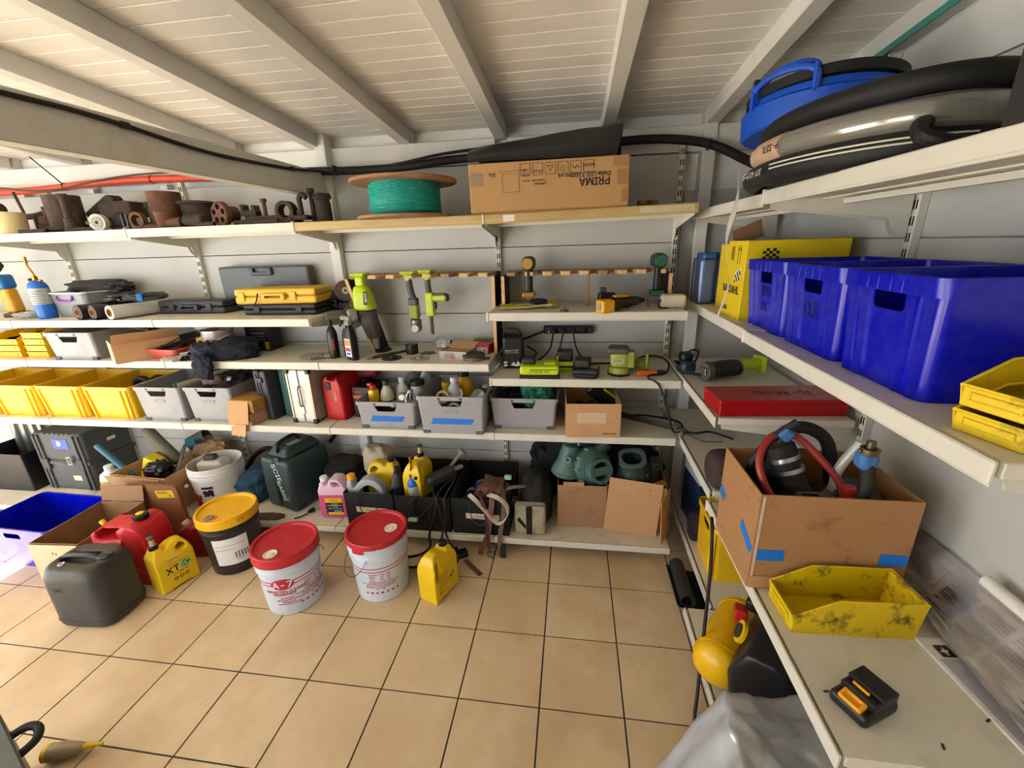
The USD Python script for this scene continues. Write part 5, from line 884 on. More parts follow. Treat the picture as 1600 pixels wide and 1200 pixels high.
# ================================================================ middle shelf
ZL3, ZL3R, ZL4R = 1.153, 1.073, 1.428
def stackbin(name, label, w, d, h, loc, rz=0, mat=None, nest=1, dz=0.05, rot=None, lettering=None, group=None):
    """Open-fronted stacking bins, nested one in another when nest > 1 (each a thing)."""
    out = []
    for k in range(nest):
        p = thing(name, label[k] if isinstance(label, (list, tuple)) else label, 'stacking bin', (loc[0], loc[1], loc[2] + k * dz), rz, rot=rot, group=group); m = mat or YBIN; t = 0.003
        prof = [(-d / 2, 0), (d / 2, 0), (d / 2 + 0.012, h), (-d / 2 + 0.33 * d, h), (-d / 2 - 0.01, h * .48)]
        for s in (-1, 1): part(p, 'side', ext(Polygon(prof), t, (s * (w / 2) - t / 2, 0, 0), (90, 0, 90)), m, smooth=False)
        part(p, 'bottom', T(trimesh.creation.box((w - 0.004, d - 0.002, t)), (0, 0, t / 2)), m, smooth=False)
        part(p, 'back', T(trimesh.creation.box((w - 0.004, t, h)), (0, d / 2 + 0.004, h / 2), (-3, 0, 0)), m, smooth=False)
        part(p, 'front_lip', T(cham(w - 0.002, 0.006, h * .46, 0.002), (0, -d / 2 - 0.004, 0), (-1, 0, 0)), m)
        part(p, 'label_slot', T(cut(cham(w * .72, 0.004, h * .20, 0.001), T(trimesh.creation.box((w * .66, 0.004, h * .14)), (0, -0.002, h * .1))), (0, -d / 2 - 0.008, h * .16)), m)
        q = [(-w / 2, -d / 2 - 0.008, h * .48), (-w / 2, -d / 2 + 0.33 * d, h), (-w / 2, d / 2 + 0.012, h), (w / 2, d / 2 + 0.012, h), (w / 2, -d / 2 + 0.33 * d, h), (w / 2, -d / 2 - 0.008, h * .48)]
        part(p, 'rim', sweep(q, circ(0.0035, 6), True), m); out.append(p)
    return out
yl = ['lowest yellow stacking bin of the stack at the left of the middle shelf', 'second yellow stacking bin up in the stack beside the grey crate', 'third yellow stacking bin up in the stack beside the grey crate', 'topmost yellow stacking bin of the stack, with black lettering']
ys = stackbin('stacking_bin', yl, 0.155, 0.26, 0.075, (-2.65, 1.135, ZL3), 0, nest=4, dz=0.042)
part(ys[3], 'lettering', txt('BTK', 0.020, (0.0, -0.143, 0.046), (90, 0, 0), 0.001, True), INK)
stackbin('stacking_bin', ['lower yellow stacking bin at the left edge on the middle shelf', 'middle yellow stacking bin of the low stack at the left edge', 'upper yellow stacking bin of the low stack at the left edge'], 0.20, 0.26, 0.075, (-2.88, 1.135, ZL3), 0, nest=3, dz=0.042)
stackbin('stacking_bin', ['yellow stacking bin behind the stacks at the far left of the middle shelf'], 0.22, 0.28, 0.10, (-3.14, 1.14, ZL3), 0)
gcrate('pale grey open crate on the middle shelf beside the yellow stacking bins', 0.345, 0.41, 0.175, (-2.31, 1.15, ZL3), 0, emboss=False)
solo('dark_panel', T(cham(0.36, 0.26, 0.012, 0.002), (0, 0, 0)), plastic('olive_panel', '#3d3a31', 0.6, 0.2), 'dark olive sheet lying across the grey crate of the middle shelf', 'sheet', (-2.08, 1.24, ZL3 + 0.185), rot=(4, 8, 0))
fc = thing('carton', 'half flattened brown carton with open flaps overhanging the middle shelf edge', 'cardboard box', (-1.885, 1.045, ZL3), -34)
part(fc, 'front', T(cham(0.17, 0.006, 0.125, 0.001), (0, -0.165, 0.0)), CARDW, 'pale corrugated front'); part(fc, 'side', T(trimesh.creation.box((0.005, 0.33, 0.12)), (0.085, 0, 0.06)), CARDL, smooth=False); part(fc, 'side', T(trimesh.creation.box((0.005, 0.33, 0.11)), (-0.085, 0, 0.055), (0, -10, 0)), CARDL, smooth=False)
part(fc, 'bottom', T(trimesh.creation.box((0.165, 0.325, 0.004)), (0, 0, 0.003)), CARD, smooth=False); part(fc, 'flap', T(trimesh.creation.box((0.005, 0.32, 0.10)), (0.115, 0, 0.145), (0, 48, 0)), CARD, smooth=False); part(fc, 'flap', T(trimesh.creation.box((0.15, 0.09, 0.004)), (0, -0.12, 0.125), (8, 0, 0)), CARDIN, smooth=False); part(fc, 'back', T(trimesh.creation.box((0.17, 0.005, 0.12)), (0, 0.163, 0.06)), CARD, smooth=False)
rtx = thing('tray', 'coral red plastic tray on the middle shelf behind the work gloves', 'tray', (-1.70, 1.09, ZL3), -8)
part(rtx, 'body', tray(0.24, 0.24, 0.065, 0.004, 1.2, 0.02), plastic('tray_coral', '#cc5a50', 0.45, 0.06)); q = np.array(rrect(0.25, 0.25, 0.025).exterior.coords)[:-1]; part(rtx, 'rim', sweep(np.c_[q, np.full(len(q), 0.063)], [(-0.008, -0.003), (0.008, -0.003), (0.008, 0.003), (-0.008, 0.003)], True), plastic('tray_coral', '#cc5a50'))
bk = thing('support_bracket', 'black triangular bracket lying tilted on the coral tray', 'bracket', (-1.70, 1.12, ZL3 + 0.082), rot=(14, -14, 30))
part(bk, 'frame', ext(Polygon([(-0.13, -0.06), (0.12, -0.05), (0.13, 0.05), (-0.02, 0.08), (-0.13, 0.0)]).difference(Polygon([(-0.09, -0.035), (0.03, -0.025), (0.0, 0.045), (-0.09, 0.0)])), 0.02), BLACKP); part(bk, 'rib', tub([(-0.08, -0.02, 0.015), (0.0, 0.03, 0.02), (0.02, -0.02, 0.015)], 0.004, 6), DKGREY)
GLV = plastic('glove_white_black', '#bdb7aa', 0.9, 0.2, 18, dirt=1.0, dirtcol='#1a1a1b', dscale=16, dpos=(0.5, 0.54))
def glove(label, loc, rz, mat, s=1.0):
    p = thing('work_glove', label, 'glove', loc, rz)
    ms = [lump(0.10 * s, 0.085 * s, 0.032 * s, 3, 0.25)]
    for q in range(4): ms.append(T(rb(0.075 * s, 0.019 * s, 0.019 * s, 0.009 * s), (-0.078 * s, (-0.032 + 0.021 * q) * s, 0.004 + 0.004 * (q % 2)), (0, 6 - 4 * q, 8 - 5 * q)))
    ms.append(T(rb(0.06 * s, 0.02 * s, 0.02 * s, 0.009 * s), (-0.02 * s, -0.055 * s, 0.003), (0, 0, 40)))
    part(p, 'hand', cat(ms), mat); part(p, 'cuff', T(soft(rb(0.05 * s, 0.085 * s, 0.028 * s, 0.012 * s), 0.012, 1), (0.065 * s, 0, 0.002)), mat); return p
glove('black and white work glove lying at the shelf edge in front of the coral tray', (-1.565, 0.985, ZL3), 20, GLV)
glove('second black and white work glove leaning on the dark jacket', (-1.53, 1.04, ZL3 + 0.02), -25, GLV)
pc_ = thing('paint_tin', 'paint tin with red and silver drips and a white strap handle', 'paint tin', (-1.40, 1.09, ZL3))
part(pc_, 'body', cut(cyl(0.086, 0.165, 36, c=0.002), T(cyl(0.078, 0.2, 30), (0, 0, 0.03))), plastic('paint_tin', '#a39c92', 0.35, 0.2, 5, dirt=0.8, dirtcol='#8a4346', dscale=4, dpos=(0.45, 0.6), metal=0.3)); part(pc_, 'rim', T(ring(0.089, 0.080, 0.008, 36), (0, 0, 0.160)), STEELW)
part(pc_, 'handle', strap([(-0.087, -0.01, 0.14), (-0.06, -0.075, 0.115), (0.0, -0.10, 0.105), (0.06, -0.075, 0.115), (0.087, -0.01, 0.14)], 0.012, 0.003, up=(0, 0, 1)), WHITEP)
solo('bowl', lathe([(0, 0), (0.05, 0), (0.09, 0.07), (0.095, 0.075), (0.085, 0.07), (0.045, 0.006), (0, 0.006)], 32), plastic('bowl_white', '#d6d4cf', 0.4), 'white plastic bowl behind the coral tray under the upper shelf', 'bowl', (-1.64, 1.29, ZL3 + 0.09))
solo('bowl_support', cham(0.16, 0.14, 0.09, 0.004), CARDIN, 'brown box under the white bowl behind the coral tray', 'box', (-1.64, 1.29, ZL3))
solo('sponge', rb(0.09, 0.05, 0.035, 0.008), plastic('sponge_yellow', '#c9a41d', 0.9, 0.15, 40), 'small yellow sponge between the coral tray and paint tin', 'sponge', (-1.545, 1.14, ZL3 + 0.075), 15)
solo('black_box', cham(0.14, 0.14, 0.075, 0.004), BLACKP, 'low black box under the yellow sponge behind the gloves', 'box', (-1.545, 1.16, ZL3))
lb = thing('box', 'black box with white printed lines and a yellow corner behind the dark jacket', 'box', (-1.235, 1.275, ZL3), -4)
part(lb, 'body', cham(0.17, 0.12, 0.165, 0.003), BLACKP); part(lb, 'print', cat([T(patch(0.11 - 0.02 * (q % 2), 0.006), (0.01, -0.0605, 0.115 - 0.02 * q), (90, 0, 0)) for q in range(3)]), GREYINK); part(lb, 'print_corner', T(patch(0.03, 0.05), (0.065, -0.0605, 0.035), (90, 0, 0)), plastic('sticker_yellow', '#d9b51e'))
jk = thing('jacket', 'dark navy jacket heaped on the middle shelf with a sleeve hanging over its edge', 'jacket', (-1.30, 1.0, ZL3), 0)
part(jk, 'body', T(lump(0.30, 0.19, 0.125, 91, 0.30, 2.6, 4), (0.03, 0.03, 0), (0, 0, 24)), NAVY); part(jk, 'sleeve', T(lump(0.15, 0.13, 0.12, 93, 0.35, 3.0, 4), (-0.10, -0.035, 0.0), (0, 0, 10)), plastic('navy_lining', '#23263a', 0.9, 0.2, 10, bump=0.3, bscale=60))
part(jk, 'hanging_sleeve', T(lump(0.13, 0.06, 0.15, 95, 0.35, 3.0, 4), (-0.075, -0.112, -0.085), (0, 12, 0)), NAVY)
glove('grey knitted work glove lying flat on the middle shelf left of the bottles', (-0.72, 1.05, ZL3), 12, plastic('glove_grey', '#8f8675', 0.9, 0.15, 30), 0.9)
# bottles
bt1 = bottle('black squeeze bottle with orange print, leftmost of three on the middle shelf', (-0.625, 1.06, ZL3), 0.030, 0.225, '#141414', '#1b1b1b', 0.30, name='squeeze_bottle'); part(bt1, 'print', wrap(T(patch(0.012, 0.07, 0.0006), (0, 0.035, 0)), 0.0305, 0.05, -60), plastic('print_rust', '#a4481f', 0.5)); part(bt1, 'nozzle', T(cyl(0.006, 0.02, 10, r2=0.003), (0, 0, 0.228)), BLACKP)
def trigger(label, loc, rz, body, front):
    p = thing('spray_bottle', label, 'spray bottle', loc, rz)
    part(p, 'body', soft(hull(np.vstack([np.c_[np.array(rrect(a, b, 0.012).exterior.coords), np.full(len(rrect(a, b, 0.012).exterior.coords), z)] for a, b, z in ((0.066, 0.048, 0), (0.068, 0.05, 0.13), (0.03, 0.03, 0.185), (0.03, 0.03, 0.20))])), 0.010, 2), body)
    part(p, 'trigger_head', cat(T(rb(0.032, 0.03, 0.03, 0.006), (0, 0, 0.20)), T(rb(0.085, 0.026, 0.026, 0.006), (-0.018, 0, 0.228)), T(rb(0.012, 0.018, 0.055, 0.004), (-0.04, 0, 0.180), (0, 22, 0))), front[0])
    part(p, 'label', T(patch(0.055, 0.105), (0, -0.0255, 0.075), (90, 0, 0)), front[1])
    return p
t1 = trigger('black trigger spray bottle with a dark head, middle one of three', (-0.545, 1.10, ZL3), 15, BLACKP, (BLACKP, plastic('label_black', '#22201d', 0.4))); part(t1, 'label_figure', T(ext(Point(0, 0).buffer(0.014, 10), 0.0008), (0.0, -0.0262, 0.095), (90, 0, 0)), plastic('figure_gold', '#a5641f', 0.5))
t2 = trigger('trigger spray bottle with grey head and white label with an orange flash', (-0.485, 1.015, ZL3), -28, BLACKP, (plastic('trigger_grey', '#8b8b88', 0.4), LABELW)); part(t2, 'label_figure', T(patch(0.05, 0.035), (0.0, -0.0265, 0.105), (90, 0, 0)), plastic('label_flame', '#e0882d', 0.5)); part(t2, 'label_figure', T(patch(0.045, 0.02), (0.0, -0.0265, 0.065), (90, 0, 0)), plastic('label_magenta', '#b03250', 0.5)); part(t2, 'label_figure', T(patch(0.035, 0.012), (0.0, -0.0265, 0.04), (90, 0, 0)), BLUEINK)
# --- wooden tool racks
PLY = wood('rack_wood', '#8a6a45', '#a17f57', scale=(3, 20, 20)); PLYL = wood('rack_tooth_wood', '#caa06c', '#ddb885', scale=(3, 30, 30)); BKSIDE = plastic('rack_side_black', '#211d1a', 0.7, 0.15)
def rack(label, x0, x1, z0, z1, n, lean=0.0, mids=()):
    p = thing('tool_rack', label, 'tool rack', (0, 0, 0))
    part(p, 'rail', T(cham(x1 - x0, 0.11, 0.02, 0.002), ((x0 + x1) / 2, 1.315, z1 - 0.02)), PLY)
    st = (x1 - x0) / n
    for i in range(n): part(p, 'tooth', hull([((x0 + (i + .5) * st) + sx * w2, yy, zz) for sx in (-1, 1) for zz in (z1 - 0.02, z1) for w2, yy in ((st * .36, 1.2585), (st * .26, 1.168), (st * .20, 1.160))]), PLYL if i % 5 else PLY, smooth=False)
    for x, xl in ((x0, lean), (x1, 0)):
        q = [(x - 0.009 + xl, z0), (x + 0.009 + xl, z0), (x + 0.009, z1 - 0.0205), (x - 0.009, z1 - 0.0205)]
        part(p, 'side', ext(Polygon(q), 0.19, (0, 1.365, 0), (90, 0, 0)), BKSIDE, 'dark side panel', smooth=False); part(p, 'side_edge', ext(Polygon(q), 0.010, (0, 1.1745, 0), (90, 0, 0)), PLYL, smooth=False)
    for x in mids: part(p, 'upright', T(cham(0.018, 0.06, z1 - 0.021 - z0, 0.002), (x, 1.20, z0)), PLY)
    return p
rack('taller wooden tool rack with notched rail holding three lime tools', -0.545, 0.330, ZL3, 1.617, 8, lean=0.115)
rack('lower wooden tool rack with notched rail holding two impact drivers', 0.385, 1.285, ZL4R, 1.617, 9, mids=(0.855,))
# tools hanging from the racks (battery foot resting on the rail)
LIMEB = plastic('lime_bright', '#c3dc1c', 0.35, 0.05, 6); SMOKE = look('smoke_cup', {'p': ('principled_bsdf', {'base_color': lin('#5b5350'), 'roughness': 0.25, 'transmission_weight': 0.25, 'ior': 1.3})}, [])
def foot(p, m, w=0.075, z=0.0): part(p, 'battery_foot', T(cat(cham(w, 0.095, 0.012, 0.004), T(cham(w * .8, 0.08, 0.012, 0.004, 1.15), (0, 0, -0.012))), (0, 0, z)), m)
HY = 1.19
hv = thing('hand_vacuum', 'bright lime hand vacuum with smoked dust cup hanging from the wooden rack', 'hand vacuum', (-0.465, HY, 1.619), 0)
foot(hv, LIMEB, 0.085); part(hv, 'neck', T(rb(0.055, 0.055, 0.06, 0.015), (0.0, -0.005, -0.065)), LIMEB); part(hv, 'body', T(soft(hull(np.vstack([np.c_[np.array(rrect(a, a * .9, a * .3).exterior.coords) + (x, 0), np.full(len(rrect(a, a * .9, a * .3).exterior.coords), z)] for a, x, z in ((0.075, 0.0, -0.06), (0.105, 0.005, -0.10), (0.125, 0.012, -0.185), (0.12, 0.012, -0.20))])), 0.014, 2), (0, -0.01, 0)), LIMEB)
part(hv, 'dust_cup', T(soft(hull(np.vstack([np.c_[np.array(rrect(a, a * .85, a * .3).exterior.coords) + (x, 0), np.full(len(rrect(a, a * .85, a * .3).exterior.coords), z)] for a, x, z in ((0.115, 0.012, -0.20), (0.10, 0.03, -0.29), (0.072, 0.045, -0.375))])), 0.014, 2), (0, -0.01, 0)), SMOKE, 'smoky grey dust cup'); part(hv, 'nozzle', T(cham(0.036, 0.03, 0.085, 0.004), (0.05, -0.01, -0.44)), plastic('nozzle_clear', '#8b867c', 0.3)); part(hv, 'grip_panel', T(rb(0.022, 0.006, 0.075, 0.003), (0.043, -0.072, -0.165), (0, 8, 0)), BLACKP); part(hv, 'grip_print', T(txt('RYOBI', 0.012, (0, 0, 0), (90, 0, 0)), (0.048, -0.076, -0.125), (0, 90, 0)), WHITEINK)
ml = thing('rotary_tool', 'dusty lime and grey right-angle tool hanging in the middle of the wooden rack', 'power tool', (-0.165, HY, 1.624), 0)
foot(ml, LIME, 0.082); part(ml, 'foot_neck', T(cham(0.03, 0.034, 0.045, 0.006), (-0.008, 0, -0.052)), LIME); part(ml, 'neck', tub([(-0.006, 0, -0.04), (0.0, 0, -0.10), (0.012, 0, -0.15)], 0.019, 12), TGREY); part(ml, 'collar', T(rb(0.052, 0.05, 0.045, 0.01), (0.012, 0, -0.185)), TGREY); part(ml, 'body', T(soft(rb(0.056, 0.056, 0.085, 0.012), 0.012, 1), (0.012, 0, -0.262)), plastic('lime_dusty', '#94993a', 0.5, 0.15, 12)); part(ml, 'head', T(cat(cyl(0.033, 0.04, 22, c=0.005), T(cyl(0.028, 0.06, 22, c=0.006), (0.004, 0.02, -0.012), (90, 0, 0))), (0.014, 0, -0.305)), plastic('head_metal', '#7d7b75', 0.35, 0.15, 20, metal=0.6))
fl = thing('file_sander', 'lime belt file sander with side grip hanging right in the wooden rack', 'power tool', (-0.058, HY, 1.630), 0)
foot(fl, LIME, 0.078); part(fl, 'foot_neck', T(cham(0.032, 0.034, 0.04, 0.006), (0, 0, -0.05)), LIME); part(fl, 'neck', tub([(0, 0, -0.035), (0.0, 0, -0.08), (0.004, 0, -0.125)], 0.017, 12), TGREY); part(fl, 'body', T(soft(rb(0.05, 0.05, 0.14, 0.012), 0.012, 1), (0.006, 0, -0.255)), LIME); part(fl, 'side_grip', T(rb(0.085, 0.034, 0.034, 0.01), (0.065, -0.005, -0.165)), LIME); part(fl, 'grip_end', T(rb(0.018, 0.038, 0.042, 0.008), (0.112, -0.005, -0.169)), BLACKP); part(fl, 'grip_top', T(rb(0.085, 0.032, 0.014, 0.005), (0.062, -0.005, -0.135)), TGREY); part(fl, 'file_arm', T(cham(0.018, 0.014, 0.12, 0.003), (0.008, -0.01, -0.36)), plastic('sanding_belt', '#5c4030', 0.8)); part(fl, 'switch', T(rb(0.012, 0.03, 0.04, 0.004), (0.036, 0, -0.215)), BLACKP)
DWB = plastic('driver_black_yellow', '#4a402a', 0.5, 0.15); 
def driver(label, loc, body, trim, rz):
    p = thing('impact_driver', label, 'impact driver', loc, rz)
    part(p, 'motor', T(soft(rb(0.072, 0.15, 0.075, 0.028), 0.012, 2), (0, 0.02, 0.0)), body); part(p, 'vents', cat([T(rb(0.045, 0.006, 0.005, 0.002), (0, -0.056, 0.022 + 0.012 * q)) for q in range(4)]), trim); part(p, 'grip', T(soft(hull(np.vstack([np.c_[np.array(rrect(a, b, 0.014).exterior.coords), np.full(len(rrect(a, b, 0.014).exterior.coords), z)] for a, b, z in ((0.04, 0.05, 0.01), (0.036, 0.046, -0.06), (0.042, 0.055, -0.115))])), 0.012, 1), (0, 0.01, 0)), BLACKP)
    part(p, 'battery_foot', T(cham(0.07, 0.10, 0.03, 0.008), (0, 0.01, -0.145)), trim); part(p, 'rear_cap', T(cyl(0.03, 0.008, 22, c=0.003), (0, -0.052, 0.038), (90, 0, 0)), trim); return p
d1 = driver('black and yellow impact driver standing in the notched rail, left one', (0.530, 1.175, 1.625), plastic('driver_dark', '#3b3526', 0.5, 0.1), plastic('driver_ochre', '#a88425', 0.5), 0)
d2 = driver('dark green impact driver standing in the notched rail, right one', (1.222, 1.175, 1.625), plastic('driver_green', '#153b2d', 0.5, 0.1), plastic('driver_green_light', '#1b5a41', 0.5), 0); part(d2, 'belt_hook', tub([(-0.035, -0.03, -0.135), (-0.05, -0.03, -0.15), (-0.05, -0.03, -0.19), (-0.04, -0.03, -0.195)], 0.003, 6), WIRE)
# grinder with brown disc, silver grinder
gd = thing('grinder_disc', 'brown grinding disc on a grinder hung beside the taller tool rack', 'grinder', (-0.60, 1.245, 1.525), rot=(78, 0, 24))
part(gd, 'disc', cat(ring(0.062, 0.020, 0.006, 40), ring(0.050, 0.030, 0.0065, 36)), plastic('grinding_disc', '#5d4a40', 0.8, 0.15, 30)); part(gd, 'hub', T(cat(ring(0.021, 0.008, 0.009, 24)), (0, 0, 0)), STEELW, 'bright steel hub'); part(gd, 'spindle', T(cyl(0.0085, 0.06, 14), (0, 0, -0.052)), DKGREY); part(gd, 'gear_head', T(rb(0.05, 0.06, 0.05, 0.012), (0, -0.01, -0.10)), BLACKP); part(gd, 'handle_bar', T(cham(0.02, 0.10, 0.02, 0.003), (0.02, -0.085, -0.06)), wood('handle_wood', '#9c7246', '#b98a58'))
gs2 = thing('grinder_guard', 'silver grinder guard hanging above the trigger bottles', 'grinder', (-0.535, 1.17, 1.372), rot=(70, 0, 35))
part(gs2, 'guard', lathe([(0.03, 0), (0.062, 0), (0.066, 0.008), (0.066, 0.032), (0.062, 0.032), (0.060, 0.006), (0.03, 0.006), (0.03, 0)], 32), plastic('guard_alu', '#8f8f88', 0.35, 0.1, 20, metal=0.6)); part(gs2, 'gear_head', T(soft(rb(0.06, 0.075, 0.055, 0.016), 0.012, 1), (-0.01, 0.0, 0.03)), plastic('gear_alu', '#a9a9a3', 0.35, 0.1, 20, metal=0.6)); part(gs2, 'grip', T(cyl(0.017, 0.11, 16, c=0.004), (-0.05, 0, 0.06), (0, -80, 0)), plastic('grip_olive', '#6c6b60', 0.6))
# small things on the middle shelf, right half
def disc(name, label, r, h, loc, mat, hub=None, rot=(0, 0, 0)):
    p = thing(name, label, 'disc', loc, rot=rot); part(p, 'plate', cyl(r, h, 36, c=0.001), mat)
    part(p, 'hub', T(cyl(r * .32, 0.012, 20, c=0.002), (0, 0, h)), hub or mat); return p
disc('sanding_pad', 'black sanding pad lying flat below the hand vacuum', 0.062, 0.010, (-0.415, 1.235, ZL3), plastic('pad_black', '#171718', 0.7))
disc('flange_disc', 'dark backing pad with a raised hub near the shelf edge', 0.058, 0.006, (-0.265, 1.045, ZL3), plastic('pad_slate', '#2f3437', 0.45))
disc('polish_disc', 'clear round disc with a steel spindle near the shelf edge', 0.058, 0.004, (-0.095, 1.04, ZL3), plastic('disc_pale_green', '#a2a697', 0.35), STEELW)
tr = thing('tape_roll', 'roll of black tape standing on the middle shelf below the rotary tool', 'tape roll', (-0.185, 1.17, ZL3)); part(tr, 'tape', ring(0.036, 0.02, 0.058, 32), BLACKP); part(tr, 'core', ring(0.0205, 0.017, 0.0585, 28), plastic('core_ochre', '#94812a', 0.6))
for i in range(3):
    p = thing('chisel_bar', ('bronze coloured drill bar, nearest the shelf edge of three', 'bronze coloured drill bar, middle one of three', 'bronze coloured drill bar, rearmost of three')[i], 'drill bit', (-0.315 + 0.012 * i, 1.10 + 0.022 * i, ZL3 + 0.008), rot=(0, 0, 52 - 3 * i))
    part(p, 'shank', T(cyl(0.0075, 0.20, 12, c=0.002), (-0.10, 0, 0), (0, 90, 0)), plastic('bronze_bar', '#5a4c3d', 0.4, 0.2, 20, metal=0.6)); part(p, 'tip', T(cyl(0.009, 0.03, 12, r2=0.004), (-0.10, 0, 0), (0, -90, 0)), STEELW)
solo('star_plate', ext(Polygon([(0.055 * (1 if q % 2 == 0 else .6) * math.cos(q * math.pi / 6), 0.05 * (1 if q % 2 == 0 else .6) * math.sin(q * math.pi / 6)) for q in range(12)]), 0.004), plastic('plate_grey', '#55524c', 0.5, 0.2), 'grey toothed metal plate lying behind the clear disc', 'plate', (-0.09, 1.17, ZL3))
solo('clear_bag', lump(0.11, 0.07, 0.075, 97, 0.3, 3), clearfilm('bag_clear', haze=0.08), 'small clear plastic bag below the belt file sander', 'bag', (-0.03, 1.29, ZL3))
sc = thing('small_carton', 'small open carton with a grey and orange printed front', 'cardboard box', (0.115, 1.10, ZL3), -10)
part(sc, 'body', tray(0.17, 0.13, 0.045, 0.003, 1.0, 0.004), plastic('carton_grey_print', '#b9b5ab', 0.6, 0.15, 30)); part(sc, 'flap', T(trimesh.creation.box((0.165, 0.07, 0.003)), (0, 0.095, 0.052), (18, 0, 0)), CARDL, smooth=False); part(sc, 'print', T(patch(0.06, 0.03), (-0.02, -0.0655, 0.022), (90, 0, 0)), GREYINK); part(sc, 'print_flash', T(patch(0.022, 0.02), (0.0, -0.0662, 0.014), (90, 0, 0)), plastic('flash_orange', '#d9512c', 0.5)); part(sc, 'liner', T(trimesh.creation.box((0.16, 0.12, 0.003)), (0, 0, 0.035)), CARD, smooth=False)
rbx = thing('box', 'small red box with a white label behind the open carton', 'box', (0.235, 1.215, ZL3), -14); part(rbx, 'body', cham(0.13, 0.08, 0.055, 0.002), plastic('box_red_bright', '#c22a2c', 0.45)); part(rbx, 'label', T(patch(0.075, 0.036), (0.02, -0.0405, 0.020), (90, 0, 0)), LABELW); part(rbx, 'label_print', T(patch(0.014, 0.014), (0.04, -0.0415, 0.022), (90, 0, 0)), GREYINK)
solo('clamshell', cham(0.15, 0.05, 0.06, 0.003), plastic('pack_olive', '#6f682a', 0.5, 0.4, 20), 'olive and yellow pack lying behind the small red box', 'pack', (0.245, 1.305, ZL3), -4)
solo('grip_handle', cat(T(soft(rb(0.13, 0.035, 0.03, 0.012), 0.01, 1), (0, 0, 0)), T(rb(0.03, 0.035, 0.05, 0.01), (-0.06, 0, 0))), BLACKP, 'black tool handle lying left of the small red box', 'handle', (0.09, 1.30, ZL3), -6)
sd = thing('flap_disc', 'dark sanding flap disc with a brass rim near the shelf edge', 'disc', (0.225, 1.045, ZL3)); part(sd, 'rim', ring(0.062, 0.05, 0.018, 36), plastic('rim_bronze', '#8b7358', 0.4, 0.1, metal=0.6)); part(sd, 'flaps', T(lathe([(0, 0), (0.06, 0), (0.066, 0.006), (0.062, 0.014), (0.02, 0.012), (0, 0.008)], 36), (0, 0, 0.018)), plastic('flaps_grit', '#3c3b3a', 0.9, 0.2, 60)); part(sd, 'tab', T(cham(0.05, 0.025, 0.006, 0.002), (0.07, -0.01, 0.006)), BLACKP)
# ================================================================ shelf with chargers
ch = thing('charger', 'tall black battery charger with white printing at the left of the charger shelf', 'charger', (0.43, 1.19, ZL3R), 6)
part(ch, 'body', soft(rb(0.125, 0.12, 0.19, 0.02), 0.014, 1), BLACKP); part(ch, 'print', cat(txt('BOSCH FAST', 0.009, (-0.005, -0.0615, 0.105), (90, 0, 0)), T(patch(0.08, 0.0018), (-0.005, -0.0612, 0.097), (90, 0, 0)), [T(patch(0.018, 0.012), (-0.045, -0.0612, 0.03 - 0.018 * q + 0.01), (90, 0, 0)) for q in range(2)]), WHITEINK); part(ch, 'print_figure', T(ext(Polygon([(-0.03, 0), (-0.012, 0.022), (0, 0.004), (0.012, 0.026), (0.03, 0.002), (0.01, -0.008)]), 0.0008), (0.015, -0.0612, 0.022), (90, 0, 0)), WHITEINK); part(ch, 'carry_loop', tub([(-0.05, 0, 0.18), (-0.04, -0.01, 0.225), (0.03, -0.01, 0.225), (0.05, 0, 0.18)], 0.004, 7), BLACKP)
lc = thing('charger', 'lime charger dock with a battery mounted on its left end', 'charger', (0.60, 1.005, ZL3R), 2); part(lc, 'base', cham(0.215, 0.14, 0.022, 0.006), BLACKP); part(lc, 'shell', T(soft(rb(0.21, 0.135, 0.05, 0.014), 0.012, 1), (0, 0, 0.02)), LIMEB); part(lc, 'print', cat(txt('LITHIUM 18V', 0.012, (0.0, -0.068, 0.034), (90, 0, 0)), T(patch(0.14, 0.004), (0.02, -0.0683, 0.052), (90, 0, 0))), INK); part(lc, 'battery', T(soft(rb(0.075, 0.075, 0.035, 0.012), 0.012, 1), (-0.06, 0.01, 0.068)), plastic('battery_dark', '#2b2b28', 0.5)); part(lc, 'bay', T(rb(0.06, 0.07, 0.012, 0.004), (0.055, 0.01, 0.066)), LIMEB)
l2 = thing('charger', 'small lime charger with a black battery in the middle of the charger shelf', 'charger', (0.735, 1.14, ZL3R), 0); part(l2, 'base', T(soft(rb(0.10, 0.11, 0.055, 0.012), 0.012, 1)), LIMEB); part(l2, 'band', cham(0.102, 0.112, 0.016, 0.004, z0=0.02), BLACKP); part(l2, 'battery', T(soft(rb(0.09, 0.09, 0.06, 0.014), 0.012, 1), (0, 0, 0.054)), plastic('battery_dark', '#2b2b28', 0.5)); part(l2, 'trim', T(rb(0.012, 0.006, 0.03, 0.002), (-0.042, -0.052, 0.058)), LIMEB)
dw = thing('charger', 'black battery charger with a yellow grey label right of the lime chargers', 'charger', (0.852, 1.025, ZL3R), -8); part(dw, 'body', T(soft(rb(0.14, 0.12, 0.045, 0.014), 0.012, 1)), plastic('charger_black', '#202124', 0.5)); part(dw, 'battery', T(soft(rb(0.085, 0.09, 0.05, 0.012), 0.012, 1), (-0.02, 0.01, 0.044)), BLACKP); part(dw, 'label', T(patch(0.045, 0.03), (0.042, -0.0, 0.0465), (12, 0, 0)), plastic('label_amber', '#c08a1d', 0.5)); part(dw, 'lip', T(rb(0.12, 0.03, 0.02, 0.008), (0, -0.06, 0.004)), BLACKP)
sa = thing('sander', 'dusty lime and grey palm sander on the charger shelf', 'sander', (1.03, 1.055, ZL3R), -6)
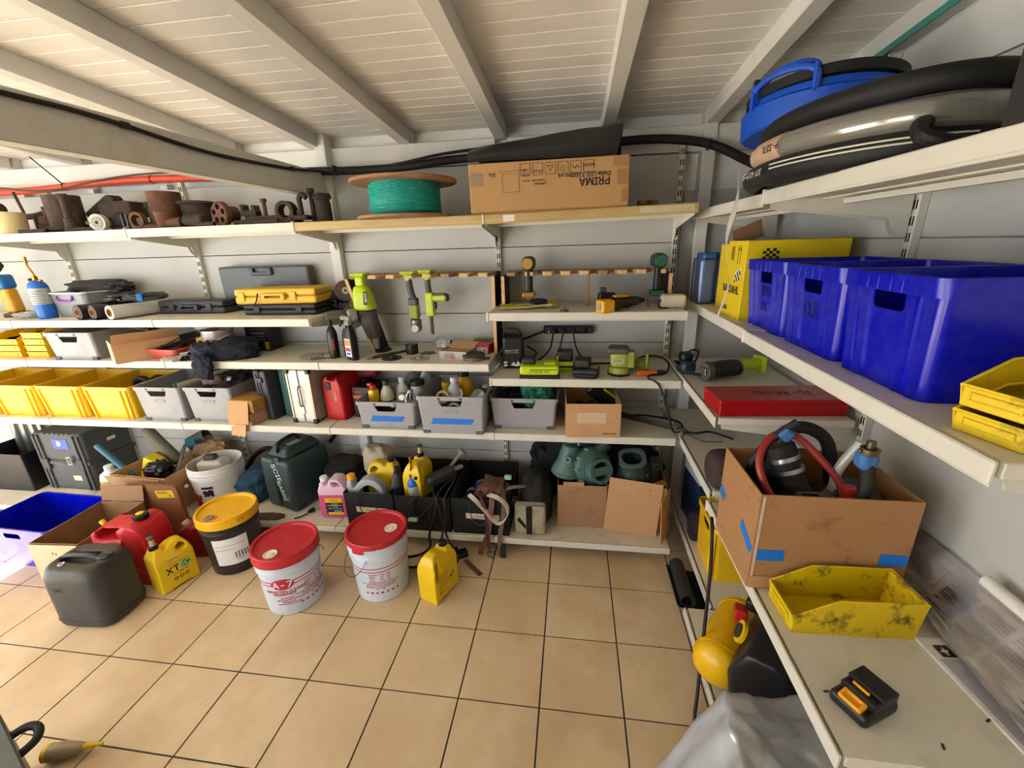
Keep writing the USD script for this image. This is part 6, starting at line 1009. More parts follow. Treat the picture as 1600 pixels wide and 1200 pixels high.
part(sa, 'pad', cyl(0.062, 0.014, 32, c=0.003), BLACKP); part(sa, 'skirt', T(lathe([(0, 0), (0.062, 0), (0.058, 0.03), (0.05, 0.035), (0, 0.035)], 28), (0, 0, 0.014)), plastic('lime_dusty', '#94993a')); part(sa, 'body', T(soft(rb(0.10, 0.10, 0.095, 0.03), 0.014, 1), (0, 0, 0.04)), plastic('sander_body', '#a3ab45', 0.5, 0.15, 10)); part(sa, 'grip', T(soft(rb(0.115, 0.105, 0.038, 0.018), 0.014, 1), (-0.008, 0, 0.118)), TGREY); part(sa, 'label', T(patch(0.06, 0.02), (-0.01, -0.0505, 0.085), (90, 0, 0)), plastic('label_silver', '#b3b3a6', 0.4)); part(sa, 'label_print', txt('RYOBI', 0.010, (-0.01, -0.0515, 0.080), (90, 0, 0)), INK); part(sa, 'bay', T(rb(0.04, 0.075, 0.09, 0.008), (0.058, 0.0, 0.045)), plastic('lime_dusty', '#94993a'))
lg = thing('power_tool', 'lime tool foot standing behind the sander on the charger shelf', 'power tool', (1.135, 1.15, ZL3R), -10); part(lg, 'body', T(soft(rb(0.11, 0.05, 0.05, 0.015), 0.012, 1), (0, 0, 0.01)), plastic('lime_dusty', '#94993a')); part(lg, 'foot', T(cham(0.014, 0.075, 0.10, 0.004), (0.055, 0, 0)), LIME)
p = thing('clamp', 'orange handled clamp lying right on the charger shelf', 'clamp', (1.175, 1.03, ZL3R), 8); part(p, 'handle', T(rb(0.11, 0.03, 0.028, 0.01), (0, 0, 0)), plastic('clamp_orange', '#e06a24', 0.5)); part(p, 'jaw', T(rb(0.05, 0.025, 0.02, 0.006), (0.07, 0.01, 0.003)), DKGREY)
p = thing('clamp', 'blue clamp lying beside the orange clamp on the charger shelf', 'clamp', (1.215, 1.075, ZL3R), 2); part(p, 'handle', T(rb(0.10, 0.03, 0.016, 0.006), (0, 0, 0)), plastic('clamp_blue', '#214f9c', 0.5)); part(p, 'jaw', T(rb(0.03, 0.05, 0.014, 0.004), (0.05, 0, 0.0)), plastic('clamp_blue', '#214f9c'))
solo('cable', tub([(1.10, 1.22, 1.08), (1.18, 1.20, 1.135), (1.27, 1.16, 1.14), (1.30, 1.10, 1.115), (1.27, 1.05, 1.08), (1.19, 1.0, 1.085), (1.17, 0.955, 1.082), (1.22, 0.918, 1.055), (1.27, 0.915, 0.93), (1.31, 0.93, 0.80), (1.38, 0.99, 0.767)], 0.005, 8), RUBBER, 'black cable dropping from the charger shelf to the shelf below', 'cable')
ro = thing('jigsaw', 'navy blue corded tool standing in the shelf corner beside the clamps', 'power tool', (1.375, 1.045, 1.085), 20); part(ro, 'body', T(soft(rb(0.085, 0.09, 0.075, 0.028), 0.012, 1)), plastic('tool_navy', '#22303f', 0.45, 0.15)); part(ro, 'head', T(soft(rb(0.07, 0.06, 0.05, 0.02), 0.012, 1), (0, 0.01, 0.065)), BLACKP); part(ro, 'cord', tub([(-0.03, 0, 0.10), (0.0, -0.04, 0.135), (0.045, -0.03, 0.12), (0.05, 0, 0.06), (0.035, 0.03, 0.02)], 0.005, 7), RUBBER); part(ro, 'lever', T(rb(0.05, 0.014, 0.014, 0.005), (-0.055, 0, 0.055), (0, 35, 0)), BLACKP)
# power strip on the wall with its cables
ps = thing('power_strip', 'black power strip fixed to the wall above the chargers', 'power strip', (0.75, 1.368, 1.235), 0); part(ps, 'body', rb(0.305, 0.042, 0.048, 0.012), BLACKP); part(ps, 'plug', cat([T(rb(0.028, 0.05, 0.03, 0.008), (sx, -0.03, 0.006)) for sx in (-0.09, -0.03, 0.03, 0.09)]), RUBBER); part(ps, 'light', T(cyl(0.004, 0.004, 10), (-0.12, -0.021, 0.012), (90, 0, 0)), look('red_led', {'e': ('emission', {'color': (1, 0.05, 0.03), 'strength': 3.0})}, [], 'e.emission'), 'red light')
solo('wall_plate', cham(0.30, 0.004, 0.022, 0.001), plastic('plate_aged', '#b8b3a6', 0.5), 'grey label strip on the wall above the power strip', 'label', (0.78, 1.3885, 1.31))
for i, (pts, r, lab) in enumerate((([(0.61, 1.345, 1.255), (0.52, 1.32, 1.225), (0.46, 1.28, 1.20), (0.48, 1.26, 1.13)], 0.006, 'black supply lead running left from the power strip'), ([(0.66, 1.30, 1.245), (0.64, 1.26, 1.16), (0.58, 1.24, 1.10), (0.52, 1.22, 1.085), (0.50, 1.16, 1.083)], 0.005, 'black lead from the power strip to the tall charger'),
        ([(0.72, 1.30, 1.245), (0.70, 1.24, 1.17), (0.68, 1.22, 1.11), (0.72, 1.20, 1.09), (0.735, 1.205, 1.095)], 0.004, 'black lead from the power strip to the small lime charger'), ([(0.78, 1.30, 1.245), (0.80, 1.24, 1.17), (0.84, 1.18, 1.11), (0.86, 1.12, 1.085), (0.86, 1.09, 1.09)], 0.004, 'black lead from the power strip to the black charger'), ([(0.50, 1.30, 1.17), (0.56, 1.28, 1.13), (0.52, 1.27, 1.09), (0.62, 1.25, 1.08), (0.90, 1.24, 1.08), (1.10, 1.26, 1.08)], 0.005, 'black cable lying along the back of the charger shelf'))):
    solo('cable', tub(pts, r, 7), RUBBER, lab, 'cable')
# ================================================================ shelf above the chargers
yb_ = thing('cloth_bag', 'crumpled yellow and black cloth lying at the left of the shelf with the drill', 'cloth', (0.53, 1.12, ZL4R), 4)
gx, gy = np.meshgrid(np.linspace(-0.155, 0.155, 16), np.linspace(-0.06, 0.06, 9), indexing='ij'); gz = 0.006 + 0.035 * meshkit.fbm(np.stack([gx * 14, gy * 18, gx * 0], -1), 3, 5) * (0.4 + (gx + 0.16) * 2.6)
part(yb_, 'sheet', sheet(np.stack([gx, gy + 0.15 * gx, gz], -1), 0.003), plastic('cloth_yellow', '#c5bb1f', 0.7, 0.15, 12)); part(yb_, 'pouch', T(lump(0.10, 0.06, 0.03, 8, 0.3), (0.06, -0.01, 0.022)), FABB); part(yb_, 'edge', tub([(-0.155, -0.075, 0.012), (-0.05, -0.06, 0.010), (0.13, -0.035, 0.02)], 0.007, 7), plastic('cloth_cream', '#c9c29a', 0.8))
disc('wire_cup', 'small round steel disc with an upright spindle on the shelf', 0.024, 0.008, (0.73, 0.99, ZL4R), plastic('steel_dull', '#77706a', 0.4, metal=0.6), plastic('steel_dull', '#77706a')); 
yd = thing('drill', 'yellow and black cordless drill lying on its side on the shelf', 'drill', (1.0, 1.035, ZL4R), 33); YD = plastic('drill_yellow', '#eba80f', 0.4)
part(yd, 'battery', T(soft(rb(0.075, 0.07, 0.065, 0.012), 0.012, 1), (-0.115, -0.055, 0)), YD); part(yd, 'battery_label', T(patch(0.035, 0.035), (-0.1535, -0.055, 0.033), (90, 0, -90)), GREYINK); part(yd, 'grip', T(soft(rb(0.10, 0.045, 0.05, 0.016), 0.012, 1), (-0.05, -0.045, 0.005), (0, 0, 12)), BLACKP); part(yd, 'motor', T(cyl(0.033, 0.13, 24, c=0.008), (-0.05, 0.0, 0.035), (0, 90, 0)), BLACKP); part(yd, 'trim', T(rb(0.09, 0.03, 0.012, 0.004), (0.02, -0.005, 0.062)), YD); part(yd, 'gearbox', T(cyl(0.029, 0.05, 24, r2=0.024), (0.08, 0, 0.035), (0, 90, 0)), DKGREY); part(yd, 'chuck', T(cyl(0.021, 0.045, 20, r2=0.010), (0.13, 0, 0.035), (0, 90, 0)), BLACKP)
bk2 = thing('holder', 'black battery holder standing behind the yellow drill', 'holder', (0.955, 1.15, ZL4R), 10); part(bk2, 'body', T(rb(0.09, 0.05, 0.075, 0.01)), BLACKP); part(bk2, 'clip', T(rb(0.03, 0.03, 0.03, 0.006), (-0.02, 0, 0.073)), DKGREY)
wb2 = thing('light_box', 'small dirty white rounded box at the right end of the shelf', 'box', (1.285, 1.075, ZL4R), -4); part(wb2, 'body', T(soft(rb(0.125, 0.075, 0.07, 0.016), 0.012, 1)), plastic('box_ivory', '#d3c9b9', 0.45, 0.05, 6, dirt=0.4, dirtcol='#6f6557', dscale=14, dpos=(0.58, 0.66))); part(wb2, 'cord', tub([(-0.06, -0.02, 0.045), (-0.072, -0.035, 0.03), (-0.068, -0.045, 0.008), (-0.03, -0.048, 0.005)], 0.004, 6), RUBBER)
# ================================================================ second shelf from the top, left
ZL4 = 1.403
ct = thing('caulking_gun', 'blue and yellow caulking tool with black handle at the left edge on the second shelf', 'tool', (-2.87, 1.12, ZL4), rot=(0, -6, 0))
part(ct, 'base', T(rb(0.10, 0.10, 0.03, 0.01)), plastic('dark_red_tool', '#4a2320', 0.6)); part(ct, 'body', T(soft(rb(0.085, 0.07, 0.16, 0.02), 0.014, 1), (0, 0, 0.025)), plastic('tool_amber', '#d39a1c', 0.5)); part(ct, 'collar', T(rb(0.095, 0.085, 0.09, 0.02), (0, 0, 0.18)), plastic('tool_blue', '#1568b3', 0.4)); part(ct, 'handle', T(rb(0.13, 0.035, 0.045, 0.014), (0.0, 0, 0.285), (0, -30, 0)), BLACKP)
torch('tall blue gas torch with silver label standing on the second shelf at the left', (-2.53, 1.045, ZL4), (0, 0, 0), 0.235, 0.048)
to = thing('plastic_tote', 'translucent plastic tote with a purple handle on the second shelf', 'tote', (-2.37, 1.215, ZL4), -3)
part(to, 'body', tray(0.30, 0.32, 0.155, 0.004, 1.16, 0.03), look('tote_plastic', {'p': ('principled_bsdf', {'base_color': lin('#b9bec2'), 'roughness': 0.4, 'transmission_weight': 0.35, 'ior': 1.2}), 't': ('transparent_bsdf', {}), 'm': ('mix_closure', {'fac': 0.2})}, [('p.BSDF', 'm.closure1'), ('t.BSDF', 'm.closure2')], 'm.closure')); q = np.array(rrect(0.305, 0.325, 0.033).exterior.coords)[:-1]; part(to, 'rim', sweep(np.c_[q, np.full(len(q), 0.152)], [(-0.006, -0.004), (0.006, -0.004), (0.006, 0.004), (-0.006, 0.004)], True), WHITEP)
part(to, 'handle', tub([(-0.06, -0.158, 0.135), (-0.052, -0.166, 0.108), (0.0, -0.166, 0.102), (0.052, -0.166, 0.108), (0.06, -0.158, 0.135)], 0.006, 8), plastic('handle_purple', '#a03bb0', 0.4), 'purple handle')
solo('coveralls', lump(0.46, 0.20, 0.085, 101, 0.3, 3, 4), plastic('coverall_grey', '#3b3b3a', 0.9, 0.2, 10, bump=0.3, bscale=60), 'dark grey folded coveralls piled on top of the plastic tote', 'clothes', (-2.34, 1.27, ZL4 + 0.135))
solo('cloth_fill', lump(0.22, 0.24, 0.13, 102, 0.2, 3), plastic('cloth_blue_grey', '#7d8794', 0.9, 0.15), 'blue grey cloth filling the translucent tote', 'clothes', (-2.37, 1.22, ZL4 + 0.006))
for i, (x, r, m_, rc_, lab) in enumerate(((-2.185, 0.045, 'wrap_black', 0.024, 'black plastic film roll, left of three on the second shelf'), (-2.083, 0.043, 'wrap_black', 0.024, 'black plastic film roll, middle of three on the second shelf'), (-1.962, 0.042, 'wrap_white', 0.024, 'white plastic film roll, right of three on the second shelf'))):
    p = thing('film_roll', lab, 'film roll', (x, 0.955, ZL4 + r + 0.001), rot=(-90, 0, -14)); mm = plastic('wrap_black', '#1e1f21', 0.22, 0.2, 12) if m_ == 'wrap_black' else plastic('wrap_white', '#cfd0c8', 0.25, 0.06, 12)
    part(p, 'film', T(ring(r, 0.0245, 0.33 if i == 2 else 0.30, 36), (0, 0, 0)), mm); part(p, 'core', T(ring(0.025, 0.0205, 0.335 if i == 2 else 0.305, 30), (0, 0, -0.003)), plastic('core_brown', '#a8794b', 0.8))
for i, (x, z, R) in enumerate(((-1.93, 0.105, 0.115),)):
    p = thing('cable_coil', 'grey cable coil with a piece of blue tape lying on the film rolls', 'cable coil', (-1.90, 1.15, ZL4 + 0.098))
    part(p, 'cable', cat([tub([((0.12 - 0.012 * (q % 3)) * math.cos(a + q), (0.10 - 0.01 * (q % 3)) * math.sin(a + q), 0.009 + 0.010 * (q // 2) + 0.004 * math.sin(3 * a + q)) for a in np.arange(0, 6.2, 0.4)], 0.0065, 7, 3, True) for q in range(6)]), plastic('cable_grey', '#37393b', 0.5)); part(p, 'tape', T(rb(0.03, 0.035, 0.045, 0.006), (0.06, -0.088, 0.0), (0, 0, 30)), TAPE)
solo('black_sheet', lump(0.19, 0.14, 0.05, 104, 0.4, 3.5), plastic('wrap_black', '#1e1f21'), 'crumpled black film end lying on the film rolls', 'film', (-2.07, 1.12, ZL4 + 0.088))
solo('clear_wrap', lump(0.22, 0.13, 0.045, 105, 0.5, 3.5, 4), clearfilm('wrap_clear', haze=0.35), 'crumpled clear plastic wrap at the foot of the tall blue torch', 'plastic wrap', (-2.70, 1.06, ZL4))
solo('goggles', cat(T(soft(rb(0.13, 0.07, 0.05, 0.02), 0.012, 1)), T(rb(0.05, 0.05, 0.03, 0.01), (0.08, 0.02, 0))), BLACKP, 'black goggles lying behind the tall blue torch', 'goggles', (-2.63, 1.26, ZL4), 14)
solo('yellow_pack', rb(0.06, 0.05, 0.10, 0.01), plastic('lemon_card', '#dccb1c'), 'small yellow pack behind the tall blue torch', 'pack', (-2.58, 1.22, ZL4 + 0.0))
def tcase(name, label, w, d, h, loc, mat, rot=(0, 0, 0), clasps=(-0.28, 0.28), handle=True):
    p = thing(name, label, 'tool case', loc, rot=rot)
    part(p, 'lower_shell', T(soft(rb(w, d, h * .5, 0.014), 0.02, 1)), mat); part(p, 'upper_shell', T(soft(rb(w, d, h * .48, 0.014), 0.02, 1), (0, 0, h * .5)), mat)
    for c_ in clasps: part(p, 'clasp', T(rb(w * .085, 0.012, h * .55, 0.004), (c_ * w, -d / 2 - 0.002, h * .22)), mat)
    if handle: part(p, 'handle', T(cut(rb(w * .28, 0.028, h * .42, 0.006), T(trimesh.creation.box((w * .2, 0.1, h * .16)), (0, 0, h * .20))), (0, -d / 2 - 0.010, h * .28)), mat)
    return p
tcase('tool_case', 'flat black plastic tool case lying left of the yellow case', 0.47, 0.13, 0.085, (-1.62, 1.235, ZL4), plastic('case_charcoal', '#34363a', 0.5, 0.08))
gcs = tcase('tool_case', 'slate grey plastic tool case standing upright against the wall', 0.62, 0.26, 0.075, (-1.17, 1.298, ZL4 + 0.145), plastic('case_slate', '#5d6367', 0.5, 0.06), rot=(-88, 0, 0), clasps=(), handle=False)
part(gcs, 'handle', T(cut(rb(0.15, 0.05, 0.035, 0.01), T(trimesh.creation.box((0.10, 0.025, 0.1)), (0, -0.008, 0.02))), (0.0, -0.10, -0.02)), plastic('case_slate_dark', '#474c50', 0.5))
solo('case_base', cham(0.60, 0.07, 0.015, 0.003), DKGREY, 'dark board under the slate grey tool case', 'board', (-1.17, 1.335, ZL4))
tcase('tool_case', 'black plastic tool case lying under the yellow case', 0.47, 0.20, 0.066, (-0.955, 1.19, ZL4), plastic('case_black', '#2a2d33'), clasps=(-0.30, 0.28), handle=False)
yc = tcase('tool_case', 'yellow plastic tool case lying on the black one with black cord at its handle', 0.50, 0.21, 0.092, (-0.965, 1.185, ZL4 + 0.0665), plastic('case_yellow', '#e0b52c', 0.45, 0.05), rot=(0, 0, 4), clasps=(-0.41, 0.22)); part(yc, 'cord', tub([(-0.09, -0.122, 0.065), (-0.10, -0.126, 0.03), (-0.12, -0.123, 0.0)], 0.004, 6), RUBBER)
tcase('tool_case', 'black plastic case at the right end behind the yellow case', 0.30, 0.10, 0.10, (-0.72, 1.33, ZL4 - 0.0), plastic('case_black', '#2a2d33'), clasps=())
# ================================================================ top shelf: rusty engine parts
ZT = 1.902
RUST = [plastic(f'rusty_iron_{i}', c, 0.75, 0.35, 12, metal=0.25, dirt=0.7, dirtcol=d, dscale=9, dpos=(0.45, 0.65), bump=0.25, bscale=60) for i, (c, d) in enumerate((('#4d3f36', '#2e2722'), ('#6a4630', '#43352c'), ('#3a332e', '#5b4030')))]
def rusty(name, label, mesh, x, y, z=0.0, m=0, rot=(0, 0, 0), parts=(), catg='engine part'):
    p = thing(name, label, catg, (x - 0.19 - (0.02 if y > 1.1 else 0), y, ZT + z), rot=rot); part(p, 'body', mesh, RUST[m])
    for nm, me, mm in parts: part(p, nm, me, mm if not isinstance(mm, int) else RUST[mm])
    return p
sl_ = lambda r, h, t=0.008: ring(r, r - t, h, 32)
rusty('iron_sleeve', 'dark rusty sleeve at the left edge of the top shelf behind the cream pot', sl_(0.06, 0.12), -2.47, 1.02, 0, 2)
solo('pot', cut(cyl(0.075, 0.125, 36, r2=0.082), T(cyl(0.07, 0.2, 30), (0, 0, 0.01))), plastic('pot_cream', '#d8c795', 0.45, 0.06), 'cream plastic pot on the top shelf at the left', 'pot', (-2.53, 1.02, ZT))
rusty('pipe_assembly', 'rusty pipe tee with a round valve at the left edge of the top shelf', cat(tub([(-0.2, 0, 0.12), (0.0, 0, 0.115), (0.10, 0, 0.125), (0.20, 0, 0.15)], 0.017, 10), T(cyl(0.02, 0.12, 14), (0.06, 0, 0.0))), -2.42, 1.20, 0, 2, parts=(('valve', T(cyl(0.04, 0.05, 20, c=0.008), (-0.17, 0, 0.16), (90, 0, 0)), 2), ('rod', tub([(-0.02, 0, 0.12), (-0.05, 0, 0.26)], 0.008, 8, smooth=False), 0), ('flange', T(cyl(0.06, 0.03, 20, c=0.004), (0.06, 0, 0.0)), 1)))
rusty('nut_fitting', 'stepped rusty hexagonal fitting right of the cream pot', cat(cyl(0.045, 0.05, 6), cyl(0.055, 0.04, 6, z0=-0.0), cyl(0.025, 0.10, 16)), -2.20, 1.15, 0.06, 1, parts=(('base', cyl(0.06, 0.058, 20, z0=-0.06), 0),))
rusty('cylinder_sleeve', 'wide rusty cylinder sleeve on a ring, left of the two large sleeves', sl_(0.085, 0.175, 0.010), -2.03, 1.10, 0.035, 0, parts=(('base_ring', cat(cyl(0.10, 0.022, 32, c=0.004, z0=-0.02), cyl(0.05, 0.018, 24, z0=-0.035)), 2),))
rusty('spindle', 'upright rusty spindle standing in front of the wide sleeve', lathe([(0, 0), (0.032, 0), (0.032, 0.02), (0.026, 0.04), (0.026, 0.075), (0.017, 0.08), (0.017, 0.185), (0.024, 0.19), (0.024, 0.205), (0, 0.205)], 20), -1.895, 1.0, 0, 0)
rusty('hinge_block', 'slanting rusty hinge bracket behind the upright spindle', cat(T(cham(0.20, 0.06, 0.05, 0.006), (0, 0, 0.09), (0, -28, 0)), T(cyl(0.032, 0.07, 20, c=0.004), (0.09, 0.035, 0.15), (90, 0, 0)), cham(0.15, 0.10, 0.07, 0.01, 0.8)), -1.86, 1.20, 0.03, 2)
rusty('cast_box', 'flat topped rusty brown casting behind the white pulley', cham(0.16, 0.10, 0.09, 0.006, 0.88), -1.72, 1.20, 0.085, 1, parts=(('foot', cham(0.22, 0.12, 0.085, 0.006), 2),))
p = thing('pulley', 'white pulley wheel on the top shelf in front of the rusty casting', 'pulley', (-1.86, 0.985, ZT + 0.045), rot=(90, 0, 10)); part(p, 'wheel', ring(0.045, 0.016, 0.03, 32), plastic('pulley_white', '#b9bab0', 0.5, 0.1)); part(p, 'hub', ring(0.030, 0.008, 0.033, 28), plastic('pulley_grey', '#8f958d', 0.5)); part(p, 'arm', T(cham(0.03, 0.02, 0.03, 0.004), (-0.05, 0, 0.0)), RUST[1])
rusty('rubber_roller', 'black rounded wheel lying right of the white pulley', T(cyl(0.042, 0.04, 26, c=0.012), (0, 0.02, 0.045), (90, 0, 0)), -1.62, 1.05, 0.02, 2, parts=(('base', T(cham(0.09, 0.05, 0.02, 0.003), (0, 0, -0.02)), 1),))
solo('clip', cat(T(cham(0.012, 0.012, 0.085, 0.002), (-0.015, 0, 0)), T(cham(0.012, 0.012, 0.085, 0.002), (0.015, 0, 0)), cham(0.045, 0.016, 0.02, 0.003)), plastic('clip_blue_black', '#2c3a48', 0.5), 'blue black clip standing left of the orange rusty ring', 'clip', (-1.71, 0.99, ZT))
rusty('half_ring', 'orange rusty half ring in front of the tall sleeve', T(ring(0.045, 0.03, 0.03, 28), (0, 0, 0.048), (90, 0, 0)), -1.43, 1.0, 0, 1)
rusty('cylinder_sleeve', 'tall rusty cylinder sleeve with a flared foot, right of the two large sleeves', cat(sl_(0.082, 0.17, 0.009), lathe([(0.082, 0), (0.115, -0.02), (0.11, -0.03), (0.07, -0.03), (0.07, 0), (0.082, 0)], 32)), -1.355, 1.13, 0.033, 1)
rusty('bolt', 'rusty bolt standing left of the tall sleeve', cat(cyl(0.014, 0.12, 12), T(cyl(0.024, 0.03, 8, c=0.004), (0, 0, 0.11)), cyl(0.03, 0.03, 12)), -1.50, 1.16, 0.02, 2, catg='bolt')
for i, (x, L, lab) in enumerate(((-2.14, 0.19, 'thin pipe lying along the top shelf edge right of the cream pot'), (-1.35, 0.15, 'thin grey pipe lying along the edge in front of the tall sleeve'), (-1.80, 0.16, 'short rusty pipe lying at the foot of the upright spindle'))): rusty('pipe', lab, T(ring(0.013, 0.009, L, 14), (-L / 2, 0, 0.0135), (0, 90, 0)), x, 0.985, 0, i, catg='pipe')
rusty('cup', 'rusty cup shaped casting right of the tall sleeve', lathe([(0, 0), (0.04, 0), (0.05, 0.02), (0.055, 0.08), (0.058, 0.085), (0.045, 0.085), (0.04, 0.02), (0, 0.02)], 26), -1.265, 1.0, 0, 1)
rusty('lipped_cup', 'dark lipped round casting standing behind the rusty bushing', lathe([(0, 0), (0.075, 0), (0.078, 0.07), (0.095, 0.08), (0.09, 0.092), (0.07, 0.085), (0.065, 0.01), (0, 0.01)], 30), -1.17, 1.14, 0.055, 2, parts=(('stand', cyl(0.06, 0.054, 20, z0=-0.055), 0),))
rusty('bushing', 'rusty bushing with a bore lying in front of the lipped casting', T(ring(0.028, 0.013, 0.09, 22), (-0.045, 0, 0.028), (0, 90, 0)), -1.20, 0.985, 0, 1)
rusty('rocker_tube', 'rusty cylinder lying right of the bushing', cat(T(cyl(0.035, 0.12, 22, c=0.008), (-0.06, 0, 0.036), (0, 90, 0)), T(cyl(0.02, 0.05, 16), (-0.10, 0, 0.034), (0, 90, 0))), -1.08, 0.99, 0, 2)
rusty('small_pipe', 'thin dark pipe lying at the edge right of the rusty cylinder', T(ring(0.012, 0.008, 0.12, 14), (-0.06, 0, 0.0125), (0, 90, 0)), -1.0, 0.955, 0, 2, catg='pipe')
vw = cyl(0.062, 0.035, 32, c=0.005)
for a in np.arange(0.3, 6.2, 1.2566): vw = cut(vw, T(cyl(0.015, 0.1, 14), (0.036 * math.cos(a), 0.036 * math.sin(a), -0.03)))
rusty('holed_plate', 'rusty round plate with five holes standing on edge', T(vw, (0, 0, 0.062), (90, 0, -14)), -0.905, 1.0, 0, 1, parts=(('hub', T(cyl(0.04, 0.06, 22, c=0.006), (0.03, 0.05, 0.062), (90, 0, -14)), 0),))
rusty('flat_plate', 'long flat dark iron plate lying right of the holed plate', cat(cham(0.26, 0.10, 0.028, 0.004), T(cham(0.22, 0.08, 0.02, 0.004), (0.03, 0.02, 0.028))), -0.72, 1.03, 0, 2)
rusty('bearing_cap', 'small forked rusty block standing on the flat iron plate', cat(cham(0.09, 0.05, 0.03, 0.003), T(cham(0.02, 0.05, 0.035, 0.003), (-0.035, 0, 0.025)), T(cham(0.02, 0.05, 0.03, 0.003), (0.03, 0, 0.025))), -0.785, 1.05, 0.049, 0)
rusty('bolt', 'rusty bolt with a hexagonal head standing on the flat iron plate', cat(cyl(0.010, 0.075, 10), T(cyl(0.018, 0.016, 6), (0, 0, 0.07))), -0.70, 1.05, 0.049, 1, catg='bolt')
rusty('eye_ring', 'dark iron ring with a wide bore standing on a foot', cat(T(ring(0.052, 0.034, 0.05, 30), (0, 0.025, 0.065), (90, 0, 0)), cham(0.13, 0.08, 0.022, 0.004), T(cyl(0.012, 0.05, 12), (0.07, 0, 0.02))), -0.56, 1.03, 0, 2)
rusty('hook', 'black iron hook standing left of the crowned cylinder', tub([(0, 0, 0.0), (0, 0, 0.07), (0.0, 0, 0.105), (0.02, 0, 0.122), (0.04, 0, 0.105)], 0.013, 9), -0.47, 1.02, 0.02, 2, parts=(('foot', cham(0.08, 0.06, 0.022, 0.004), 2),))
rusty('rod', 'tall black iron rod standing between the hook and crowned cylinder', cat(cyl(0.012, 0.17, 12), T(cyl(0.018, 0.02, 10), (0, 0, 0.155))), -0.425, 1.06, 0.0, 2)
rusty('crowned_cylinder', 'black iron cylinder with a crowned top at the right end of the rusty parts', lathe([(0, 0), (0.042, 0), (0.04, 0.09), (0.035, 0.10), (0.05, 0.115), (0.042, 0.135), (0.02, 0.138), (0, 0.13)], 12), -0.365, 1.06, 0.012, 2, parts=(('bar', T(cham(0.33, 0.03, 0.012, 0.003), (0.02, 0, -0.012)), 2),))
# ================================================================ cable reel, carton, black sheet
re = thing('cable_reel', 'wooden cable reel wound with turquoise cable on the top shelf', 'cable reel', (-0.064, 0.985, ZT))
part(re, 'flange', cyl(0.240, 0.014, 56, c=0.003), wood('reel_wood', '#a97f55', '#8a633f', scale=(4, 30, 30))); part(re, 'flange', cyl(0.260, 0.016, 56, c=0.003, z0=0.163), wood('reel_wood', '#a97f55', '#8a633f'))
tq = plastic('turquoise_cable', '#1f9d8f', 0.42, 0.06, 6); part(re, 'core', cyl(0.165, 0.149, 40, z0=0.014), tq)
hel = [((0.171) * math.cos(a), 0.171 * math.sin(a), 0.019 + 0.0075 * a / (2 * math.pi)) for a in np.arange(0, 2 * math.pi * 18.6, 0.18)]
part(re, 'cable_winding', sweep(hel, circ(0.0042, 6)), tq); part(re, 'loose_turn', tub([(0.178 * math.cos(a), 0.178 * math.sin(a), 0.03 + 0.03 * math.sin(a * .5 + .6) ** 2) for a in np.arange(3.2, 6.3, 0.3)] , 0.0042, 6), tq)
lb = thing('lamp_carton', 'long brown carton printed upside down with lamp pictograms and sealed with tape', 'cardboard box', (0.645, 1.075, ZT + 0.008), rot=(0, -0.9, 3.6))
part(lb, 'box', cham(0.70, 0.52, 0.20, 0.004), plastic('carton_tan', '#b58b58', 0.6, 0.05, 6, dirt=0.12, dirtcol='#8a6236', bump=0.04, bscale=40)); U = (90, 180, 0); Y_ = -0.2605
part(lb, 'print', cat(txt('PRIMA', 0.030, (0.20, Y_, 0.118), U, 0.001, True), txt('Dalle LED 3200lm x4', 0.0165, (0.155, Y_, 0.140), U, 0.001, True), txt('X4', 0.018, (-0.245, Y_, 0.160), U, 0.001), [txt(s, 0.012, (-0.10 + 0.055 * q, Y_, z), U, 0.001) for q, s, z in ((0, 'CRI', 0.150), (1, 'IP20', 0.162), (5, '4000K', 0.175))], txt('>80', 0.012, (-0.10, Y_, 0.168), U, 0.001), txt('Lumineo', 0.010, (-0.035, Y_, 0.110), U, 0.001), txt('Eclairage bureau - Garage', 0.006, (-0.06, Y_, 0.122), U, 0.001), [T(tri(man(ext(rrect(0.046, 0.048, 0.006), 0.001)) - man(T(ext(rrect(0.043, 0.045, 0.005), 0.01), (0, 0, -0.004)))), (-0.10 + 0.055 * q, Y_, 0.165), U) for q in range(6)]), INK)
part(lb, 'pictogram', T(ring(0.012, 0.0105, 0.001, 20), (0.065, Y_, 0.160), U), INK); part(lb, 'pictogram', T(ext(Polygon([(-0.014, -0.012), (0.014, -0.012), (0, 0.014)]).difference(Polygon([(-0.011, -0.010), (0.011, -0.010), (0, 0.010)])), 0.001), (0.01, Y_, 0.165), U), INK); part(lb, 'pictogram', T(ext(LineString([(-0.014, 0.004), (-0.004, -0.006), (0.003, 0.006), (0.014, -0.004)]).buffer(0.0014), 0.001), (0.12, Y_, 0.165), U), INK); part(lb, 'drawing', T(ext(rrect(0.075, 0.075, 0.002).difference(rrect(0.073, 0.073, 0.002)), 0.001), (-0.165, Y_, 0.115), U), INK); part(lb, 'drawing_line', T(patch(0.10, 0.001), (-0.165, Y_, 0.163), U), INK)
TP = clearfilm('tape_clear', (0.93, 0.86, 0.75), 0.1, 0.12, 0.15, (0.75, 0.6, 0.4))
